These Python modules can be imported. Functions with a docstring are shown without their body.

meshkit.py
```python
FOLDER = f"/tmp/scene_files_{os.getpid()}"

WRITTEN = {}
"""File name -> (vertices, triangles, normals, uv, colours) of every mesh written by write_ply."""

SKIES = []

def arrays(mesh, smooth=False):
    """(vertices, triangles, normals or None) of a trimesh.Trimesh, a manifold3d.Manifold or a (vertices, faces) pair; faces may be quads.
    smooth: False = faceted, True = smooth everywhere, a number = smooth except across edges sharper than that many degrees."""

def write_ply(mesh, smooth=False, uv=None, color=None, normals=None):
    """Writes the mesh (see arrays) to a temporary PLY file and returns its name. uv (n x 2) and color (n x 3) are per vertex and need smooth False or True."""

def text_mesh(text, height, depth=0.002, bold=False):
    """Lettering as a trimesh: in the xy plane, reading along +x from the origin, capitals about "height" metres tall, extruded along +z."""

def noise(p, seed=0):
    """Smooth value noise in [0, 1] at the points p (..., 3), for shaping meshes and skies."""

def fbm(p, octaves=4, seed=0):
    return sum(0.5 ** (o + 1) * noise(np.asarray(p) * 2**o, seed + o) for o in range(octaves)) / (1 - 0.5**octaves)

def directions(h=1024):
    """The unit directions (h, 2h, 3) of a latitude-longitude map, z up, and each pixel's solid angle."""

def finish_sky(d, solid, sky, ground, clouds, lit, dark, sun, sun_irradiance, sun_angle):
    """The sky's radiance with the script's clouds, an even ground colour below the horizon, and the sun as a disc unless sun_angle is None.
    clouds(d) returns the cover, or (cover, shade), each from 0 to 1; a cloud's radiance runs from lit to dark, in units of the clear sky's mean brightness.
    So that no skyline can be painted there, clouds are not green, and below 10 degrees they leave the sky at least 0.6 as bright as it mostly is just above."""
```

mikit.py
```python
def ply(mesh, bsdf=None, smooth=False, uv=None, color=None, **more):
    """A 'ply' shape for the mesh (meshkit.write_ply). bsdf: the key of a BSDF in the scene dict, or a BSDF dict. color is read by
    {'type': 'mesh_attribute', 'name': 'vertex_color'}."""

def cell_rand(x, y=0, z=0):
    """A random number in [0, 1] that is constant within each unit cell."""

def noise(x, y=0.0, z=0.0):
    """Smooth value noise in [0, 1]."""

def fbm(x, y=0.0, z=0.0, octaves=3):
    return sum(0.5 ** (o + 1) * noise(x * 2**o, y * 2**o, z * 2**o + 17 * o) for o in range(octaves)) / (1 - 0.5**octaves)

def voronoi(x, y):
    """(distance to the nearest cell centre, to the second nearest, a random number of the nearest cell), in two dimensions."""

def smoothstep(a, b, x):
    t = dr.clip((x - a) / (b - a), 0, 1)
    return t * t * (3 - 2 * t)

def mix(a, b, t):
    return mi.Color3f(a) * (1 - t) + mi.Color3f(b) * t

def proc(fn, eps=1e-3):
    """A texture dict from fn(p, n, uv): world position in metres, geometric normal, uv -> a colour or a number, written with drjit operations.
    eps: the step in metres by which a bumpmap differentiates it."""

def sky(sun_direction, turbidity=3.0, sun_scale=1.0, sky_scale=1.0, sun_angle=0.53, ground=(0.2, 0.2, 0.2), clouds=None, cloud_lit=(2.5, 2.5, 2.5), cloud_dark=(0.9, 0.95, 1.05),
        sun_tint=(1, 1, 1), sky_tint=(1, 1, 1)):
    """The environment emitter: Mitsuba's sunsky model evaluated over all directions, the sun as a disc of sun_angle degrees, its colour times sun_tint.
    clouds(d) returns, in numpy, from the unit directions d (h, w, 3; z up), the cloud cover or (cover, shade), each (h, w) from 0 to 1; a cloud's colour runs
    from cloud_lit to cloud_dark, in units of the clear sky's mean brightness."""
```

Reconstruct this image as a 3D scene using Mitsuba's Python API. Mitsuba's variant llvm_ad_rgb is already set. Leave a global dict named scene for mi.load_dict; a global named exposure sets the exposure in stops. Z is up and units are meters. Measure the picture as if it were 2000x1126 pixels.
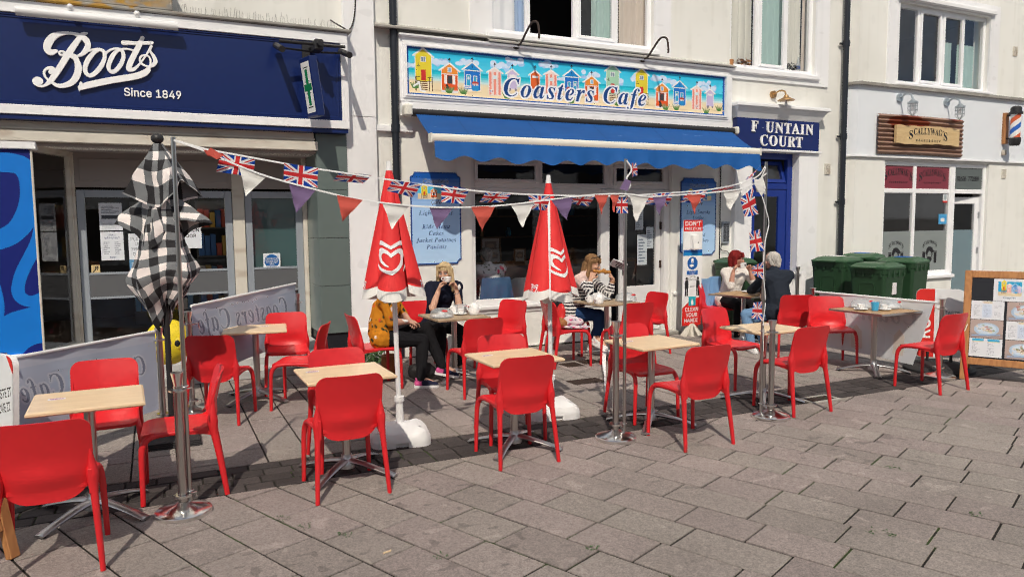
import math, random
import numpy as np, trimesh, drjit as dr, mitsuba as mi, mikit, meshkit, manifold3d as m3
import shapely
from shapely import affinity, box as sbox, union_all, Polygon, MultiPolygon, LineString, Point
from trimesh.creation import extrude_polygon, triangulate_polygon

scene, labels = {}, {}
rng = np.random.default_rng(11)
T4 = mi.ScalarTransform4f

# ------------------------------------------------------------------ camera, sky, exposure
EYE = [0.0, 0.0, 1.75]
FW, UP = [0.43273, 0.89713, -0.08889], [0.04709, 0.07598, 0.99600]
scene['camera'] = {'type': 'perspective', 'fov': 69.4, 'near_clip': 0.05, 'far_clip': 400.0,
                   'to_world': T4().look_at(origin=EYE, target=[EYE[i] + FW[i] for i in range(3)], up=UP)}
_el, _az = math.radians(46), math.radians(26)
scene['sky'] = mikit.sky([-math.sin(_az) * math.cos(_el), -math.cos(_az) * math.cos(_el), math.sin(_el)], turbidity=3, sun_angle=0.6, sun_tint=(0.89, 0.97, 1.11), clouds=lambda d: (np.clip((meshkit.fbm(d * np.array((2.6, 2.6, 5.0)), 5, 4) - 0.34) * 5, 0, 0.94), 0.05))
exposure = 1.33

# ------------------------------------------------------------------ materials
def bs(name, **k):
    scene[name] = k
def rgb(c):
    return {'type': 'rgb', 'value': list(map(float, c))}
def pr(name, c, rough=0.5, two=False, **k):
    d = {'type': 'principled', 'base_color': c if isinstance(c, dict) else rgb(c), 'roughness': rough, **k}
    scene[name] = {'type': 'twosided', 'bsdf': d} if two else d
VC = {'type': 'mesh_attribute', 'name': 'vertex_color'}
pr('print', VC, 0.45, True, specular=0.35)
pr('paint_print', VC, 0.8, True, specular=0.2)
pr('cloth', VC, 0.9, True, specular=0.15)
pr('skin', VC, 0.55, specular=0.4)
pr('white_plastic', (0.72, 0.73, 0.74), 0.4)
pr('white_pvc', (0.82, 0.83, 0.85), 0.35)
pr('china', (0.8, 0.8, 0.79), 0.12)
pr('black_metal', (0.018, 0.018, 0.02), 0.45)
pr('black_pipe', (0.014, 0.018, 0.026), 0.35)
pr('black_rubber', (0.022, 0.022, 0.024), 0.7)
pr('chrome', (0.78, 0.77, 0.75), 0.16, metallic=1.0)
pr('steel', (0.52, 0.51, 0.49), 0.22, metallic=1.0)
pr('alloy', (0.55, 0.56, 0.58), 0.33, metallic=1.0)
pr('galvanised', (0.42, 0.48, 0.52), 0.4, metallic=0.7)
pr('navy_paint', (0.008, 0.020, 0.105), 0.22, specular=0.5)
pr('fountain_blue', (0.006, 0.018, 0.12), 0.4)
pr('door_blue', (0.008, 0.03, 0.22), 0.35)
pr('grey_tile', (0.12, 0.155, 0.15), 0.3)
pr('dark_plinth', (0.012, 0.013, 0.018), 0.4)
pr('aluminium_frame', (0.33, 0.37, 0.42), 0.42, metallic=0.25)
pr('grey_panel', (0.10, 0.105, 0.115), 0.5)
pr('beige_panel', (0.30, 0.27, 0.26), 0.6)
pr('awning_bar', (0.70, 0.69, 0.62), 0.4)
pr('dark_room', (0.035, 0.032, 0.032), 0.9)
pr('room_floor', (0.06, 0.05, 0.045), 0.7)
pr('room_wood', (0.16, 0.09, 0.045), 0.5)
pr('room_shelf', (0.07, 0.08, 0.10), 0.6)
pr('frosted', (0.32, 0.37, 0.38), 0.3)
pr('teal_blind', (0.045, 0.10, 0.105), 0.25)
pr('rust_iron', (0.035, 0.022, 0.017), 0.7)
pr('brass', (0.45, 0.27, 0.12), 0.45, metallic=0.8)
pr('bin_green', (0.017, 0.052, 0.023), 0.42)
pr('bin_lid_green', (0.030, 0.085, 0.040), 0.36)
pr('spike_metal', (0.42, 0.41, 0.39), 0.4, metallic=0.6)
pr('red_gloss', (0.62, 0.03, 0.03), 0.3)
pr('denim', (0.045, 0.115, 0.24), 0.9, sheen=0.3)
pr('light_denim', (0.17, 0.33, 0.56), 0.9, sheen=0.3)
pr('yellow_vinyl', (0.80, 0.62, 0.03), 0.3)
pr('black_cloth', (0.010, 0.010, 0.013), 0.95)
pr('tan_leather', (0.30, 0.12, 0.035), 0.5)
pr('foliage', (0.035, 0.085, 0.02), 0.6, True)
pr('aqua_cup', (0.05, 0.36, 0.62), 0.4)
bs('pane', type='thindielectric', int_ior=1.5)
bs('dome_plastic', type='blendbsdf', weight=0.30, first={'type': 'thindielectric', 'int_ior': 1.45}, second={'type': 'twosided', 'bsdf': {'type': 'principled', 'base_color': rgb((0.62, 0.67, 0.70)), 'roughness': 0.35}})
bs('mesh_banner', type='principledthin', base_color=rgb((0.62, 0.66, 0.72)), roughness=0.7, diff_trans=0.75, spec_trans=0.0)
pr('grey_banner', VC, 0.7, True)

def tone(fn, rough=0.8, bump=None, scale=1.0, eps=2e-3, name=None, **k):
    d = {'type': 'principled', 'base_color': mikit.proc(fn), 'roughness': rough, **k}
    scene[name] = {'type': 'bumpmap', 'arbitrary': mikit.proc(bump, eps), 'scale': scale, 'bsdf': d} if bump else d
def f_slab(p, n, uv):
    t = uv.x
    grit = mikit.noise(p.x * 170, p.y * 170, p.z * 20)
    grit2 = mikit.noise(p.x * 70, p.y * 70, 3)
    st = mikit.fbm(p.x * 1.7, p.y * 1.7, 1.3, 3)
    spot = mikit.smoothstep(0.80, 0.86, mikit.noise(p.x * 13, p.y * 22, 7)) * mikit.smoothstep(0.45, 0.7, mikit.noise(p.x * 1.3, p.y * 1.3, 9))
    gum = mikit.smoothstep(0.90, 0.93, mikit.noise(p.x * 9 + 5, p.y * 9, 21))
    k = (1 + 0.22 * gum) * (0.80 + 0.22 * t) * (0.62 + 0.52 * grit + 0.24 * grit2) * (0.74 + 0.48 * st) * (1 - 0.30 * spot)
    a = mikit.mix((0.252, 0.211, 0.202), (0.232, 0.208, 0.190), uv.y)
    return a * k
tone(f_slab, 0.85, lambda p, n, uv: mikit.noise(p.x * 150, p.y * 150, 5) + 0.7 * mikit.noise(p.x * 60, p.y * 60, 8), 0.0022, name='paving_stone')
def f_joint(p, n, uv):
    m = mikit.smoothstep(0.56, 0.70, mikit.noise(p.x * 2.3, p.y * 2.3, 2)) * mikit.smoothstep(0.35, 0.6, mikit.noise(p.x * 15, p.y * 15, 4))
    return mikit.mix((0.014, 0.012, 0.010), (0.026, 0.044, 0.009), m)
tone(f_joint, 0.95, name='joint_soil')
def f_stucco(p, n, uv):
    s = mikit.fbm(p.x * 1.1, p.y * 1.1, p.z * 0.55, 4)
    streak = mikit.fbm(p.x * 9, p.y * 9, p.z * 0.5, 2)
    speck = mikit.smoothstep(0.79, 0.84, mikit.noise(p.x * 7, p.y * 7, p.z * 5))
    return mikit.mix((0.765, 0.768, 0.735), (0.65, 0.648, 0.605), mikit.smoothstep(0.42, 0.85, s) * 0.65 + 0.42 * mikit.smoothstep(0.5, 0.8, streak)) * (1 - 0.03 * speck)
tone(f_stucco, 0.85, lambda p, n, uv: mikit.fbm(p.x * 35, p.y * 35, p.z * 35, 2), 0.0012, name='stucco_cream')
def f_white(p, n, uv):
    s = mikit.fbm(p.x * 1.4, p.y * 1.4, p.z * 0.8, 4)
    streak = mikit.fbm(p.x * 12, p.y * 12, p.z * 0.4, 2)
    crack = mikit.smoothstep(0.80, 0.86, mikit.noise(p.x * 6, p.y * 6, p.z * 9))
    return mikit.mix((0.80, 0.81, 0.83), (0.69, 0.70, 0.71), mikit.smoothstep(0.4, 0.85, s) * 0.6 + 0.25 * mikit.smoothstep(0.5, 0.8, streak)) * (1 - 0.07 * crack)
tone(f_white, 0.7, name='white_paint')
def f_lead(p, n, uv):
    s = mikit.fbm(p.x * 6, p.y * 6, p.z * 14, 3)
    l = mikit.smoothstep(0.44, 0.58, mikit.fbm(p.x * 5, 3, p.z * 9, 3)) * mikit.smoothstep(1.0, 0.3, dr.abs(p.x + 0.45))
    return mikit.mix(mikit.mix((0.16, 0.15, 0.135), (0.40, 0.39, 0.36), s), (0.42, 0.24, 0.045), l)
tone(f_lead, 0.9, name='weathered_concrete')
def f_cream(p, n, uv):
    s = mikit.fbm(p.x * 3, p.y * 3, p.z * 7, 3)
    return mikit.mix((0.60, 0.57, 0.50), (0.46, 0.40, 0.33), mikit.smoothstep(0.5, 0.8, s))
tone(f_cream, 0.6, name='cream_trim')
def f_red(p, n, uv):
    f = mikit.fbm(p.x * 2.2, p.y * 2.2, p.z * 2.2, 2)
    d = mikit.smoothstep(0.62, 0.80, mikit.fbm(p.x * 22, p.y * 22, p.z * 7, 3)) * mikit.smoothstep(0.5, 0.05, p.z)
    return mikit.mix(mikit.mix((0.64, 0.018, 0.024), (0.54, 0.016, 0.022), f), (0.20, 0.05, 0.04), 0.6 * d)
def r_red(p, n, uv): return 0.24 + 0.20 * mikit.fbm(p.x * 11, p.y * 11, p.z * 11, 2)
tone(f_red, 0.36, name='red_plastic', specular=0.5)
scene['red_plastic']['roughness'] = mikit.proc(r_red)
def wood(c0, c1, ax, sc):
    def f(p, n, uv):
        q = [p.x, p.y, p.z]
        w = mikit.fbm(q[0] * sc[0], q[1] * sc[1], q[2] * sc[2], 3)
        ring = 0.5 + 0.5 * dr.sin(40 * w)
        return mikit.mix(c0, c1, 0.55 * w + 0.35 * ring)
    return f
tone(wood((0.72, 0.56, 0.37), (0.62, 0.46, 0.29), 0, (1.2, 14, 3)), 0.28, name='pale_laminate')
tone(wood((0.42, 0.31, 0.20), (0.20, 0.15, 0.10), 0, (1.5, 13, 3)), 0.45, name='grey_wood')
tone(wood((0.40, 0.25, 0.12), (0.27, 0.16, 0.075), 0, (2, 9, 3)), 0.4, name='brown_wood')
tone(wood((0.50, 0.24, 0.09), (0.30, 0.12, 0.04), 2, (11, 11, 2.5)), 0.55, name='stained_pine')
tone(wood((0.64, 0.48, 0.26), (0.50, 0.34, 0.16), 0, (2.2, 5, 16)), 0.6, name='plank_oak')
def f_rust(p, n, uv):
    s = mikit.fbm(p.x * 5, p.y * 5, p.z * 9, 3)
    r = mikit.smoothstep(0.55, 0.62, mikit.noise(p.x * 2.6 + 0.7, 1, p.z * 4.5 + 0.4)) * mikit.smoothstep(3.3, 3.36, p.z)
    return mikit.mix(mikit.mix((0.36, 0.225, 0.17), (0.21, 0.13, 0.10), s), (0.17, 0.03, 0.01), r)
tone(f_rust, 0.6, name='rusty_sheet', metallic=0.15)
def f_awn(p, n, uv):
    s = mikit.fbm(p.x * 2, p.y * 5, p.z * 3, 3)
    sc = mikit.smoothstep(0.80, 0.88, mikit.noise(p.x * 9, p.y * 60, 1)) * mikit.smoothstep(0.6, 0.8, mikit.noise(p.x * 2.2, p.y * 9, 5))
    seam = mikit.smoothstep(0.008, 0.004, dr.abs((p.x - 3.1) / 1.04 - dr.floor((p.x - 3.1) / 1.04) - 0.5))
    return mikit.mix((0.002, 0.072, 0.275), (0.0015, 0.056, 0.22), s) * (1 - 0.25 * seam) + mi.Color3f(0.10, 0.12, 0.14) * sc
tone(f_awn, 0.75, name='awning_canvas')
scene['awning_canvas'] = {'type': 'twosided', 'bsdf': scene['awning_canvas']}
def f_sett(p, n, uv):
    g = mikit.noise(p.x * 120, p.y * 120, 2) * 0.5 + 0.5 * mikit.fbm(p.x * 4, p.y * 4, 1, 2)
    return mikit.mix((0.025, 0.022, 0.023), (0.062, 0.052, 0.051), g) * (0.7 + 0.6 * uv.x)
tone(f_sett, 0.8, lambda p, n, uv: mikit.noise(p.x * 120, p.y * 120, 5), 0.002, name='sett_stone')
def f_curtain(p, n, uv):
    return mikit.mix((0.66, 0.66, 0.60), (0.50, 0.50, 0.45), 0.5 + 0.5 * dr.sin(p.x * 55 + 2 * mikit.noise(p.x * 3, 1, p.z)))
tone(f_curtain, 0.9, name='curtain_cloth')
def f_umb(p, n, uv):
    s = mikit.fbm(p.x * 8, p.y * 8, p.z * 3, 2)
    return mikit.mix((0.72, 0.028, 0.030), (0.62, 0.020, 0.022), s)
tone(f_umb, 0.7, name='red_canvas')
scene['red_canvas'] = {'type': 'twosided', 'bsdf': scene['red_canvas']}
def f_check(p, n, uv):
    s = 0.082
    a = dr.select((uv.x / s - 2 * dr.floor(uv.x / (2 * s))) < 1, mi.Float(1), mi.Float(0))
    b = dr.select((uv.y / s - 2 * dr.floor(uv.y / (2 * s))) < 1, mi.Float(1), mi.Float(0))
    k = a + b
    return dr.select(k < 0.5, mi.Color3f(0.74, 0.69, 0.67), dr.select(k < 1.5, mi.Color3f(0.15, 0.16, 0.17), mi.Color3f(0.012, 0.012, 0.015)))
tone(f_check, 0.85, name='gingham')
scene['gingham'] = {'type': 'twosided', 'bsdf': scene['gingham']}

# ------------------------------------------------------------------ naming and placing
USED = set()
def numbered(k):
    if k in USED:
        i = 1
        while f'{k}_{i:03d}' in USED: i += 1
        k = f'{k}_{i:03d}'
    USED.add(k); return k
def thing(name, label, cat, group=None):
    k = numbered(name); labels[k] = {'label': label, 'category': cat}
    if group: labels[k]['group'] = group
    return k
def xf(m, M):
    m = m.copy(); m.apply_transform(np.asarray(M, float)); return m
def put(key, mesh, mat, smooth=30, M=None, **kw):
    if isinstance(mesh, tuple) and len(mesh) == 2 and not hasattr(mesh[0], 'shape'):   # coloured mesh
        mesh, col = mesh; kw['color'] = col; smooth = True if smooth is True else False
    if M is not None: mesh = xf(mesh, M)
    scene[key] = mikit.ply(mesh, mat, smooth, **kw)
    return key
SPLIT = {'plinth', 'post', 'side_sill', 'stem', 'entrance_pilaster', 'string_course', 'beam', 'door_post', 'edge_trim', 'bracket', 'lettering', 'strap', 'screw', 'peg', 'bead', 'rim_lug', 'lid_rib', 'corner_post', 'window_sill', 'shop_sill', 'small_lettering', 'lamp_arm', 'text_line', 'letter', 'handle', 'bars', 'rim', 'hook', 'pole_sleeve', 'foot'}
def part(parent, name, mesh, mat, smooth=30, M=None, label=None, kind=None, **kw):
    if name in SPLIT and not isinstance(mesh, tuple) and not kw and not kind:
        pieces = mesh.split(only_watertight=False)
        if 1 < len(pieces) <= 60:
            for q in pieces: part_one(parent, name, q, mat, smooth, M, label)
            return
    return part_one(parent, name, mesh, mat, smooth, M, label, kind, **kw)
def part_one(parent, name, mesh, mat, smooth=30, M=None, label=None, kind=None, **kw):
    k = numbered(parent + '__' + name)
    if label or kind: labels[k] = {**({'label': label} if label else {}), **({'kind': kind} if kind else {})}
    return put(k, mesh, mat, smooth, M, **kw)
def solo(name, mesh, mat, label, cat, group=None, smooth=30, M=None, **kw):
    return put(thing(name, label, cat, group), mesh, mat, smooth, M, **kw)
def struct(name, mesh, mat, smooth=False, **kw):
    k = numbered(name); labels[k] = {'kind': 'structure'}
    if mesh is not None: put(k, mesh, mat, smooth, **kw)
    return k
def Mt(x, y, z, deg=0, s=1.0):
    a = math.radians(deg); c, q = math.cos(a) * s, math.sin(a) * s
    return np.array([[c, -q, 0, x], [q, c, 0, y], [0, 0, s, z], [0, 0, 0, 1.0]])
class Proto:
    """Parts of a kind, made once; place() adds one entry per part under a copy's own key."""
    def __init__(self): self.parts = []
    def add(self, name, mesh, mat, smooth=30, **kw):
        if isinstance(mesh, tuple): mesh, kw['color'] = mesh; smooth = False
        self.parts.append((name, mikit.ply(mesh, mat, smooth, **kw)))
    def place(self, name, label, cat, M, group=None, mats=None):
        k = thing(name, label, cat, group)
        seen = {}
        for n, d in self.parts:
            d = dict(d)
            if mats and n in mats: d['bsdf'] = {'type': 'ref', 'id': mats[n]}
            scene[numbered(k + '__' + n)] = {**d, 'to_world': T4(np.asarray(M, float))}
        return k
    def under(self, parent, name, M):
        for n, d in self.parts:
            scene[numbered(parent + '__' + name)] = {**d, 'to_world': T4(np.asarray(M, float))}

# ------------------------------------------------------------------ mesh helpers
cat = trimesh.util.concatenate
def hull(pts):
    return trimesh.convex.convex_hull(np.asarray(pts, float))
def box(x0, y0, z0, x1, y1, z1, b=0.0):
    if b <= 0:
        return trimesh.creation.box(bounds=[[x0, y0, z0], [x1, y1, z1]])
    p = []
    for X, sx in ((x0, 1), (x1, -1)):
        for Y, sy in ((y0, 1), (y1, -1)):
            for Z, sz in ((z0, 1), (z1, -1)):
                p += [(X, Y + sy * b, Z + sz * b), (X + sx * b, Y, Z + sz * b), (X + sx * b, Y + sy * b, Z)]
    return hull(p)
def tube(pts, r, sides=10, flat=None, up=(0, 0, 1), cap=True):
    """Sweep along a polyline; r per point; flat = second radius per point (elliptic, along up)."""
    p = np.asarray(pts, float); n = len(p)
    r = np.broadcast_to(r, (n,)).astype(float); r2 = r if flat is None else np.broadcast_to(flat, (n,)).astype(float)
    t = np.gradient(p, axis=0); t /= np.linalg.norm(t, axis=1, keepdims=True) + 1e-12
    u = np.asarray(up, float)
    if abs(t[0] @ u) > 0.95 and flat is None: u = np.array([1.0, 0, 0])
    A = []
    for i in range(n):
        a = u - (u @ t[i]) * t[i]; l = np.linalg.norm(a)
        a = a / l if l > 1e-6 else A[-1]; A.append(a); u = a if flat is None else u
    A = np.array(A); B = np.cross(t, A)
    ang = np.arange(sides) * 2 * np.pi / sides
    v = p[:, None] + r2[:, None, None] * np.cos(ang)[None, :, None] * A[:, None] + r[:, None, None] * np.sin(ang)[None, :, None] * B[:, None]
    i, j = np.meshgrid(np.arange(n - 1), np.arange(sides), indexing='ij')
    k = (j + 1) % sides
    q = np.stack([i * sides + j, (i + 1) * sides + j, (i + 1) * sides + k, i * sides + k], -1).reshape(-1, 4)
    f = np.vstack([q[:, [0, 2, 1]], q[:, [0, 3, 2]]]); V = v.reshape(-1, 3)
    if cap:
        c0, c1 = len(V), len(V) + 1
        V = np.vstack([V, p[0], p[-1]]); J = np.arange(sides); K = (J + 1) % sides; o = (n - 1) * sides
        f = np.vstack([f, np.stack([J * 0 + c0, J, K], 1)[:, [0, 2, 1]][:, [0, 2, 1]][:, ::-1], np.stack([J * 0 + c1, o + K, o + J], 1)[:, ::-1]])
    m = trimesh.Trimesh(V, f, process=False); m.fix_normals(); return m
def smoothpath(pts, n=24):
    """Catmull-Rom through the points."""
    p = np.asarray(pts, float); q = np.vstack([2 * p[0] - p[1], p, 2 * p[-1] - p[-2]]); out = []
    m = len(p) - 1
    for s in np.linspace(0, m, n):
        i = min(int(s), m - 1); t = s - i; a, b, c, d = q[i:i + 4]
        out.append(0.5 * (2 * b + (c - a) * t + (2 * a - 5 * b + 4 * c - d) * t * t + (3 * b - a - 3 * c + d) * t ** 3))
    return np.array(out)
def lathe(prof, n=28):
    m = trimesh.creation.revolve(np.asarray(prof, float), sections=n)
    if m.volume < 0: m.invert()
    return m
def ex(poly, h):
    return cat([extrude_polygon(g, h, engine='earcut') for g in getattr(poly, 'geoms', [poly]) if g.area > 1e-9])
def wall_M(x, y, z):                     # (u, v, w) -> world for things on a wall that faces -Y: u right, v up, w out of the wall
    return np.array([[1, 0, 0, x], [0, 0, -1, y], [0, 1, 0, z], [0, 0, 0, 1.0]])
def wall_ex(poly, y0, y1):               # polygon given in (x, z), solid from y0 (front) to y1 (back)
    return xf(ex(poly, y1 - y0), wall_M(0, y1, 0))
def rrect(x0, z0, x1, z1, r, n=4):
    return sbox(x0 + r, z0 + r, x1 - r, z1 - r).buffer(r, quad_segs=n)
def sphere(c, r, sub=2, s=(1, 1, 1)):
    m = trimesh.creation.icosphere(subdivisions=sub, radius=1.0); m.apply_scale(np.array(s) * r); m.apply_translation(c); return m
def colored(items):
    """[(mesh, colour)] -> (mesh, vertex colours)"""
    return cat([m for m, _ in items]), np.vstack([np.tile(np.asarray(c, float), (len(m.vertices), 1)) if np.ndim(c) == 1 else c for m, c in items])
def printed(layers, clip=None, grid=None):
    """Flat print: [(polygon, colour)] painted in order -> one sheet in (u, v) without overlaps, with vertex colours."""
    done, V, F, C, at = None, [], [], [], 0
    for g, c in reversed(layers):
        if clip is not None: g = g.intersection(clip)
        vis = g if done is None else g.difference(done)
        done = g if done is None else union_all([done, g])
        for q in getattr(vis, 'geoms', [vis]):
            if q.geom_type != 'Polygon' or q.area < 1e-8: continue
            v, f = triangulate_polygon(q, engine='earcut')
            if len(f) == 0: continue
            if grid:
                v3, f = trimesh.remesh.subdivide_to_size(np.c_[v, np.zeros(len(v))], f, grid); v = v3[:, :2]
            a, b, cc = v[f[:, 0]], v[f[:, 1]], v[f[:, 2]]
            s = (b[:, 0] - a[:, 0]) * (cc[:, 1] - a[:, 1]) - (b[:, 1] - a[:, 1]) * (cc[:, 0] - a[:, 0])
            f = np.where(s[:, None] < 0, f[:, ::-1], f)
            V.append(v); F.append(f + at); C.append(np.tile(c, (len(v), 1))); at += len(v)
    v = np.vstack(V)
    return trimesh.Trimesh(np.c_[v, np.zeros(len(v))], np.vstack(F), process=False), np.vstack(C)
def xfc(mc, M):
    return xf(mc[0], M), mc[1]
def ell(x, y, a, b, n=8): return affinity.scale(Point(x, y).buffer(1, quad_segs=n), a, b)
def poly(*p): return Polygon(p).buffer(0)
def stroke(pts, w, n=None):
    p = smoothpath(pts, n or 6 * len(pts)) if n != 0 else np.asarray(pts, float)
    w = np.interp(np.linspace(0, 1, len(p)), np.linspace(0, 1, len(w)), w) if np.ndim(w) else np.full(len(p), w)
    return union_all([union_all([Point(*p[i]).buffer(w[i] / 2, quad_segs=3), Point(*p[i + 1]).buffer(w[i + 1] / 2, quad_segs=3)]).convex_hull for i in range(len(p) - 1)])

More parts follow.
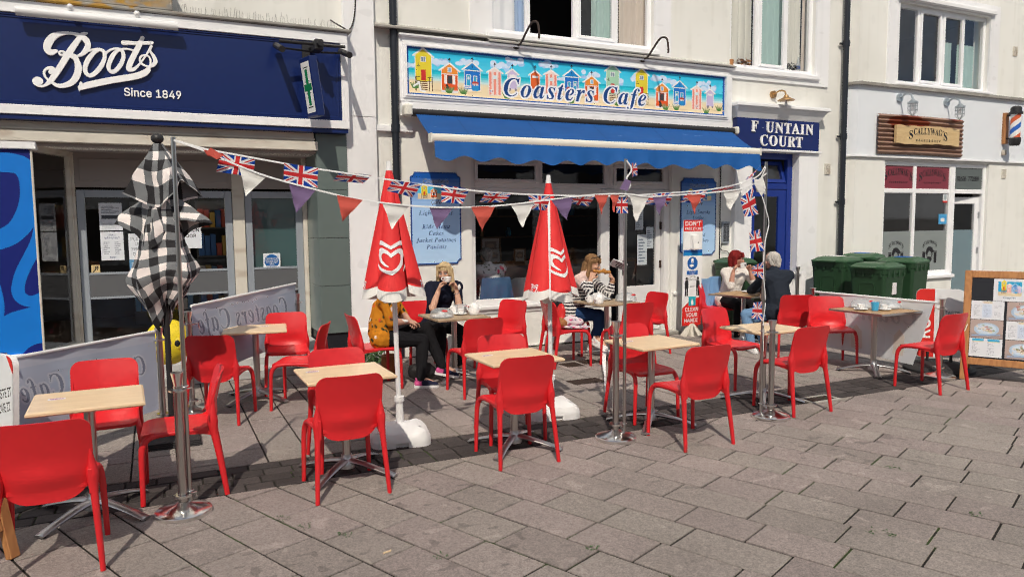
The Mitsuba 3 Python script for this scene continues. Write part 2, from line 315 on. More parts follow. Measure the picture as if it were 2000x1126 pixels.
# ------------------------------------------------------------------ serif letter outlines (em = 100)
GL = {}
for _l in """iB64|-5,2 1,4 4,8 17,56 18,61 17,63 11,65 11,67 45,66 53,64 60,59 61,55 62,49 59,45 54,40 45,36 50,32 54,28 56,22 54,12 49,6 40,2 32,0 -5,0|34,62 27,37 36,38 40,40 44,43 46,49 47,56 44,62 40,64|20,10 20,5 22,4 30,4 34,6 38,10 40,16 41,26 37,32 31,34 26,34
iC66|3,22 3,30 6,42 12,53 20,61 27,66 36,69 47,70 62,67 64,70 67,70 62,47 60,47 58,57 53,64 48,66 41,66 35,62 30,58 25,50 21,38 18,21 19,15 22,9 28,5 37,4 47,8 55,16 57,14 49,6 42,2 34,0 26,0 18,2 12,5 7,10
iJ44|-10,-1 -9,3 -7,6 -1,7 3,3 3,0 1,-4 2,-6 6,-6 9,-1 25,57 24,62 18,65 18,67 49,67 49,65 43,63 40,59 26,7 22,-3 14,-9 9,-10 1,-10 -6,-8 -8,-6
iK64|-5,0 -5,2 1,4 4,8 17,56 18,61 17,63 11,65 11,67 42,67 42,65 36,63 33,59 27,38 28,36 52,59 53,62 51,64 48,65 48,67 68,67 68,65 60,60 38,40 54,5 58,3 60,2 60,0 32,0 32,2 38,4 38,7 26,32 20,12 20,6 22,3 26,2 26,0
iL64|-5,0 -5,2 1,4 4,8 17,56 18,61 17,63 11,65 11,67 42,67 42,65 36,63 33,58 19,6 21,4 24,4 32,4 41,6 46,9 52,14 56,20 58,20 52,0
iM88|-5,0 -5,2 1,4 4,9 17,57 17,63 11,65 11,67 33,67 40,21 70,67 92,67 92,65 87,63 83,57 70,11 70,7 71,4 77,2 77,0 46,0 46,2 51,4 55,10 66,50 66,52 31,-2 28,-1 28,1 22,50 21,51 10,10 10,4 16,2 16,0
iP61|-5,2 1,4 4,8 17,56 18,61 17,63 11,65 11,67 44,67 52,65 58,60 61,54 61,49 58,42 53,37 41,33 26,32 20,12 20,6 22,3 26,2 26,0 -5,0|34,62 27,36 32,36 37,37 40,38 44,43 46,48 46,56 43,62 36,64
iS55|-1,0 4,22 6,22 7,16 9,10 15,4 24,3 27,4 32,9 33,12 34,17 32,22 14,41 12,44 11,55 14,62 19,67 28,70 34,70 46,67 49,68 51,70 53,70 49,49 46,49 46,54 43,61 37,66 31,66 28,65 23,59 23,53 25,50 40,35 45,28 46,17 43,8 38,3 27,0 17,0 7,3 4,2 1,0
iT60|6,2 13,4 16,8 30,63 26,63 20,61 13,55 9,49 7,49 11,67 65,67 62,48 60,48 58,56 54,61 49,63 46,63 31,8 31,5 33,3 37,2 37,0 7,0
ia50|-3,11 -2,17 0,25 5,34 12,42 22,47 29,46 32,42 34,46 44,46 34,8 37,7 42,13 44,13 44,12 36,2 31,0 25,1 23,4 23,9 15,2 10,0 6,0 1,2|10,11 11,8 16,7 22,13 28,29 29,39 28,42 23,42 16,33 11,19
ic41|-1,13 1,26 5,34 11,40 16,44 24,47 33,46 37,42 38,40 37,34 34,32 29,32 27,33 26,36 28,43 27,44 23,43 17,36 13,26 11,14 13,9 15,7 20,6 23,7 30,15 33,13 26,4 19,0 9,0 2,5
id50|-2,12 -2,18 1,27 7,36 13,42 22,47 27,47 32,45 36,59 36,64 34,65 31,65 31,68 51,71 34,8 35,7 37,8 41,13 43,13 44,12 39,6 35,1 28,0 24,2 23,9 15,1 11,0 6,0 1,3|10,10 12,8 16,7 22,14 29,32 30,40 28,43 23,41 17,33 11,20
ie40|-1,12 -1,19 1,27 6,35 12,41 20,46 24,47 31,46 35,43 37,40 37,35 34,30 29,25 23,22 12,19 12,10 16,6 22,7 29,15 31,14 31,11 26,5 18,0 8,0 5,2 1,5|13,24 15,23 19,25 26,32 29,39 27,43 23,43 19,38 15,31
if29|-18,-15 -18,-10 -15,-7 -12,-7 -10,-9 -9,-13 -10,-16 -10,-17 -7,-16 -3,-11 8,38 8,41 2,41 3,45 10,45 16,60 23,67 29,70 34,70 39,68 42,64 42,60 39,57 35,57 33,59 32,63 34,66 33,67 30,66 26,61 22,45 30,45 29,41 21,40 14,9 10,-4 5,-12 1,-17 -7,-20 -13,-20
ig44|-7,-12 -7,-6 -3,-3 4,1 0,5 0,9 3,13 8,17 3,22 2,25 2,32 6,39 11,43 19,46 28,46 36,41 45,41 44,37 39,37 39,33 38,27 32,20 24,16 12,15 10,14 12,10 25,6 30,3 33,0 34,-8 33,-12 24,-18 16,-20 7,-20 0,-19 -4,-16|13,22 15,19 19,19 24,23 27,33 27,39 25,42 22,43 17,38 14,31|3,-4 1,-10 2,-12 5,-15 10,-17 19,-16 24,-11 24,-8 22,-6 10,-1
ih53|-2,0 13,61 12,64 7,65 7,68 28,70 18,33 30,45 35,47 42,46 45,42 45,37 37,9 38,8 40,8 46,15 47,14 43,7 37,1 33,0 29,0 26,2 25,5 25,11 33,36 32,39 29,39 24,35 18,26 12,11 9,0
ii29|13,61 13,64 17,68 21,69 26,65 25,59 21,56 16,57|0,8 8,37 6,41 3,41 3,44 22,46 13,8 15,7 21,13 23,12 22,11 15,3 9,0 5,0 2,1 0,5
ik48|-2,0 13,61 12,64 7,65 7,68 28,70 16,26 19,28 31,38 31,42 27,43 27,46 47,46 47,43 42,41 28,30 31,16 33,9 37,7 39,9 41,13 43,12 37,2 32,0 28,0 25,2 22,6 17,21 14,19 9,0
in53|-2,0 7,36 7,40 5,41 3,42 3,44 22,47 19,33 29,44 34,46 40,47 44,44 46,42 45,34 37,8 38,7 40,7 45,13 47,12 38,2 34,0 30,0 26,2 25,5 26,14 33,36 33,39 30,40 24,35 20,29 13,13 10,0
io47|-1,13 -1,19 1,26 5,34 14,43 21,46 29,47 35,45 39,41 42,33 41,24 35,12 28,4 20,0 9,0 2,5|11,6 14,3 18,4 21,7 25,15 30,33 30,40 28,43 24,44 22,42 16,33 11,18
ir39|-2,0 7,35 7,39 3,41 3,43 22,46 19,33 23,39 29,45 32,46 37,45 38,42 38,37 36,34 31,33 26,36 21,30 15,16 10,0
is38|-3,0 -1,17 2,16 3,10 5,7 8,4 15,4 18,8 17,13 6,29 4,36 7,42 10,45 15,47 20,47 28,45 34,47 32,32 30,32 27,39 24,43 18,44 15,41 15,37 17,33 23,26 28,17 28,10 25,5 22,2 16,0 11,0 3,2
it28|-2,6 6,40 6,41 2,42 2,45 11,50 20,60 24,60 20,46 27,45 27,42 19,41 10,8 11,7 14,8 19,14 21,13 13,3 7,0 0,1
iu53|0,4 0,13 7,37 6,40 2,42 2,44 21,46 12,11 12,8 15,7 20,11 25,18 30,29 35,45 47,45 38,8 41,8 45,14 46,14 47,12 41,4 36,0 29,0 26,3 25,6 26,14 18,4 11,0 3,0
iw62|0,43 13,46 15,45 19,21 34,45 36,46 40,14 48,23 51,31 51,34 47,38 48,43 51,46 56,45 58,41 58,36 52,23 32,-1 29,-1 27,25 10,-1 7,-1 6,33 4,39 2,40 0,41
bA65|-2,2 3,4 5,7 30,67 31,69 33,69 57,13 62,4 66,2 66,0 34,0 34,2 39,3 42,5 41,12 37,20 15,19 11,6 14,3 19,2 19,0 -1,0|26,46 18,24 35,24 27,46
bC70|4,30 4,40 7,51 11,58 19,65 26,68 34,70 45,70 56,66 59,66 61,68 63,70 65,70 65,47 62,48 58,56 50,64 45,66 37,67 31,64 26,59 23,52 22,43 23,21 24,16 28,10 36,5 44,5 54,8 64,16 66,14 58,5 52,2 43,0 34,0 24,2 17,6 11,12 6,21
bF60|2,65 2,68 58,67 58,48 56,48 55,53 51,59 46,62 39,64 30,64 29,63 27,61 27,37 33,37 37,39 41,45 42,51 45,51 45,18 43,18 40,26 37,31 31,33 27,33 28,7 30,4 38,2 38,0 3,0 3,2 8,4 11,9 11,59 8,63
bG76|4,32 5,42 7,49 12,58 19,64 24,67 34,70 45,69 59,66 63,70 65,70 65,47 62,47 58,56 49,64 42,66 35,66 30,63 25,55 22,44 22,33 23,20 27,11 31,6 38,3 44,3 48,5 51,9 50,24 48,27 41,28 41,30 74,30 74,28 70,27 67,25 66,5 56,2 45,0 35,0 25,2 17,7 10,14 6,23
bI39|2,65 2,67 36,67 36,65 30,64 27,58 27,10 29,5 36,2 36,0 2,0 2,2 8,4 11,8 11,61 8,64
bL64|3,0 3,2 8,4 11,8 11,60 8,64 3,65 3,67 37,67 37,65 29,63 27,59 28,7 32,4 40,4 48,6 56,13 61,22 63,23 60,0
bN74|3,0 3,2 8,3 10,5 12,10 11,57 5,64 3,65 3,67 23,67 57,26 58,60 55,64 50,65 50,67 71,67 71,65 65,64 63,60 63,-1 60,-1 58,1 17,50 16,8 18,4 25,2 25,0
bO78|4,32 6,46 11,56 21,66 35,70 44,70 51,69 62,62 69,54 74,41 73,27 71,19 67,13 58,5 50,1 43,0 35,0 28,1 17,7 9,17 6,24|23,49 23,22 25,15 28,9 32,5 37,3 42,3 46,5 51,9 55,20 56,41 53,56 48,64 43,66 36,67 32,65 28,62
bR70|3,0 3,2 8,4 11,8 11,60 8,64 3,65 3,67 43,67 52,64 58,61 62,53 61,44 57,38 47,33 65,7 68,3 71,2 71,0 50,0 30,32 27,31 28,7 30,4 36,2 36,0|27,60 27,35 38,36 43,40 44,43 45,54 44,58 41,62 36,64 29,63
bS58|6,24 9,24 14,12 20,6 26,3 32,3 39,7 41,12 40,19 34,24 21,31 12,38 8,47 8,54 11,63 19,69 24,70 31,70 46,68 48,70 50,70 50,49 48,49 44,58 39,64 35,66 31,68 24,67 19,63 18,60 19,54 22,50 43,39 51,32 53,24 54,18 50,9 44,3 36,0 25,0 12,2 9,0 7,0
bT63|2,48 2,68 61,68 61,48 59,48 57,55 52,61 46,64 39,64 40,7 42,4 49,2 49,0 14,0 14,2 21,4 23,8 23,64 17,64 11,61 6,54 4,48
bU74|2,67 2,69 36,69 35,67 29,65 27,62 27,17 30,10 33,7 38,5 44,4 51,7 55,11 58,22 58,60 56,65 49,67 49,69 70,69 70,67 65,65 63,61 62,20 59,9 54,4 45,0 32,0 23,2 16,7 13,13 11,19 11,60 9,65
bW91|-2,65 -2,67 27,67 27,65 23,64 21,63 21,58 33,24 45,52 41,63 34,65 34,67 65,67 65,65 60,64 59,62 59,60 71,26 81,58 81,63 75,65 75,67 93,67 93,65 89,63 86,58 66,-1 64,-1 63,0 47,44 29,1 28,-1 25,-1 4,60 2,64
bY64|-2,65 -2,67 31,67 31,65 27,65 24,63 24,60 37,34 52,59 51,63 44,65 44,67 65,67 65,65 61,63 58,60 40,30 40,8 43,4 49,2 49,0 15,0 15,2 21,4 23,7 24,26 5,61 2,64""".split('\n'):
    _a, *_r = _l[2:].split('|')
    _q = [Polygon([tuple(map(float, s.split(','))) for s in r.split(' ')]).buffer(0) for r in _r]
    _q.sort(key=lambda s: -s.area); _o = None
    for s in _q: _o = s if _o is None else (_o.difference(s) if _o.buffer(0.5).contains(s) else union_all([_o, s]))
    GL[_l[:2]] = (_o, float(_a))
def serif(text, h, style='i', space=0.0):
    """Outlines of a line of text, capitals h tall, from the origin along +u; returns (polygon, width)."""
    x, out = 0.0, []
    for c in text:
        if style + c in GL:
            g, a = GL[style + c]; out.append(affinity.translate(g, x, 0)); x += a + space * 100
        elif c == "'":
            out.append(Polygon([(x + 4, 66), (x + 13, 66), (x + 8, 44)])); x += 16
        else: x += 26
    s = h / 66.0
    return affinity.scale(union_all(out), s, s, origin=(0, 0)), x * s
def serif_at(text, cx, y, h, style='i', space=0.0):
    g, w = serif(text, h, style, space); return affinity.translate(g, cx - w / 2, y)
def sans(text, h, bold=False, depth=0.0012):
    return meshkit.text_mesh(text, h, depth, bold)
_SP = {}
def sans_poly(text, h, bold=False):
    """Outline of sans lettering as a shapely polygon."""
    k = (text, bold)
    if k not in _SP:
        m = meshkit.text_mesh(text, 0.1, 0.01, bold)
        top = m.triangles[np.abs(m.triangles[:, :, 2] - 0.01).max(1) < 1e-6][:, :, :2]
        _SP[k] = union_all([Polygon(t) for t in top if abs((t[1,0]-t[0,0])*(t[2,1]-t[0,1])-(t[1,1]-t[0,1])*(t[2,0]-t[0,0])) > 1e-12]).buffer(0)
    return affinity.scale(_SP[k], h / 0.1, h / 0.1, origin=(0, 0))
def sans_at(text, cx, y, h, bold=False, w=None):
    g = sans_poly(text, h, bold); x0, _, x1, _ = g.bounds
    g = affinity.translate(g, cx - (x0 + x1) / 2, y)
    return affinity.scale(g, w / (x1 - x0), 1, origin=(cx, y)) if w else g
def arc(g, cx, base, bulge, half):
    """Bends lettering upward in the middle."""
    return affinity.translate(g, 0, 0) if not bulge else shapely.transform(g, lambda p: np.c_[p[:, 0], p[:, 1] + bulge * (1 - ((p[:, 0] - cx) / half) ** 2)])

# ================================================================== ground
scene['far_ground_stone'] = {'type': 'principled', 'base_color': rgb((0.115, 0.10, 0.09)), 'roughness': 0.9}
struct('ground', box(-70, -70, -0.5, 90, 90, -0.035), 'far_ground_stone')
def slab_mesh(pl, dz, tilt=(0, 0)):
    pl = pl.buffer(-0.0068, join_style=2)
    if pl.is_empty or pl.geom_type != 'Polygon' or pl.area < 0.002: return None
    inn = pl.buffer(-0.005, join_style=2)
    if inn.is_empty or inn.geom_type != 'Polygon': return None
    o = np.array(shapely.geometry.polygon.orient(pl, 1).exterior.coords)[:-1]
    i = np.array(shapely.geometry.polygon.orient(inn, 1).exterior.coords)[:-1]
    if len(i) != len(o): i = o.mean(0) + (o - o.mean(0)) * 0.97
    n = len(o); c = o.mean(0)
    def z(p, h): return np.c_[p, h + dz + (p - c) @ np.array(tilt)]
    v = np.vstack([z(o, -0.03), z(o, -0.004), z(i, 0)])
    f = []
    for k in range(n):
        l = (k + 1) % n
        f += [(k, l, n + l), (k, n + l, n + k), (n + k, n + l, 2 * n + l), (n + k, 2 * n + l, 2 * n + k)]
    f += [(2 * n, 2 * n + k, 2 * n + k + 1) for k in range(1, n - 1)]
    return trimesh.Trimesh(v, np.array(f), process=False)
def pave(key, name, polys, mat, spread=1.0, limit=300, dz=0.0012):
    ms = []
    for q in polys:
        if q.geom_type == 'MultiPolygon': q = max(q.geoms, key=lambda g: g.area)
        if q.is_empty or q.geom_type != 'Polygon': continue
        m = slab_mesh(q, rng.normal(0, dz), rng.normal(0, 0.0014, 2))
        if m is not None: ms.append((m, np.hypot(*q.centroid.coords[0]), (float(np.clip(0.5 + spread * rng.normal(0, 0.2), 0, 1)), float(rng.random()))))
    ms.sort(key=lambda a: a[1])
    for m, _, uv in ms[:limit]: part(key, name, m, mat, False, uv=np.tile(uv, (len(m.vertices), 1)))
    if ms[limit:]:
        part(key, name + '_rest', cat([m for m, _, _ in ms[limit:]]), mat, False, kind='stuff', uv=np.vstack([np.tile(uv, (len(m.vertices), 1)) for m, _, uv in ms[limit:]]))
Y0, Y1 = 5.05, 5.60
# the square in front: courses run askew, slabs of varied length
near = struct('paving', box(-3, 0.5, -0.034, 12.5, Y0, -0.009), 'joint_soil')
a = math.radians(-67.3); U, V = np.array([math.cos(a), math.sin(a)]), np.array([-math.sin(a), math.cos(a)])
reg = sbox(-1.9, 1.3, 12.4, Y0 - 0.003); polys = []
for k in range(-2, 62):
    s = -11 + rng.random() * 0.45
    w = 0.30
    while s < 7:
        L = rng.choice([0.43, 0.47, 0.50, 0.56])
        o = np.array([-2.4, 4.6])
        q = Polygon([tuple(o + V * (k * w) + U * s), tuple(o + V * (k * w) + U * (s + L)), tuple(o + V * (k * w + w) + U * (s + L)), tuple(o + V * (k * w + w) + U * s)])
        s += L
        if q.intersects(reg) and 0.30 * q.centroid.x - 0.35 < q.centroid.y: polys.append(q.intersection(reg))
pave(near, 'slab', polys, 'paving_stone')
# the terrace between the strip of setts and the shops: columns square to the shops
far = struct('forecourt', box(-3, Y1, -0.034, 12.5, 9.9, -0.0095), 'joint_soil')
reg = sbox(-1.7, Y1 + 0.003, 11.6, 9.2); polys = []
for k in range(44):
    x = -1.75 + 0.305 * k; s = Y1 - rng.random() * 0.4
    while s < 9.2:
        L = rng.choice([0.40, 0.45, 0.45, 0.6]); q = sbox(x, s, x + 0.305, s + L).intersection(reg); s += L
        if not q.is_empty and q.area > 0.004: polys.append(q)
pave(far, 'slab', polys, 'paving_stone')
strip = struct('sett_strip', box(-3, Y0, -0.036, 12.5, Y1, -0.0105), 'joint_soil')
polys = []
for r in range(4):
    x = -1.7 + 0.1 * (r % 2)
    while x < 11.4:
        L = 0.195 + rng.normal(0, 0.012); polys.append(sbox(x, Y0 + 0.1375 * r, x + L, Y0 + 0.1375 * (r + 1))); x += L
pave(strip, 'sett', polys, 'sett_stone', 1.6, dz=0.002)
# iron covers
for x0, y0, x1, y1, lab in ((4.43, 7.64, 4.66, 7.88, 'small square brown iron cover in the paving near the window'), (4.02, 6.77, 4.40, 6.98, 'patterned brown iron drain cover in the terrace paving'), (4.72, 7.72, 4.97, 7.95, 'square brown iron cover under the striped woman\'s table')):
    k = thing('drain_cover', lab, 'drain cover', 'iron covers in the terrace paving')
    part(k, 'plate', box(x0, y0, -0.02, x1, y1, 0.006, 0.002), 'rust_iron', False)
    n = 7; part(k, 'ribs', cat([box(x0 + (i + .25) * (x1 - x0) / n, y0 + (j + .25) * (y1 - y0) / 4, 0.005, x0 + (i + .75) * (x1 - x0) / n, y0 + (j + .75) * (y1 - y0) / 4, 0.010) for i in range(n) for j in range(4)]), 'rust_iron', False, kind='stuff')
k = thing('drain_grate', 'rusty slotted gully grate set in the dark strip beside a chair leg', 'drain')
part(k, 'rim', cat([box(5.60, 5.00, -0.02, 5.98, 5.035, 0.008), box(5.60, 5.175, -0.02, 5.98, 5.21, 0.008), box(5.60, 5.035, -0.02, 5.63, 5.175, 0.008), box(5.95, 5.035, -0.02, 5.98, 5.175, 0.008)]), 'weathered_concrete', False)
part(k, 'bars', cat([box(5.65 + 0.045 * i, 5.04, -0.01, 5.672 + 0.045 * i, 5.17, 0.007) for i in range(7)]), 'rust_iron', False)
# weeds and moss tufts in the joints, plant by the white pier
def leaves(c, n, r, h, s, seed):
    g = np.random.default_rng(seed); out = []
    for _ in range(n):
        a, q = g.random() * 6.28, r * g.random() ** 0.5
        p = np.array([c[0] + q * math.cos(a), c[1] + q * math.sin(a), h * g.random() ** 1.3]); d = g.normal(0, 1, 3); d[2] = abs(d[2]) * 0.6; d /= np.linalg.norm(d)
        e = np.cross(d, g.normal(0, 1, 3)); e /= np.linalg.norm(e); L = s * (0.6 + 0.8 * g.random())
        out.append(trimesh.Trimesh([p, p + d * L * .5 + e * L * .3, p + d * L, p + d * L * .5 - e * L * .3], [[0, 1, 2], [0, 2, 3]], process=False))
    return cat(out)
k = thing('weed', 'dark green leafy weed growing at the foot of the white pier', 'weed')
part(k, 'leaf_clump', leaves((2.37, 9.02), 260, 0.17, 0.20, 0.05, 3), 'foliage', False, kind='stuff')
part(k, 'stem', cat([tube([(2.37 + .02 * i, 9.05, 0), (2.33 + .05 * i, 9.0 - .03 * i, 0.14)], 0.004, 5) for i in range(-1, 2)]), 'foliage')
k = struct('moss', cat([leaves((x, y), 26, 0.045, 0.012, 0.012, i) for i, (x, y) in enumerate([(3.55, 2.75), (3.62, 2.68), (4.3, 2.62), (1.28, 3.55), (0.62, 4.45), (0.71, 4.27), (4.62, 3.42), (5.83, 5.1), (2.05, 3.28), (0.9, 4.05)])]), 'foliage')
labels[k] = {'kind': 'stuff', 'label': 'tufts of green moss growing in the paving joints', 'category': 'moss'}
solo('cigarette_end', tube([(1.02, 3.72, 0.006), (1.065, 3.735, 0.006)], 0.005, 8), 'pale_laminate', 'orange cigarette end lying on the paving in the foreground', 'cigarette end')

# ================================================================== buildings
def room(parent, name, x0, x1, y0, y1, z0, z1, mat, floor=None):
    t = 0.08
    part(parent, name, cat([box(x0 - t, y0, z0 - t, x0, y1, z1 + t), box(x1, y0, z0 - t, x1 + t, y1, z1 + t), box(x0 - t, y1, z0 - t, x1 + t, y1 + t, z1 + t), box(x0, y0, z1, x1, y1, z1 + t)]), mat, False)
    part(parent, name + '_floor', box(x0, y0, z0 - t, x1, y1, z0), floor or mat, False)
def win(parent, name, x0, x1, z0, z1, y, xs, fw=0.055, mat='white_pvc', depth=0.07, casements=(), openings=(), glass='pane', zs=(), b=0.008):
    """Frame with mullions centred on xs, sashes on the bays listed in casements, panes except in openings."""
    k = numbered(parent + '__' + name)
    fr = [box(x0, y, z0, x0 + fw, y + depth, z1, b), box(x1 - fw, y, z0, x1, y + depth, z1, b), box(x0 + fw, y + .001, z1 - fw, x1 - fw, y + depth, z1, b), box(x0 + fw, y + .001, z0, x1 - fw, y + depth, z0 + fw, b)]
    fr += [box(x - fw / 2, y + .002, z0 + fw, x + fw / 2, y + depth - .002, z1 - fw, b) for x in xs]
    fr += [box(x0 + fw, y + .003, z - fw / 2, x1 - fw, y + depth - .003, z + fw / 2, b) for z in zs]
    put(k, cat(fr), mat, False)
    e = [x0 + fw / 2, *xs, x1 - fw / 2]; ez = [z0 + fw / 2, *zs, z1 - fw / 2]
    for i in range(len(e) - 1):
        for j in range(len(ez) - 1):
            a0, a1, c0, c1 = e[i] + fw / 2, e[i + 1] - fw / 2, ez[j] + fw / 2, ez[j + 1] - fw / 2
            if i in casements:
                s = 0.045
                part(k, 'sash', cat([box(a0, y - .022, c0, a0 + s, y + .03, c1, .006), box(a1 - s, y - .022, c0, a1, y + .03, c1, .006), box(a0 + s, y - .021, c0, a1 - s, y + .029, c0 + s, .006), box(a0 + s, y - .021, c1 - s, a1 - s, y + .029, c1, .006)]), mat, False)
                a0 += s; a1 -= s; c0 += s; c1 -= s
            if i not in openings:
                part(k, 'pane', xf(ex(sbox(a0, c0, a1, c1), 0.004).submesh([[0, 1]], append=True) if False else trimesh.Trimesh([[a0, c0, 0], [a1, c0, 0], [a1, c1, 0], [a0, c1, 0]], [[0, 1, 2], [0, 2, 3]], process=False), wall_M(0, y + 0.028, 0)), glass, False)
    return k
def curtain(x0, x1, z0, z1, y, label, amp=0.025, wl=0.11, skew=0.0, mat='curtain_cloth', seed=0):
    n = max(12, int((x1 - x0) / 0.012)); u = np.linspace(0, 1, n); zz = np.linspace(z0, z1, 8); P = []
    for z in zz:
        t = (z - z0) / (z1 - z0)
        for q in u:
            x = x0 + (x1 - x0) * q + skew * (1 - t) * (1 - q)
            P.append((x, y + amp * math.sin(6.283 * x / wl + 0.6 * math.sin(9 * x + seed) + .5 * t), z))
    i, j = np.meshgrid(np.arange(7), np.arange(n - 1), indexing='ij'); q = np.stack([i * n + j, i * n + j + 1, (i + 1) * n + j + 1, (i + 1) * n + j], -1).reshape(-1, 4)
    m = trimesh.Trimesh(P, np.vstack([q[:, [0, 1, 2]], q[:, [0, 2, 3]]]), process=False)
    return solo('curtain', m, mat, label, 'curtain', smooth=True)
scene['curtain_cloth'] = {'type': 'twosided', 'bsdf': scene['curtain_cloth']}
pr('aqua_curtain', (0.36, 0.50, 0.48), 0.9, True); pr('blue_curtain', (0.30, 0.42, 0.62), 0.9, True); pr('beige_curtain', (0.55, 0.49, 0.43), 0.9, True); pr('white_curtain', (0.70, 0.72, 0.75), 0.9, True)

pr('door_film', (0.17, 0.25, 0.29), 0.5, True); pr('barber_wall', (0.10, 0.085, 0.075), 0.9)
pr('step_paint', (0.40, 0.40, 0.40), 0.6)
# ---------- chemist's building on the left
B = thing('chemist_building', 'cream and grey shop building with a recessed glass entrance and navy fascia', 'building')
part(B, 'upper_wall', cat([box(-7, 9.26, 4.06, 2.19, 9.6, 7.5), box(-7, 9.31, 2.6, 2.19, 9.6, 4.06)]), 'stucco_cream', False)
part(B, 'ledge', cat([box(-7, 9.02, 4.06, 0.30, 9.26, 4.40, .012)]), 'weathered_concrete', False, label='weathered concrete ledge with orange lichen')
part(B, 'flashing', cat([box(-7, 8.98, 4.02, 2.24, 9.31, 4.055, .008)]), 'weathered_concrete', False)
part(B, 'beam', cat([box(-7, 9.13, 2.63, 1.83, 9.9, 2.74, .006), box(-7, 9.16, 2.74, 1.79, 9.9, 2.84, .004), box(-7, 9.145, 2.755, 1.80, 9.2, 2.775, .003)]), 'cream_trim', False)
part(B, 'pier', cat([box(1.83, 9.20, 0, 2.185, 10.0, 2.84)]), 'dark_plinth', False)
for z0, z1 in ((0.40, 0.985), (0.99, 1.575), (1.58, 2.165), (2.17, 2.838)):
    part(B, 'tile', box(1.815, 9.17, z0, 2.187, 9.198, z1, .003), 'grey_tile', False)
    part(B, 'tile', box(1.812, 9.20, z0, 1.828, 9.86, z1, .003), 'grey_tile', False)
part(B, 'side_wall', box(-7, 9.3, 0, -3.1, 9.6, 2.6), 'stucco_cream', False)
for i, (y, z) in enumerate(((8.78, 0.10), (9.10, 0.19), (9.42, 0.28))):
    part(B, 'step', box(-0.95 if i else -0.3, y, 0, 1.81, 9.95 if i == 2 else (9.10, 9.42)[i] - 0.001, z, .008), 'step_paint', False)
part(B, 'soffit', box(-1.1, 9.2, 2.60, 1.81, 9.9, 2.629), 'beige_panel', False)
# recessed doors at y = 9.9
yd = 9.88
part(B, 'transom', cat([box(-0.84, yd, 2.20, 1.81, yd + .06, 2.60), box(-0.74, yd - .012, 2.27, 0.86, yd + .02, 2.53, .006)]), 'beige_panel', False)
part(B, 'post', cat([box(-0.88, yd - .03, 0.28, -0.79, yd + .05, 2.60, .006), box(0.90, yd - .03, 0.28, 1.04, yd + .05, 2.60, .006), box(1.755, yd - .03, 0.28, 1.81, yd + .05, 2.60, .006)]), 'cream_trim', False)
def alu_door(x0, x1, mid, glass_hi, glass_lo, label=None):
    k = numbered(B + '__door')
    f = 0.085
    put(k, cat([box(x0, yd, .30, x0 + f, yd + .05, 2.17, .005), box(x1 - f, yd, .30, x1, yd + .05, 2.17, .005), box(x0 + f, yd + .001, 2.17 - f, x1 - f, yd + .049, 2.17, .005), box(x0 + f, yd + .001, .30, x1 - f, yd + .049, .30 + f, .005), box(x0 + f, yd - .002, 1.185, x1 - f, yd + .05, 1.21), box(x0 + f, yd - .002, .90, x1 - f, yd + .05, .925)]), 'aluminium_frame', False)
    if label: labels[k] = {'label': label}
    part(k, 'panel', box(x0 + f, yd + .006, .926, x1 - f, yd + .04, 1.184), 'grey_panel', False)
    for z0, z1, g in ((1.211, 2.085, glass_hi), (.386, .899, glass_lo)):
        part(k, 'pane', xf(trimesh.Trimesh([[x0 + f, z0, 0], [x1 - f, z0, 0], [x1 - f, z1, 0], [x0 + f, z1, 0]], [[0, 1, 2], [0, 2, 3]], process=False), wall_M(0, yd + .02, 0)), g, False)
alu_door(-0.785, 0.045, 1, 'pane', 'pane'); alu_door(0.055, 0.895, 1, 'pane', 'pane'); alu_door(1.045, 1.752, 1, 'pane', 'pane')
solo('blind', box(1.10, yd + .07, .36, 1.72, yd + .085, 2.12), 'teal_blind', 'dark teal board behind the right hand shop door glass', 'board')
# display window with film, and the slanting side pane
def quad(p): return trimesh.Trimesh(p, [[0, 1, 2], [0, 2, 3]], process=False)
wk = numbered(B + '__display_window')
put(wk, cat([box(-3.1, 9.14, .30, -1.06, 9.40, .42, .008), box(-3.1, 9.14, 2.55, -1.06, 9.30, 2.63, .006)]), 'white_paint', False)
part(wk, 'side_sill', cat([hull([(-1.11, 9.14, z) for z in (.33, .42)] + [(-1.11, 9.30, z) for z in (.33, .42)] + [(-0.80, 9.84, z) for z in (.33, .42)] + [(-0.9, 9.95, z) for z in (.33, .42)]), hull([(-1.11, 9.16, z) for z in (2.54, 2.62)] + [(-1.15, 9.30, z) for z in (2.54, 2.62)] + [(-0.82, 9.86, z) for z in (2.54, 2.62)] + [(-0.9, 9.92, z) for z in (2.54, 2.62)])]), 'cream_trim', False)
part(wk, 'corner_post', cat([tube([(-1.108, 9.178, .42), (-1.108, 9.178, 2.55)], .012, 8), hull([(-0.87, 9.80, z) for z in (.42, 2.54)] + [(-0.82, 9.80, z) for z in (.42, 2.54)] + [(-0.82, 9.86, z) for z in (.42, 2.54)] + [(-0.87, 9.86, z) for z in (.42, 2.54)])]), 'cream_trim')
part(wk, 'pane', quad([(-1.10, 9.19, .42), (-0.85, 9.83, .42), (-0.85, 9.83, 2.54), (-1.10, 9.19, 2.54)]), 'pane', False)
L1, L2 = (0.004, 0.17, 0.62), (0.004, 0.012, 0.16)
sw = [(sbox(-3.1, .42, -1.11, 2.55), L2)]
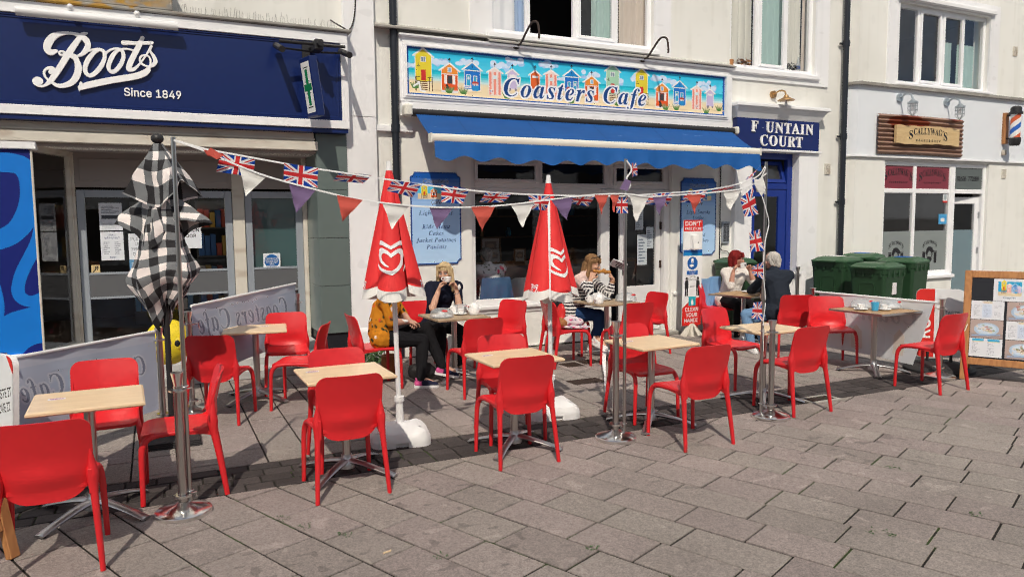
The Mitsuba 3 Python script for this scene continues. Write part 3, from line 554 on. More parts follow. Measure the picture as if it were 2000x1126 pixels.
for s_, wd in (([(-1.9, 2.5), (-1.55, 2.42), (-1.2, 2.38), (-1.13, 2.1), (-1.25, 1.75), (-1.5, 1.6), (-1.9, 1.55)], .20), ([(-1.05, 1.95), (-1.1, 1.62), (-1.27, 1.25), (-1.30, 1.05), (-1.2, .97), (-1.05, 1.02)], .12), ([(-2.0, .35), (-1.6, .4), (-1.45, .55), (-1.3, .68), (-1.05, .74)], .40), ([(-2.4, 1.4), (-1.7, 1.3), (-1.55, 1.05), (-1.6, .7), (-1.9, .6)], .22)):
    sw.append((stroke(s_, wd), L1))
part(wk, 'film', xfc(printed(sw, sbox(-3.1, .42, -1.11, 2.55)), wall_M(0, 9.18, 0)), 'print', False, label='blue window film with pale swirls')
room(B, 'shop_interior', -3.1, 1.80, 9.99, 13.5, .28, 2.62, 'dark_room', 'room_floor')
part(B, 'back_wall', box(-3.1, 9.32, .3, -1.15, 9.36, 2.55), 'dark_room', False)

# ---------- cafe building
C = thing('cafe_building', 'cream rendered building with white pier and large cafe shopfront', 'building')
wallp = sbox(2.57, 0, 10.98, 7.5)
for h in (sbox(3.89, .56, 6.14, 2.66), sbox(6.14, 0, 7.24, 2.66), sbox(8.80, 0, 9.83, 2.86), sbox(4.19, 4.29, 6.88, 6.2), sbox(8.36, 4.17, 10.22, 6.2)): wallp = wallp.difference(h)
part(C, 'wall', wall_ex(wallp, 9.30, 9.55), 'stucco_cream', False)
part(C, 'white_pier', cat([box(2.192, 9.19, .42, 2.57, 9.5, 3.068), box(2.192, 9.185, 3.074, 2.57, 9.5, 7.5), hull([(x, y, z) for x in (2.19, 2.575) for y, z in ((9.14, 0), (9.155, .39), (9.19, .44), (9.5, 0), (9.5, .44))])]), 'white_paint', False)
part(C, 'sill_band', cat([box(2.575, 9.235, 2.915, 3.06, 9.30, 2.99, .004)]), 'white_paint', False)
part(C, 'string_course', cat([hull([(x, y, z) for x in (2.575, 4.10) for y, z in ((9.30, 4.19), (9.12, 4.17), (9.12, 4.19), (9.30, 4.26))]), hull([(x, y, z) for x in (4.10, 8.34) for y, z in ((9.30, 4.15), (9.12, 4.13), (9.12, 4.15), (9.30, 4.215))])]), 'weathered_concrete', False, label='grey weathered lead ledge')
part(C, 'window_surround', wall_ex(union_all([sbox(3.90, 4.21, 7.18, 7.5), sbox(8.36, 4.0, 10.52, 7.5)]).difference(union_all([sbox(4.19, 4.29, 6.88, 6.2), sbox(8.36, 4.17, 10.22, 6.2)])), 9.27, 9.30), 'white_paint', False)
part(C, 'plinth', cat([box(2.58, 9.27, 0, 3.88, 9.30, .55), box(3.89, 9.275, 0, 6.13, 9.30, .02), box(7.26, 9.27, .0, 8.42, 9.30, .60), box(7.26, 9.24, .60, 8.42, 9.30, .635)]), 'stucco_cream', False)
win(C, 'window', 4.19, 6.88, 4.29, 6.2, 9.36, [4.80, 5.56, 6.25], casements=(2,), openings=(1,), fw=.075)
part(C, 'window_sill', cat([box(4.13, 9.22, 4.215, 6.95, 9.42, 4.292, .01)]), 'white_pvc', False)
win(C, 'window', 8.36, 10.22, 4.17, 6.2, 9.36, [8.98, 9.62], casements=(1,), fw=.08)
part(C, 'window_sill', cat([box(8.32, 9.22, 4.09, 10.28, 9.42, 4.172, .01)]), 'white_pvc', False)
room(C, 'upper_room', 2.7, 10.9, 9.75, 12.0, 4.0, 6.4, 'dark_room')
pr('frame_white', (0.70, 0.70, 0.70), 0.45)
win(C, 'shop_window', 3.89, 6.14, .60, 2.23, 9.37, [], fw=.085, mat='frame_white')
part(C, 'shop_sill', cat([box(3.86, 9.24, .555, 6.13, 9.50, .60, .008), box(3.88, 9.28, .50, 6.13, 9.30, .555)]), 'frame_white', False)
win(C, 'fanlight', 3.89, 6.14, 2.23, 2.66, 9.365, [4.98], fw=.075, mat='frame_white', casements=(0,))
win(C, 'fanlight', 6.14, 7.24, 2.23, 2.66, 9.365, [], fw=.075, mat='frame_white', casements=(0,))
part(C, 'door_post', cat([box(5.98, 9.34, 0.02, 6.139, 9.45, 2.23, .01), box(7.14, 9.34, 0.02, 7.24, 9.45, 2.23, .01), box(6.14, 9.35, 2.15, 7.14, 9.44, 2.229, .006)]), 'frame_white', False)
part(C, 'threshold', box(6.0, 9.10, 0, 7.3, 9.55, .05, .01), 'weathered_concrete', False)
dk = numbered(C + '__door')            # opened inward a little, hinged on the right
D = Mt(7.13, 9.42, 0.06, 6)
put(dk, xf(cat([box(-.82, 0, 0, -.70, .045, 2.07, .004), box(-.10, 0, 0, 0, .045, 2.07, .004), box(-.70, .001, 1.94, -.10, .044, 2.07, .004), box(-.70, .001, 0, -.10, .044, .70, .004)]), D), 'frame_white', False)
part(dk, 'pane', xf(quad([(-.70, .02, .70), (-.10, .02, .70), (-.10, .02, 1.94), (-.70, .02, 1.94)]), D), 'pane', False)
part(dk, 'handle', xf(cat([box(-.775, -.012, .88, -.745, 0, 1.10, .003), tube([(-.76, -.01, 1.0), (-.76, -.05, 1.0), (-.66, -.05, 1.0)], .009, 8)]), D), 'black_metal')
for z in (.35, 1.02, 1.62): part(dk, 'hinge', xf(cat([box(-.03, -.012, z - .06, .03, -.001, z + .06, .003), tube([(.0, -.012, z - .06), (.0, -.012, z + .06)], .008, 8)]), D), 'rust_iron')
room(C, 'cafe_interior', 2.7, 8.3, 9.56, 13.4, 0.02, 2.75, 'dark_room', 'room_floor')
# entrance of the flats
part(C, 'entrance_pilaster', cat([box(8.44, 9.21, 0, 8.80, 9.32, 2.86, .004), box(9.83, 9.21, 0, 10.28, 9.32, 2.86, .004), box(8.40, 9.19, 0, 8.80, 9.21, .3), box(9.83, 9.19, 0, 10.30, 9.21, .3)]), 'white_paint', False)
part(C, 'entrance_cornice', cat([box(8.42, 9.16, 2.865, 10.30, 9.30, 2.898, .004), hull([(x0, y, z) for x0, y, z in ((8.44, 9.2, 3.385), (10.25, 9.2, 3.385), (8.44, 9.30, 3.385), (10.25, 9.30, 3.385), (8.37, 9.10, 3.55), (10.35, 9.10, 3.55), (8.37, 9.30, 3.55), (10.35, 9.30, 3.55))]), box(8.34, 9.07, 3.551, 10.39, 9.30, 3.60, .006), box(8.355, 9.085, 3.60, 10.37, 9.30, 3.612)]), 'white_paint', False)
ek = numbered(C + '__entrance_door')
put(ek, cat([box(8.80, 9.36, 0, 8.90, 9.45, 2.86, .006), box(9.72, 9.36, 0, 9.83, 9.45, 2.86, .006), box(8.90, 9.365, 2.76, 9.72, 9.44, 2.86), box(8.90, 9.365, 2.26, 9.72, 9.44, 2.36, .006), box(8.90, 9.38, .05, 9.02, 9.43, 2.26, .004), box(9.55, 9.38, .05, 9.72, 9.43, 2.26, .004), box(9.02, 9.381, 2.14, 9.55, 9.429, 2.26), box(9.02, 9.381, .05, 9.55, 9.429, .30)]), 'door_blue', False)
part(ek, 'pane', quad([(9.02, 9.40, .30), (9.55, 9.40, .30), (9.55, 9.40, 2.14), (9.02, 9.40, 2.14)]), 'pane', False)
vt = Mt(0, 0, 0); V_ = np.eye(4); an = math.radians(-18); V_[1:3, 1:3] = [[math.cos(an), -math.sin(an)], [math.sin(an), math.cos(an)]]; V_ = np.array([[1, 0, 0, 0], [0, 1, 0, 9.39], [0, 0, 1, 2.37], [0, 0, 0, 1.0]]) @ V_
part(ek, 'vent_light', xf(cat([box(8.92, -.02, 0, 8.98, .03, .38), box(9.64, -.02, 0, 9.70, .03, .38), box(8.98, -.019, 0, 9.64, .029, .06), box(8.98, -.019, .32, 9.64, .029, .38)]), V_), 'door_blue', False)
part(ek, 'vent_pane', xf(quad([(8.98, 0, .06), (9.64, 0, .06), (9.64, 0, .32), (8.98, 0, .32)]), V_), 'pane', False)
pr('sage_wall', (0.24, 0.25, 0.20), 0.9)
room(C, 'hallway', 8.6, 10.2, 9.56, 11.0, 0.02, 2.9, 'sage_wall', 'room_floor')

# ---------- barber's building on the right
R = thing('barber_building', 'cream and pale blue building with barber shopfront standing proud', 'building')
YR = 9.15
wp = sbox(11.10, 0, 19.5, 7.5)
for h in (sbox(11.86, .64, 13.84, 2.80), sbox(13.84, 0, 14.86, 2.80), sbox(12.08, 4.14, 14.66, 5.58)): wp = wp.difference(h)
part(R, 'wall', wall_ex(wp, YR, YR + .3), 'stucco_cream', False)
part(R, 'corner', hull([(10.985, 9.31, z) for z in (0, 7.5)] + [(11.098, YR, z) for z in (0, 7.5)] + [(11.098, 9.6, z) for z in (0, 7.5)] + [(10.985, 9.6, z) for z in (0, 7.5)]), 'stucco_cream', False)
band = [(10.955, 9.30), (11.085, YR - .03), (19.5, YR - .03), (19.5, YR - .002), (11.10, YR - .002), (10.985, 9.30)]
pr('pale_blue_paint', (0.71, 0.75, 0.80), 0.7)
part(R, 'fascia_band', cat([ex(Polygon(band), 4.03 - 2.87).apply_translation((0, 0, 2.87)) or 0] if False else [xf(ex(Polygon(band), 1.16), np.array([[1, 0, 0, 0], [0, 1, 0, 0], [0, 0, 1, 2.87], [0, 0, 0, 1.0]]))]), 'pale_blue_paint', False)
b2 = [(10.94, 9.30), (11.075, YR - .05), (19.5, YR - .05), (19.5, YR - .001), (11.10, YR - .001), (10.985, 9.30)]
part(R, 'moulding', cat([xf(ex(Polygon(b2), .03), Mt(0, 0, 2.84)), xf(ex(Polygon(b2), .03), Mt(0, 0, 4.031))]), 'white_paint', False)
b3 = [(10.90, 9.30), (11.045, YR - .10), (19.5, YR - .10), (19.5, YR), (11.10, YR), (10.985, 9.30)]
part(R, 'ledge', cat([xf(ex(Polygon(b3), .05), Mt(0, 0, 4.062))]), 'weathered_concrete', False, label='grey weathered lead ledge')
part(R, 'window_surround', wall_ex(sbox(11.80, 4.113, 14.95, 5.80).difference(sbox(12.08, 4.14, 14.66, 5.58)), YR - .03, YR), 'white_paint', False)
part(R, 'window_head', box(12.0, YR - .10, 5.61, 14.75, YR - .03, 5.69, .01), 'white_paint', False)
win(R, 'window', 12.08, 14.66, 4.16, 5.58, YR + .06, [12.72, 13.36, 14.0], casements=(1, 2), fw=.07)
part(R, 'window_sill', box(12.02, YR - .10, 4.115, 14.72, YR + .12, 4.162, .008), 'white_pvc', False)
room(R, 'upper_room', 11.3, 16, YR + .31, 12.2, 4.1, 5.9, 'dark_room')
win(R, 'shop_window', 11.86, 13.84, .68, 2.80, YR + .05, [12.76], fw=.085, zs=(2.26,))
part(R, 'shop_sill', box(11.84, YR - .06, .62, 13.86, YR + .13, .681, .008), 'white_pvc', False)
win(R, 'fanlight', 13.84, 14.86, 2.22, 2.80, YR + .05, [], fw=.085)
part(R, 'door_post', cat([box(13.84, YR + .05, .05, 13.93, YR + .12, 2.22, .006), box(14.77, YR + .05, .05, 14.86, YR + .12, 2.22, .006)]), 'white_pvc', False)
dk = numbered(R + '__door'); D = Mt(14.76, YR + .10, .06, -24)
D = Mt(14.76, YR + .10, .06, -9)
put(dk, xf(cat([box(-.82, 0, 0, -.71, .05, 2.10, .004), box(-.11, 0, 0, 0, .05, 2.10, .004), box(-.71, .001, 1.97, -.11, .049, 2.10, .004), box(-.71, .001, 0, -.11, .049, .16, .004)]), D), 'white_pvc', False)
part(dk, 'pane', xf(quad([(-.71, .02, .16), (-.11, .02, .16), (-.11, .02, 1.97), (-.71, .02, 1.97)]), D), 'pane', False)
for z in (.4, 1.05, 1.75): part(dk, 'hinge', xf(cat([box(-.03, -.014, z - .06, .03, -.001, z + .06, .003)]), D), 'alloy', False)
part(dk, 'frosted_film', xf(quad([(-.71, .028, .16), (-.11, .028, .16), (-.11, .028, 1.46), (-.71, .028, 1.46)]), D), 'door_film', False)
room(R, 'barber_interior', 11.3, 16, YR + .31, 12.8, .02, 2.85, 'barber_wall', 'room_wood')
# frosted film, red film and lettering on the barber's glass
def film(x0, x1, z0, z1, mat, label, y=YR + .074, cat_='window film', group=None):
    return solo('window_film', xf(quad([(x0, z0, 0), (x1, z0, 0), (x1, z1, 0), (x0, z1, 0)]), wall_M(0, y, 0)), mat, label, cat_, group, smooth=False)
pr('red_film', (0.20, 0.028, 0.045), 0.4, True); pr('frost_film', (0.22, 0.25, 0.25), 0.5, True); pr('grey_film', (0.10, 0.12, 0.12), 0.4, True)
film(11.945, 12.715, 2.305, 2.712, 'red_film', 'dark red film on the left top pane of the barber shopfront')
film(12.805, 13.755, 2.305, 2.712, 'red_film', 'dark red film on the middle top pane of the barber shopfront')
film(13.93, 14.77, 2.31, 2.712, 'grey_film', 'grey film with a telephone number on the top pane above the barber door')
film(11.945, 12.715, .77, 1.52, 'frost_film', 'frosted film on the lower left barber window behind the bins')
film(12.805, 13.755, .77, 1.52, 'frost_film', 'frosted film on the lower right barber window')
def letter(g, M, mat, name, label, cat_='lettering', group=None, d=.0015, smooth=False):
    k = thing(name, label, cat_, group)
    for q in getattr(g, 'geoms', [g]): part(k, 'letter', xf(ex(q, d), M), mat, smooth)
    return k
pr('ink_black', (0.012, 0.012, 0.014), 0.5); pr('ink_navy', (0.012, 0.035, 0.16), 0.5); pr('ink_white', (0.86, 0.87, 0.88), 0.45)
def scally(cx, z, w, bulge, big=1.5):
    g, wd = serif('CALLYWAG', 1.0, 'b', .04); g = affinity.scale(g, .66, 1.20, origin=(0, 0)); wd *= .66
    s0, sw_ = serif('S', big, 'b'); s0 = affinity.scale(s0, .72, 1, origin=(0, 0)); sw_ *= .72
    G = union_all([affinity.translate(s0, -sw_ - .05, -.62), g, affinity.translate(serif("'", 1, 'b')[0], wd, .15), affinity.translate(s0, wd + .22, -.62)])
    x0, _, x1, _ = G.bounds; k = w / (x1 - x0); G = affinity.scale(affinity.translate(G, -(x0 + x1) / 2, 0), k, k, origin=(0, 0))
    return affinity.translate(arc(G, 0, 0, bulge, w / 2), cx, z)
def spaced(text, cx, z, h, w, bold=True):
    n = len(text); return union_all([sans_at(c, cx + (i - (n - 1) / 2) * w / (n - 1), z, h, bold) for i, c in enumerate(text) if c != ' '])
for cx, lab in ((12.33, 'left'), (13.28, 'middle')):
    letter(union_all([scally(cx, 2.50, .76, .05), spaced('BARBERSHOP', cx, 2.40, .032, .46)]), wall_M(0, YR + .072, 0), 'ink_black', 'window_lettering', f'black shop name and BARBERSHOP on the {lab} dark red top pane')
letter(spaced('01626 772889', 14.34, 2.47, .085, .62), wall_M(0, YR + .072, 0), 'ink_black', 'window_lettering', 'black telephone number on the grey pane above the barber door')
def emblem(cx):
    f = [scally(cx, 1.23, .40, .05), ell(cx, 1.08, .085, .10).difference(ell(cx, 1.05, .06, .085)), stroke([(cx - .09, 1.10), (cx - .05, 1.18), (cx + .03, 1.19), (cx + .10, 1.13)], .05), ell(cx, .98, .07, .05), sbox(cx - .19, .92, cx - .14, 1.10).buffer(.012), sbox(cx + .14, .92, cx + .19, 1.10).buffer(.012), sbox(cx - .205, 1.12, cx - .125, 1.135), sbox(cx + .125, 1.12, cx + .205, 1.135)]
    return union_all(f)
for cx, lab in ((12.33, 'left'), (13.28, 'right')):
    letter(emblem(cx), wall_M(0, YR + .072, 0), 'ink_black', 'window_emblem', f'black shop name over a bearded face on the {lab} frosted barber pane', 'emblem')

# ---------- row opposite, behind the camera (seen only as reflections)
O = thing('opposite_building', 'pale rendered terrace across the square, reflected in the upper windows', 'building')
part(O, 'wall', box(-30, -19, 0, 40, -18, 6.5), 'stucco_cream', False)
for i in range(9): part(O, 'window', box(-27 + 7 * i, -17.99, 3.2, -24 + 7 * i, -17.9, 5.2), 'dark_room', False)
for i in range(9): part(O, 'shopfront', box(-28 + 7 * i, -17.99, .2, -23 + 7 * i, -17.9, 2.5), 'dark_room', False)
part(O, 'roof', hull([(x, y, z) for x in (-30, 40) for y, z in ((-17.7, 6.5), (-23, 6.5), (-20.5, 9.0))]), 'grey_panel', False)

# ================================================================== signs and fittings on the fronts
# ---------- chemist's fascia
F = thing('shop_fascia', 'long navy fascia with white script lettering in a white frame', 'shop sign')
part(F, 'frame', cat([box(-3.6, 9.02, 2.89, 2.195, 9.30, 2.985, .004), box(2.11, 9.02, 2.986, 2.195, 9.30, 3.89, .004), box(-3.6, 9.02, 3.891, 2.195, 9.30, 4.015, .004)]), 'white_pvc', False)
part(F, 'lower_strip', box(-3.6, 9.04, 2.842, 2.18, 9.30, 2.889), 'navy_paint', False)
part(F, 'panel', box(-3.6, 9.055, 2.986, 2.109, 9.10, 3.889), 'navy_paint', False)
part(F, 'bead', cat([box(-3.6, 9.035 + .01 * i, z0 + (.022 * i if s > 0 else -.022 * i) - .011, 2.109 - .022 * i, 9.09, z0 + (.022 * i if s > 0 else -.022 * i) + .011, .005) for z0, s in ((3.0, 1), (3.877, -1)) for i in range(3)] + [box(2.098 - .022 * i - .011, 9.035 + .01 * i, 3.0, 2.098 - .022 * i + .011, 9.09, 3.877, .005) for i in range(3)]), 'navy_paint', False)
HB = (-1.08, 3.793), (0.46, 3.953), (-1.12, 2.97), (0.42, 3.059)       # (tracing sheet of the lettering: a 2000 x 1000 sheet laid on the fascia)
def sheet(p):
    u, v = p[0] / 2000, p[1] / 1000
    a = np.array(HB[0]) * (1 - u) * (1 - v) + np.array(HB[1]) * u * (1 - v) + np.array(HB[2]) * (1 - u) * v + np.array(HB[3]) * u * v
    return tuple(a)
def sk(pts, w):
    k = 0.00083
    return stroke([sheet(p) for p in pts], [x * k for x in w] if np.ndim(w) else w * k)
logo = union_all([
    sk([(365, 335), (300, 350), (262, 310), (275, 240), (330, 165), (430, 125), (540, 122), (640, 150), (710, 200), (735, 260), (715, 320), (660, 375), (600, 400)], [40, 75, 80, 90, 80, 45, 28, 50, 75, 65, 65, 40, 20]),
    sk([(725, 120), (670, 140), (600, 230), (530, 330), (450, 460), (370, 590), (300, 690), (240, 745), (180, 760), (120, 725), (110, 690)], [18, 50, 62, 70, 70, 66, 60, 30, 26, 36, 40]),
    sk([(150, 700), (165, 695), (150, 690)], 90), sk([(290, 710), (235, 640), (225, 585), (260, 545), (310, 545), (330, 570), (300, 590)], [26, 26, 26, 30, 55, 60, 50]),
    sk([(600, 395), (530, 372), (470, 370), (420, 385), (398, 360), (420, 338), (470, 355), (540, 405), (600, 440)], [26, 30, 26, 22, 22, 22, 24, 32, 50]),
    sk([(595, 430), (620, 520), (605, 620), (545, 710), (440, 755), (360, 745), (300, 700)], [60, 75, 78, 70, 55, 44, 30]),
    sk([(650, 380), (700, 345), (770, 325), (850, 315), (915, 335), (935, 400), (900, 500), (830, 590), (760, 630), (710, 600), (700, 530), (735, 440), (800, 360), (860, 320)], [28, 26, 24, 34, 44, 44, 52, 52, 46, 48, 52, 56, 48, 36]),
    sk([(930, 400), (960, 350), (1020, 315), (1090, 305), (1150, 340), (1160, 420), (1120, 510), (1050, 580), (1000, 575), (980, 520), (1010, 430), (1060, 355), (1120, 320), (1200, 310), (1280, 325)], [26, 24, 24, 26, 44, 46, 50, 46, 44, 48, 54, 46, 30, 22, 20]),
    sk([(1400, 175), (1360, 260), (1300, 370), (1245, 480), (1225, 545), (1260, 560), (1310, 540), (1370, 480), (1440, 390), (1510, 280)], [44, 62, 64, 66, 62, 46, 34, 22, 20, 30]),
    sk([(1160, 235), (1340, 240), (1515, 235)], [52, 40, 44]), sk([(1505, 285), (1495, 330), (1540, 400), (1560, 460), (1530, 505), (1470, 520), (1400, 495), (1365, 450), (1375, 405), (1420, 385), (1475, 400), (1500, 450), (1490, 520), (1450, 570)], [34, 22, 44, 54, 44, 24, 26, 24, 22, 22, 22, 24, 26, 30]),
    sk([(1470, 560), (1420, 600), (1300, 640), (1000, 690), (760, 740), (645, 775)], [60, 78, 80, 80, 82, 62]), sk([(650, 720), (635, 780), (630, 815)], [30, 26, 12])])
part(F, 'lettering', xf(ex(logo, .03), wall_M(0, 9.045, 0)), 'ink_white', False, label='raised white script lettering with a long underline')
part(F, 'small_lettering', xf(ex(sans_at('Since 1849', 0.065, 3.135, .082, True, w=.56), .012), wall_M(0, 9.053, 0)), 'ink_white', False)
k = thing('light_trough', 'white tubular light trough along the top left of the navy fascia', 'sign light')
part(k, 'tube', tube([(-1.13, 8.93, 3.885), (0.34, 8.93, 3.885)], .046, 16), 'white_plastic')
for x in (-.66, -.05): part(k, 'bracket', cat([tube([(x, 8.93, 3.94), (x, 8.95, 3.99), (x, 9.02, 3.99)], .018, 8), sphere((x, 8.93, 3.975), .03)]), 'white_plastic')
k = thing('bird_spikes', 'row of thin metal bird spikes on the ledge above the navy fascia', 'bird spikes')
part(k, 'base_strip', box(0.34, 9.10, 4.056, 2.14, 9.16, 4.085), 'black_rubber', False)
part(k, 'spike', cat([tube([(x, 9.13, 4.08), (x + rng.normal(0, .012), 9.13 + rng.normal(0, .05), 4.165 + rng.normal(0, .008))], .0028, 4) for x in np.arange(.36, 2.13, .03)]), 'spike_metal', False, kind='stuff')
solo('cable', tube(smoothpath([(2.0, 9.05, 4.16), (2.14, 9.02, 4.08), (2.26, 9.15, 4.10), (2.33, 9.17, 4.30), (2.36, 9.18, 4.75)], 24), .008, 6), 'black_rubber', 'thin black cable looping up the white pier beside the bird spikes', 'cable')
k = thing('pharmacy_sign', 'projecting navy box sign with a green cross on a black bracket', 'projecting sign')
P = Mt(1.70, 8.72, 3.30, 14) @ np.array([[math.cos(.13), 0, -math.sin(.13), 0], [0, 1, 0, 0], [math.sin(.13), 0, math.cos(.13), 0], [0, 0, 0, 1.0]])
part(k, 'case', xf(box(-.045, -.14, -.33, .045, .14, .33, .006), P), 'navy_paint', False)
SD = P @ np.array([[0, 0, -1, -.0465], [-1, 0, 0, 0], [0, 1, 0, 0], [0, 0, 0, 1.0]])
cr = union_all([sbox(-.032, -.20, .032, .20), sbox(-.095, -.038, .095, .038)])
part(k, 'face', xfc(printed([(sbox(-.105, -.28, .105, .28), (.7, .72, .72)), (union_all([sbox(-.06, -.225, .06, -.213), sbox(-.06, .213, .06, .225), sbox(-.06, .06, .06, .07), sbox(-.06, -.07, .06, -.06)]), (.01, .03, .02)), (cr, (0.005, .17, .06))]), SD), 'print', False, label='white face with a green cross')
part(k, 'bracket', cat([box(1.66, 9.02, 3.36, 1.75, 9.05, 3.86, .004), tube([(1.76, 9.04, 3.80), (1.79, 8.62, 3.78)], .03, 8), box(1.74, 8.68, 3.72, 1.84, 8.90, 3.84, .01)]), 'black_metal')
for x0, x1 in ((1.74, 1.36), (1.84, 2.10)): part(k, 'lamp_arm', cat([tube([(x0, 8.78, 3.80), (x1, 8.74, 3.79)], .018, 8), tube([(x0, 8.86, 3.73), (x1, 8.80, 3.73)], .012, 8), tube([(x1, 8.98, 3.79), (x1, 8.55, 3.66)], .036, 10)]), 'black_metal')

# ---------- cafe sign board
G = thing('cafe_sign', 'long printed cafe sign of colourful beach huts in a white moulded frame', 'shop sign')
part(G, 'backing', box(2.90, 9.225, 3.12, 8.31, 9.299, 4.14), 'white_paint', False)
mo = []
for o_, i_, y in ((sbox(2.89, 3.30, 8.33, 4.13), sbox(2.98, 3.385, 8.185, 3.985), 9.20), (sbox(2.93, 3.34, 8.255, 4.05), sbox(2.98, 3.385, 8.185, 3.985), 9.18), (sbox(2.955, 3.362, 8.215, 4.01), sbox(2.98, 3.385, 8.185, 3.985), 9.165)):
    mo.append(wall_ex(o_.difference(i_), y, 9.224))
mo += [box(2.905, 9.19, 3.17, 8.30, 9.224, 3.285, .004), box(2.88, 9.14, 4.10, 8.34, 9.224, 4.125, .004)]
part(G, 'moulding', cat(mo), 'white_paint', False)
W_, H_ = 5.205, .60
sky_, sea_, sand_ = (.02, .55, .80), (.02, .45, .62), (.80, .66, .42)
Ls = [(sbox(0, 0, W_, H_), (.012, .09, .36)), (sbox(.035, .025, W_ - .035, H_ - .025), sky_)]
g2 = np.random.default_rng(5)
for i in range(6): Ls.append((sbox(.035, .30 + .045 * i, W_ - .035, H_ - .025), tuple(np.array((.10, .62, .82)) * (1 - i / 6) + np.array((.008, .50, .80)) * i / 6)))
for cx in np.linspace(.2, 5.0, 14):
    cx += g2.normal(0, .08); cy = .44 + g2.normal(0, .05)
    for c_, dx in (((.35, .58, .86), .015), ((.60, .74, .92), 0)):
        Ls.append((union_all([ell(cx + dx + q * .05 * g2.uniform(.7, 1.4), cy - dx + g2.normal(0, .018), .05 * g2.uniform(.6, 1.3), .036 * g2.uniform(.6, 1.2)) for q in range(-2, 3)]), c_))
for i, c_ in enumerate(((.01, .42, .58), (.02, .52, .66), (.12, .60, .72), (.30, .68, .76), (.55, .74, .74), (.74, .68, .50), (.80, .67, .44))):
    Ls.append((sbox(.035, .025, W_ - .035, .335 - .028 * i), c_))
for i in range(26):
    x, y = g2.uniform(.1, 5.1), g2.uniform(.04, .15); Ls.append((ell(x, y, g2.uniform(.08, .2), .008), (.70, .55, .33)))
def gable(x, b, w, h, c, roof=.07, trim=(.78, .78, .78)):
    body = poly((x, b), (x + w, b), (x + w, b + h), (x + w / 2, b + h + roof), (x, b + h))
    rf = stroke([(x - .02, b + h - .012), (x + w / 2, b + h + roof), (x + w + .02, b + h - .012)], .016, 0)
    return [(body.buffer(.006), trim), (body, c), (rf, (.80, .80, .80)), (sbox(x + w / 2 - .002, b + h + roof, x + w / 2 + .002, b + h + roof + .045), (.05, .05, .08)), (poly((x + w / 2 - .014, b + h + roof + .03), (x + w / 2 + .014, b + h + roof + .03), (x + w / 2, b + h + roof + .055)), (.03, .03, .05))]
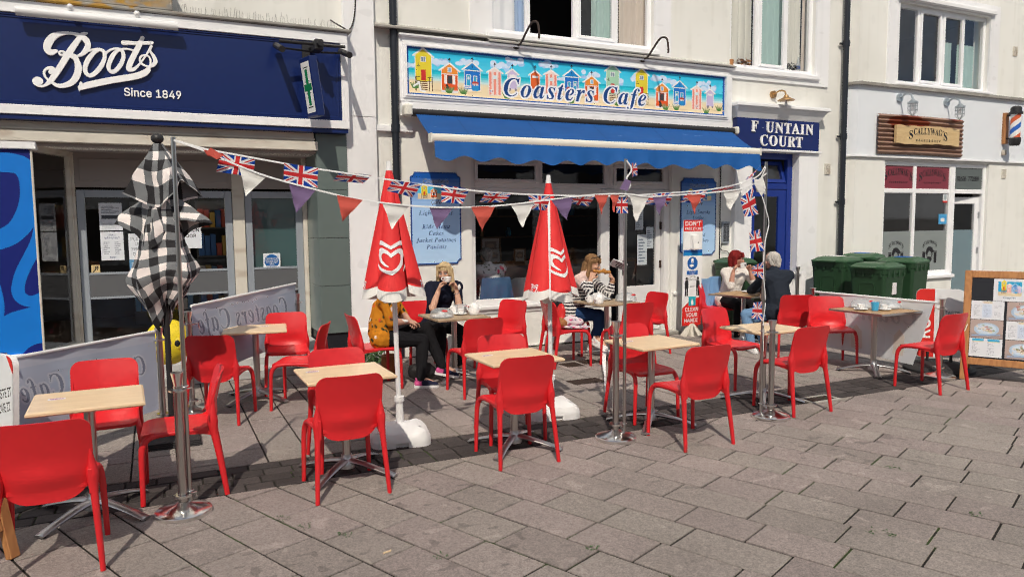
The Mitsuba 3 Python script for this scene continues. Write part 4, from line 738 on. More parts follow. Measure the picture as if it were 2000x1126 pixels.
def hut(kind, x, b):
    if kind in 'yg':
        c = (.72, .60, .04) if kind == 'y' else (.36, .62, .44)
        o = gable(x, b + .10, .13, .27, c) + [(sbox(x + .042, b + .30, x + .088, b + .355), (.75, .75, .75)), (sbox(x + .048, b + .305, x + .063, b + .348), (.2, .28, .35)), (sbox(x + .067, b + .305, x + .082, b + .348), (.2, .28, .35)), (sbox(x + .045, b + .11, x + .085, b + .22), (.58, .04, .03)), (sbox(x + .02, b + .255, x + .026, b + .285), (.1, .1, .05)), (stroke([(x + .01, b + .26), (x + .023, b + .25), (x + .036, b + .26)], .005, 0), (.1, .1, .05))]
        for i in range(5): o.append((sbox(x + .032, b + .012 + .02 * i, x + .098, b + .022 + .02 * i), (.13, .06, .03)))
        for q in (-.004, .11, .0, .134): o.append((sbox(x + q, b, x + q + .007, b + .15), (.12, .07, .03)))
        for q in (0, .098): o += [(sbox(x + q, b + .14, x + q + .036, b + .147), (.10, .07, .03)), (sbox(x + q, b + .10, x + q + .036, b + .107), (.10, .07, .03))]
        return o
    if kind == 'o':
        o = gable(x, b + .03, .135, .22, (.72, .10, .02)) + [(poly((x + .004, b + .205), (x + .131, b + .205), (x + .131, b + .25), (x + .0675, b + .31), (x + .004, b + .25)), (.76, .26, .04)), (sbox(x + .003, b + .198, x + .132, b + .207), (.78, .76, .74)), (sbox(x + .05, b + .222, x + .085, b + .275), (.75, .75, .75)), (sbox(x + .056, b + .228, x + .079, b + .268), (.25, .45, .62)), (sbox(x + .047, b + .105, x + .088, b + .19), (.05, .05, .06))]
        o += [(sbox(x + q, b + .10, x + q + .024, b + .195), (.78, .76, .74)) for q in (.02, .091)] + [(sbox(x - .004, b + .01, x + .139, b + .035), (.74, .74, .74)), (union_all([ell(x + .05, b + .05, .016, .03), ell(x + .042, b + .085, .010, .012)]), (.03, .03, .03)), (sbox(x + .075, b + .035, x + .105, b + .065), (.35, .2, .1))]
        return o
    if kind in 'bB':
        m = kind == 'B'; fx = (lambda q: x + .135 - q) if m else (lambda q: x + q)
        def bb(a, c0, d, c1): return sbox(min(fx(a), fx(d)), c0, max(fx(a), fx(d)), c1)
        o = gable(x, b + .03, .135, .22, (.012, .16, .56)) + [(poly((x - .004, b + .235), (x + .139, b + .235), (x + .0675, b + .315)), (.01, .24, .60)), (sbox(x, b + .228, x + .135, b + .238), (.78, .78, .78)), (bb(.012, b + .06, .056, b + .19), (.78, .78, .78)), (bb(.018, b + .062, .05, b + .184), (.03, .34, .60)), (bb(.026, b + .135, .042, b + .165), (.75, .75, .75)), (bb(.075, b + .10, .11, b + .18), (.78, .78, .78)), (bb(.081, b + .106, .104, b + .174), (.05, .36, .60)), (ell(fx(.093), b + .10, .03, .02), (.45, .06, .04)), (bb(.066, b + .02, .122, b + .075), (.02, .26, .60)), (sbox(x + .064, b + .26, x + .071, b + .29), (.02, .06, .2))]
        for i in range(4): o.append((bb(-.012, b + .008 + .018 * i, .06, b + .018 + .018 * i), (.80, .80, .80)))
        for i in range(4): o.append((bb(.07 + .014 * i, b + .075, .077 + .014 * i, b + .098), (.80, .80, .80)))
        return o
    if kind == 'p':
        o = gable(x, b + .03, .105, .25, (.80, .66, .62), .045) + [(sbox(x + .105 * (2 * i) / 5, b + .03, x + .105 * (2 * i + 1) / 5, b + .275), (.78, .28, .22)) for i in range(3)]
        return o + [(sbox(x + .033, b + .20, x + .072, b + .24), (.65, .76, .80)), (sbox(x + .005, b, x + .012, b + .03), (.7, .6, .55)), (sbox(x + .093, b, x + .10, b + .03), (.7, .6, .55))]
    c = (.56, .48, .70) if kind == 'l' else (.72, .13, .03)
    return gable(x, b + .04, .082, .17, c, .045) + [(sbox(x + .012, b + .17, x + .07, b + .195), (.78, .77, .78)), (ell(x + .015, b + .03, .014, .018), (.25, .2, .25)), (ell(x + .072, b + .03, .010, .014), (.25, .2, .25))]
for kd, u_, b in (('y', .235, .055), ('o', .59, .045), ('b', .91, .08), ('p', 1.24, .035), ('l', 1.50, .12), ('t', 1.85, .13), ('p', 2.10, .07), ('B', 2.43, .11), ('o', 2.76, .05), ('g', 3.12, .085), ('y', 3.63, .075), ('o', 4.0, .04), ('b', 4.33, .09), ('p', 4.66, .04), ('l', 4.92, .09)):
    wd = {'p': .105, 'l': .082, 't': .082}.get(kd, .133); kx = 1.62
    Ls += [(affinity.scale(affinity.translate(g_, u_ - wd / 2, b), kx, 1.22, origin=(u_, b)), c_) for g_, c_ in hut(kd, 0, 0)]
for x, y in ((.12, .10), (.58, .07), (.78, .07), (1.42, .05), (1.85, .09), (2.42, .05), (3.2, .06), (4.07, .05), (4.27, .06), (4.85, .04), (5.10, .09)):
    Ls += [(poly((x - .012 + .011 * i, y), (x + .012 + .011 * i, y), (x + .028 * i - .002, y + .07 + .01 * (i % 2))), (.10, .24, .06) if i % 2 else (.28, .32, .16)) for i in range(-3, 4)] + [(ell(x, y - .004, .045, .016), (.07, .20, .05))]
for x in (1.19, 4.67): Ls += [(ell(x, .12, .022, .024), (.75, .72, .70)), (poly((x, .12), (x + .02, .13), (x + .015, .105)), (.65, .1, .08)), (poly((x, .12), (x - .02, .13), (x - .012, .104)), (.05, .2, .6))]
Ls += [(stroke([(.10, .11), (.17, .16), (.19, .06), (.25, .05)], .022, 0), (.78, .80, .82))]
def fit(g, x0, x1):
    b_ = g.bounds; return affinity.translate(affinity.scale(g, (x1 - x0) / (b_[2] - b_[0]), 1, origin=(b_[0], 0)), x0 - b_[0], 0)
txt = union_all([fit(serif_at('Coasters', 2, .065, .235, space=.06), 1.37, 2.80), fit(serif_at('Cafe', 3, .065, .235, space=.06), 2.96, 3.71)])
Ls += [(txt.buffer(.022), (.78, .80, .84)), (txt, (.008, .055, .22))]
part(G, 'printed_panel', xfc(printed(Ls, sbox(0, 0, W_, H_)), wall_M(2.98, 9.215, 3.385)), 'print', False, label='beach hut picture with blue lettering')
part(G, 'screw', cat([sphere((2.99 + .87 * i, 9.213, z), .012, 1) for i in range(7) for z in (3.397, 3.972)]), 'ink_navy')
for x, lab in ((4.53, 'left'), (6.60, 'right')):
    k = thing('swan_neck_lamp', f'rusty brown swan neck bracket above the cafe sign, the {lab} one', 'wall bracket', None)
    part(k, 'wall_plate', tube([(x, 9.215, 4.125), (x, 9.17, 4.125)], .05, 14), 'rust_iron')
    part(k, 'arm', tube(smoothpath([(x, 9.18, 4.125), (x + .01, 9.08, 4.13), (x + .03, 8.96, 4.24), (x + .06, 8.84, 4.35), (x + .08, 8.73, 4.33), (x + .09, 8.70, 4.22), (x + .09, 8.70, 4.12)], 26), .014, 8), 'rust_iron')
# ---------- awning
A = thing('awning', 'blue canvas awning with white front bar and scalloped valance over the cafe', 'awning')
xa, xb = 3.07, 8.29
cv = []
for i, x in enumerate(np.linspace(xa, xb, 27)):
    for t in np.linspace(0, 1, 7):
        cv.append((x, 9.16 - .58 * t, 3.15 - .36 * t - .018 * math.sin(math.pi * t) + .004 * math.sin(x * 9) * math.sin(math.pi * t)))
cv = np.array(cv); ii, jj = np.meshgrid(np.arange(26), np.arange(6), indexing='ij'); q = np.stack([ii * 7 + jj, ii * 7 + jj + 1, (ii + 1) * 7 + jj + 1, (ii + 1) * 7 + jj], -1).reshape(-1, 4)
part(A, 'canvas', trimesh.Trimesh(cv, np.vstack([q[:, [0, 1, 2]], q[:, [0, 2, 3]]]), process=False), 'awning_canvas', True)
part(A, 'front_bar', cat([tube([(xa - .01, 8.57, 2.775), (xb + .01, 8.57, 2.775)], .035, 14, flat=.055), box(xa - .02, 8.52, 2.72, xa - .005, 8.62, 2.83), box(xb + .005, 8.52, 2.72, xb + .02, 8.62, 2.83)]), 'awning_bar')
part(A, 'roller', tube([(xa - .05, 9.17, 3.155), (xb + .05, 9.17, 3.155)], .05, 14), 'black_metal')
vv = []; nx = 260
for i in range(nx + 1):
    x = xa + .03 + (xb - xa - .02) * i / nx; sc = .5 - .5 * math.cos(2 * math.pi * (x - xa + .05 * math.sin(x * 2.3)) / .452)
    bot = 2.555 - .065 * sc - .012 * math.sin(x * 3.1); wv = .014 * math.sin(x * 5.1) + .012 * math.sin(x * 17)
    for t in np.linspace(0, 1, 5): vv.append((x, 8.545 - .03 * t + wv * t, 2.745 + (bot - 2.745) * t))
ii, jj = np.meshgrid(np.arange(nx), np.arange(4), indexing='ij'); q = np.stack([ii * 5 + jj, ii * 5 + jj + 1, (ii + 1) * 5 + jj + 1, (ii + 1) * 5 + jj], -1).reshape(-1, 4)
pr('valance_canvas', (0.002, 0.088, 0.33), 0.75, True)
part(A, 'valance', trimesh.Trimesh(vv, np.vstack([q[:, [0, 1, 2]], q[:, [0, 2, 3]]]), process=False), 'valance_canvas', True)
part(A, 'end_bracket', box(xa - .16, 9.07, 3.10, xa - .055, 9.225, 3.25, .02), 'awning_bar', False); part(A, 'end_bracket', box(xb + .055, 9.07, 3.10, xb + .10, 9.225, 3.22, .02), 'awning_bar', False)
for x in (xa + .5, xb - .5): part(A, 'arm', cat([tube([(x, 9.15, 2.98), (x + (.45 if x < 5 else -.45), 8.85, 2.84), (x, 8.62, 2.74)], .02, 8)]), 'white_plastic')
# ---------- menu boards either side of the shopfront
def board_shape(w, h, r=.055):
    s = sbox(0, 0, w, h)
    for x in (0, w):
        for y in (0, h): s = s.difference(Point(x, y).buffer(r, quad_segs=6))
    return s
def menu(x, w, lines, label):
    h = 1.21; s = board_shape(w, h); inn = s.buffer(-.016)
    Lm = [(s, (.012, .06, .26)), (inn, (.36, .56, .84))]
    for i in range(8): Lm.append((inn.intersection(sbox(0, .78 + .05 * i, w, h)), tuple(np.array((.30, .50, .82)) * (1 - i / 7) + np.array((.008, .10, .44)) * i / 7)))
    for i in range(6): Lm.append((inn.intersection(sbox(0, 0, w, .42 - .07 * i)), tuple(np.array((.36, .56, .84)) + np.array((.012, .012, .006)) * (i + 1))))
    pic = sbox(.10, .86, w - .10, 1.02)
    Lm += [(pic, (.10, .55, .78)), (sbox(.10, .86, w - .10, .935), (.75, .62, .40))]
    for kd, xx in (('y', .15), ('o', .28), ('b', .43)): Lm += [(affinity.scale(g_, .62, .42, origin=(xx, .865)), c_) for g_, c_ in hut(kd, xx, .865)]
    t = [sans_at('Coasters', w / 2, 1.065, .058, False, w=.36), sans_at('Cafe', w / 2, .795, .052, False, w=.14)]
    t = [shapely.transform(q_, lambda p: np.c_[p[:, 0] + .2 * (p[:, 1] - q_.bounds[1]), p[:, 1]]) for q_ in t]
    Lm += [(q_.buffer(.003), (.42, .52, .70)) for q_ in t] + [(q_, (.012, .02, .07)) for q_ in t]
    for i, tx in lines: Lm.append((serif_at(tx, w / 2, .652 - .0895 * i, .055, space=.04), (.012, .05, .20)))
    k = thing('menu_board', label, 'menu board')
    part(k, 'board', xf(ex(s, .012), wall_M(x, 9.295, 1.205)), 'ink_navy', False)
    part(k, 'print', xfc(printed(Lm, s), wall_M(x, 9.281, 1.205)), 'print', False)
menu(3.025, .70, [(0, 'Light Snacks'), (2, 'Kids Menu'), (3, 'Cakes'), (4, 'Jacket Potatoes'), (5, 'Paninis')], 'blue cafe menu board to the left of the shop window listing cakes and paninis')
menu(7.41, .70, [(0, 'Light Snacks'), (1, 'Coffee'), (2, 'Teas'), (3, 'Cakes'), (4, 'Toasted'), (5, 'Sandwiches')], 'blue cafe menu board right of the cafe door behind the sanitiser stand')
# ---------- drain pipes
def pipe(x, y, label, marks):
    k = thing('drain_pipe', label, 'drain pipe')
    part(k, 'pipe', tube([(x, y, 0.02), (x, y, 7.4)], .048, 14), 'black_pipe')
    for z in marks: part(k, 'bracket', cat([tube([(x, y, z - .05), (x, y, z + .05)], .058, 14), box(x - .10, y + .03, z - .015, x + .10, y + .06, z + .015)]), 'black_pipe')
pipe(2.83, 9.23, 'black drain pipe down the cream wall left of the cafe sign', (2.95, 5.2)); pipe(10.86, 9.21, 'dark blue black drain pipe in the corner beside the barber shop', (2.05, 3.18, 4.75, 5.9))
# ---------- the flats' sign, lamps, vents, intercom
k = thing('entrance_sign', 'dark blue entrance board with raised white capitals, one letter missing', 'sign')
part(k, 'board', box(8.44, 9.19, 2.905, 10.25, 9.30, 3.38, .003), 'fountain_blue', False)
a1 = serif_at('F', 8.79, 3.17, .165, 'b'); a2 = serif_at('UNTAIN', 9.57, 3.165, .165, 'b', .08)
part(k, 'lettering', xf(ex(union_all([a1, a2, serif_at('COURT', 9.39, 2.95, .165, 'b', .06)]), .022), wall_M(0, 9.188, 0)), 'ink_white', False)
part(k, 'peg', cat([sphere((x, 9.187, 3.24), .006, 1) for x in (8.98, 9.06)]), 'ink_white')
k = thing('wall_lantern', 'brass capped wall lantern with clear glass above the entrance board', 'wall lamp')
part(k, 'wall_plate', tube([(9.28, 9.30, 3.80), (9.28, 9.26, 3.80)], .06, 14), 'brass'); part(k, 'arm', tube(smoothpath([(9.28, 9.27, 3.80), (9.29, 9.16, 3.84), (9.30, 9.06, 3.82), (9.30, 9.02, 3.74)], 16), .013, 8), 'brass')
part(k, 'shade', lathe([(0, .06), (.03, .055), (.045, .02), (.13, -.025), (.135, -.035), (.05, -.02), (0, -.02)]), 'brass', M=Mt(9.30, 9.02, 3.70)); part(k, 'glass', lathe([(.055, 0), (.055, -.11), (.04, -.15), (0, -.165)]), 'pane', M=Mt(9.30, 9.02, 3.68)); part(k, 'bulb', lathe([(.0, 0), (.018, -.01), (.02, -.05), (.03, -.08), (0, -.11)]), 'white_plastic', M=Mt(9.30, 9.02, 3.675))
for x, lab in ((12.12, 'left'), (13.42, 'right')):
    k = thing('caged_lamp', f'galvanised caged wall lamp at the {lab} above the barber sign', 'wall lamp')
    part(k, 'wall_plate', tube([(x, 9.12, 3.90), (x, 9.08, 3.90)], .072, 16), 'galvanised'); part(k, 'arm', tube(smoothpath([(x, 9.09, 3.90), (x, 8.98, 3.945), (x, 8.88, 3.92), (x, 8.84, 3.83)], 16), .016, 8), 'galvanised')
    part(k, 'cap', lathe([(0, .05), (.03, .045), (.05, .02), (.085, 0), (.085, -.03), (0, -.03)]), 'galvanised', M=Mt(x, 8.84, 3.79)); part(k, 'glass', lathe([(.06, 0), (.06, -.13), (.045, -.17), (0, -.19)]), 'pane', M=Mt(x, 8.84, 3.76)); part(k, 'bulb', lathe([(0, 0), (.02, -.01), (.03, -.06), (.02, -.09), (0, -.10)]), 'white_plastic', M=Mt(x, 8.84, 3.75))
    part(k, 'cage', cat([tube([(x + .075 * math.cos(a_), 8.84 + .075 * math.sin(a_), 3.76), (x + .075 * math.cos(a_), 8.84 + .075 * math.sin(a_), 3.62), (x, 8.84, 3.545)], .005, 5) for a_ in np.arange(0, 6.2, 1.047)] + [tube([(x + .077 * math.cos(a_), 8.84 + .077 * math.sin(a_), z) for a_ in np.linspace(0, 6.283, 17)], .005, 5) for z in (3.72, 3.65)]), 'galvanised')
k = thing('barber_sign', 'rusty corrugated sheet sign with a pale wooden name plank', 'shop sign')
zz = np.linspace(2.90, 3.60, 111); prof = [(9.065 + .024 * math.cos(2 * math.pi * (z - 2.90) / .078), z) for z in zz]
v = []; xs = np.linspace(11.54, 13.88, 30)
for x in xs:
    for y, z in prof: v.append((x + (.012 * math.cos(2 * math.pi * (z - 2.90) / .078) if x in (xs[0], xs[-1]) else 0), y, z + .006 * math.sin(x * 2.1)))
n = len(prof); ii, jj = np.meshgrid(np.arange(29), np.arange(n - 1), indexing='ij'); q = np.stack([ii * n + jj, (ii + 1) * n + jj, (ii + 1) * n + jj + 1, ii * n + jj + 1], -1).reshape(-1, 4)
scene['rusty_sheet'] = {'type': 'twosided', 'bsdf': scene['rusty_sheet']}
part(k, 'corrugated_sheet', trimesh.Trimesh(v, np.vstack([q[:, [0, 1, 2]], q[:, [0, 2, 3]]]), process=False), 'rusty_sheet', True)
wav = lambda s, a: [(11.92 + 1.74 * t, s + a * math.sin(7 * t + s) + .006 * math.sin(31 * t)) for t in np.linspace(0, 1, 30)]
part(k, 'plank', xf(ex(Polygon(wav(3.09, .012) + wav(3.41, .006)[::-1]), .05), wall_M(0, 9.035, 0)), 'plank_oak', False)
part(k, 'lettering', xf(ex(union_all([affinity.scale(scally(12.78, 3.235, 1.06, .06), 1, .70, origin=(12.78, 3.20)), spaced('BARBERSHOP', 12.78, 3.135, .042, .64)]), .002), wall_M(0, 8.984, 0)), 'ink_black', False)
k = thing('barber_pole', 'red white and blue striped barber pole with black caps', 'barber pole')
bx_, by_ = 15.22, 8.90
part(k, 'cap', lathe([(0, .13), (.06, .125), (.095, .10), (.10, .02), (.12, .01), (.12, -.03), (0, -.03)]), 'black_metal', M=Mt(bx_, by_, 3.78)); part(k, 'base', lathe([(0, .04), (.10, .04), (.105, .02), (.10, -.06), (.08, -.11), (0, -.11)]), 'black_metal', M=Mt(bx_, by_, 3.26))
rows = []
for j in range(41):
    for i in range(49):
        a_ = 2 * math.pi * i / 48; rows.append((bx_ + .088 * math.cos(a_), by_ + .088 * math.sin(a_), 3.29 + .46 * j / 40))
rows = np.array(rows); ii, jj = np.meshgrid(np.arange(40), np.arange(48), indexing='ij'); q = np.stack([ii * 49 + jj, ii * 49 + jj + 1, (ii + 1) * 49 + jj + 1, (ii + 1) * 49 + jj], -1).reshape(-1, 4)
fq = np.vstack([q[:, [0, 1, 2]], q[:, [0, 2, 3]]]); tr = rows[fq]; cc = tr.mean(1); ph = (np.arctan2(cc[:, 1] - by_, cc[:, 0] - bx_) / (2 * math.pi) * 1.0 - (cc[:, 2] - 3.29) / .40 + .5) % 1.0
colr = np.where((ph < .25)[:, None], (.62, .12, .05), np.where(((ph >= .5) & (ph < .75))[:, None], (.03, .13, .52), (.74, .74, .74)))
part(k, 'striped_cylinder', trimesh.Trimesh(tr.reshape(-1, 3), np.arange(len(tr) * 3).reshape(-1, 3), process=False), 'print', False, color=np.repeat(colr, 3, 0))
part(k, 'wall_batten', box(15.16, 9.06, 3.20, 15.28, 9.118, 3.80, .006), 'stained_pine', False); part(k, 'bracket', cat([tube([(bx_, 9.07, z), (bx_, by_, z)], .014, 8) for z in (3.74, 3.30)]), 'black_metal'); part(k, 'socket', box(15.17, 9.06, 2.98, 15.26, 9.118, 3.08, .01), 'cream_trim', False)
for x, z, y, lab in ((10.58, 2.62, 9.30, 'small cream louvred wall vent beside the entrance to the flats'), (15.33, 2.62, 9.15, 'small cream louvred wall vent right of the barber door'), (15.5, 5.02, 9.15, 'small cream vent high on the right hand wall')):
    k = thing('wall_vent', lab, 'vent'); part(k, 'frame', wall_ex(sbox(x - .065, z - .09, x + .065, z + .09).difference(sbox(x - .052, z - .077, x + .052, z + .077)), y - .022, y - .001), 'cream_trim', False)
    for i in range(4): part(k, 'louvre', hull([(x + s, y - .004 - .014 * t, z - .07 + .038 * i + h + (.012 if t == 0 else 0)) for s in (-.051, .051) for t in (0, 1) for h in (0, .02)]), 'cream_trim', False)
k = thing('intercom', 'grey intercom panel with rows of buttons left of the blue door', 'intercom')
part(k, 'panel', box(8.235, 9.262, 1.38, 8.385, 9.299, 1.73, .006), 'aluminium_frame', False); part(k, 'button', cat([box(8.255 + .07 * c_, 9.254, 1.42 + .032 * r_, 8.315 + .05 * c_, 9.261, 1.438 + .032 * r_) for r_ in range(9) for c_ in range(2)]), 'black_metal', False, kind='stuff')
solo('conduit', cat([tube([(8.20, 9.285, 1.0), (8.20, 9.285, 2.85)], .008, 6)]), 'black_rubber', 'thin black conduit down the wall beside the intercom', 'conduit')
solo('wall_sign_cable', tube(smoothpath([(8.24, 9.28, 1.38), (8.22, 9.27, 1.28), (8.36, 9.27, 1.24), (8.40, 9.28, 1.1), (8.40, 9.28, .9)], 20), .006, 6), 'black_rubber', 'short black cable looping below the intercom', 'cable')

# ---------- curtains and things at the upper windows
curtain(4.27, 4.66, 4.36, 6.1, 9.50, 'white net curtain behind the left pane of the cafe upper window', .02, .16, mat='white_curtain')
curtain(4.67, 4.86, 4.36, 6.1, 9.53, 'blue curtain edge in the left pane of the cafe upper window', .02, .08, mat='blue_curtain')
curtain(5.92, 6.38, 4.36, 6.1, 9.50, 'aqua curtain behind the opening sash of the cafe upper window', .03, .12, mat='aqua_curtain'); curtain(6.40, 7.02, 4.36, 6.1, 9.50, 'beige curtain behind the right pane of the cafe upper window', .03, .10, mat='beige_curtain')
curtain(8.46, 9.00, 4.25, 6.1, 9.50, 'cream curtain in the left pane of the window above the entrance', .03, .13); curtain(9.10, 9.76, 4.25, 6.1, 9.52, 'pale aqua curtain in the middle pane of the window above the entrance', .03, .12, mat='aqua_curtain'); curtain(9.78, 10.10, 4.25, 6.1, 9.50, 'cream curtain left in the right pane of the window above the entrance', .03, .12); curtain(10.14, 10.42, 4.25, 6.1, 9.52, 'pale curtain strip at the right end of the window above the entrance', .02, .10, mat='beige_curtain')
curtain(13.62, 14.02, 4.23, 5.1, 9.46, 'grey green curtain in the third pane of the barber building window', .03, .1, .12, mat='aqua_curtain'); curtain(14.22, 14.80, 4.23, 5.1, 9.46, 'pale green curtain in the fourth pane of the barber building window', .03, .1, mat='aqua_curtain')
solo('flower_pot', lathe([(0, 0), (.04, 0), (.05, .10), (.055, .10), (.055, .12), (0, .12)]), 'stained_pine', 'small terracotta pot on the outer sill left of the window above the entrance', 'flower pot', M=Mt(8.40, 9.33, 4.172))
k = thing('dried_plant', 'dried brown plant inside the left pane of the window above the entrance', 'plant'); part(k, 'foliage', leaves((8.78, 9.47), 160, .15, .10, .05, 21).apply_translation((0, 0, 4.24)), 'tan_leather', False)
k = thing('dried_plant', 'grey dried flowers on the inner sill of the right pane above the entrance', 'plant'); part(k, 'foliage', leaves((9.78, 9.46), 140, .13, .11, .05, 22).apply_translation((0, 0, 4.24)), 'grey_panel', False)
k = thing('bottle', 'clear bottle with a blue label in the right pane above the entrance', 'bottle'); part(k, 'glass', lathe([(0, 0), (.035, 0), (.035, .13), (.014, .18), (.014, .25), (0, .25)]), 'dome_plastic', M=Mt(10.0, 9.45, 4.245)); part(k, 'paper_label', lathe([(.0365, .05), (.0365, .10)]), 'ink_navy', M=Mt(10.0, 9.45, 4.245))

# ================================================================== chairs
def sheet_mesh(pl, th, grid, fn):
    """A plate of outline pl, thickness th, finely divided and bent by fn(x, y, z)."""
    m = ex(pl, th); v, f = trimesh.remesh.subdivide_to_size(m.vertices, m.faces, grid); m = trimesh.Trimesh(v, f); m.merge_vertices()
    m.vertices = fn(m.vertices.copy())
    if m.volume < 0: m.invert()
    return m
bp = union_all([sbox(-.205, .53, .205, .70), rrect(-.213, .55, .213, .800, .062, 8), rrect(-.200, .405, .200, .64, .135, 8)]).buffer(.02).buffer(-.02)
def bend_back(v):
    x, z, t = v[:, 0], v[:, 1], v[:, 2]
    y = -.178 - .085 * np.clip((z - .43) / .37, 0, 2) ** 1.25 + .030 * (x / .21) ** 2 - .020 * np.exp(-((z - .50) / .06) ** 2) * (1 - (x / .21) ** 2) + t - .006
    return np.c_[x, y, z]
CH = Proto()
CH.add('backrest', sheet_mesh(bp, .013, .03, bend_back), 'red_plastic', 42)
sp = union_all([rrect(-.200, -.175, .200, .245, .045, 6)])
def bend_seat(v):
    x, y, t = v[:, 0], v[:, 1], v[:, 2]
    z = .428 - .010 * (1 - (x / .2) ** 2) * (1 - ((y - .02) / .25) ** 2) - 2.6 * np.maximum(0, y - .165) ** 2 - .6 * np.maximum(0, np.abs(x) - .16) ** 2 + t
    return np.c_[x, y, z]
CH.add('seat', sheet_mesh(sp, .022, .035, bend_seat), 'red_plastic', 42)
for s in (-1, 1):
    p = smoothpath([(s * .192, -.16, .437), (s * .195, -.02, .436), (s * .198, .12, .434), (s * .204, .195, .420), (s * .212, .232, .375), (s * .219, .242, .30), (s * .224, .244, .15), (s * .228, .246, 0)], 30)
    CH.add('leg', tube(p, np.interp(np.linspace(0, 1, 30), [0, .4, .6, 1], [.013, .019, .019, .0145]), 10, flat=np.interp(np.linspace(0, 1, 30), [0, .35, .55, .7, 1], [.014, .018, .021, .018, .0155]), up=(0, 1, .55)), 'red_plastic', 50)
for s in (-1, 1):
    p = smoothpath([(s * .199, -.188, .66), (s * .203, -.182, .58), (s * .205, -.178, .50), (s * .207, -.183, .43), (s * .213, -.200, .33), (s * .224, -.228, .15), (s * .232, -.248, 0)], 30)
    CH.add('leg', tube(p, np.interp(np.linspace(0, 1, 30), [0, .15, .33, .42, .58, 1], [.004, .012, .030, .028, .019, .0135]), 10, flat=np.interp(np.linspace(0, 1, 30), [0, .2, .36, .55, 1], [.006, .020, .034, .024, .016]), up=(0, 1, 0)), 'red_plastic', 50)
for s in (-1, 1):      # web between seat side and rear leg
    CH.add('gusset', sheet_mesh(poly((-.205, .40), (-.205, .52), (-.185, .475), (-.12, .446), (.0, .44), (.0, .425), (-.12, .415), (-.18, .40)).buffer(.004), .016, .03, lambda v: np.c_[s * (.196 + (v[:, 2] - .008) * s * s), v[:, 0], v[:, 1]]), 'red_plastic', 40)
def chair(x, y, deg, label):            # deg: direction the sitter would face, 90 = towards the shops
    return CH.place('chair', 'red plastic chair ' + label, 'chair', Mt(x, y, 0, deg - 90), 'red plastic cafe chairs')
chair(-.545, 4.44, 90, 'in the left foreground, nearest of all, seen from behind')
chair(-.36, 5.74, 270, 'facing us behind the leftmost pale table')
chair(.115, 5.285, 178, 'seen side on beside the leftmost tall bunting pole')
chair(.48, 7.09, 66.5, 'seen from behind at far left table beside the chequered umbrella')
chair(1.22, 8.02, 262, 'facing us behind the far left table')
chair(1.24, 7.264, 155, 'facing left at the right side of the far left table')
chair(1.215, 5.40, 270, 'facing us behind the table beside the nearer red umbrella base')
chair(1.077, 4.83, 90, 'seen from behind in front of the table by the left umbrella base')
chair(2.05, 7.71, 2, 'under the woman in the orange flowered top')
chair(2.86, 8.42, 268, 'under the blonde woman in navy')
chair(2.94, 6.97, 90, 'seen from behind in front of the tea table of the blonde woman')
chair(3.74, 8.05, 204, 'empty at the right side of the blonde woman\'s tea table')
chair(2.58, 5.42, 261, 'facing us behind the middle pale table')
chair(2.375, 4.88, 88, 'seen from behind in front of the middle pale table')
chair(4.49, 7.84, -3, 'with a bag and a floral hat on its seat')
chair(4.93, 8.52, 316, 'under the woman in the striped jumper')
chair(5.10, 7.36, 90, 'seen from behind in front of the striped woman\'s table')
chair(5.82, 8.02, 184, 'empty near the open cafe door')
chair(3.90, 5.42, 268, 'facing us behind the table by the middle tall pole')
chair(3.80, 4.62, 89, 'seen from behind just right of the middle tall pole')
chair(5.50, 6.04, 280, 'facing us between two pale tables, left of the right hand pole')
chair(5.28, 4.97, 90, 'seen from behind just right of the right hand bunting pole')
chair(7.44, 7.06, 64, 'under the grey haired man, seen from behind')
chair(7.70, 8.72, 275, 'under the red haired woman with a pale blue jacket on it')
chair(7.36, 6.34, 239, 'facing us at the left side of the table with the blue cup')
chair(7.19, 4.92, 92, 'on the far right in front of the chalkboard, seen from behind')

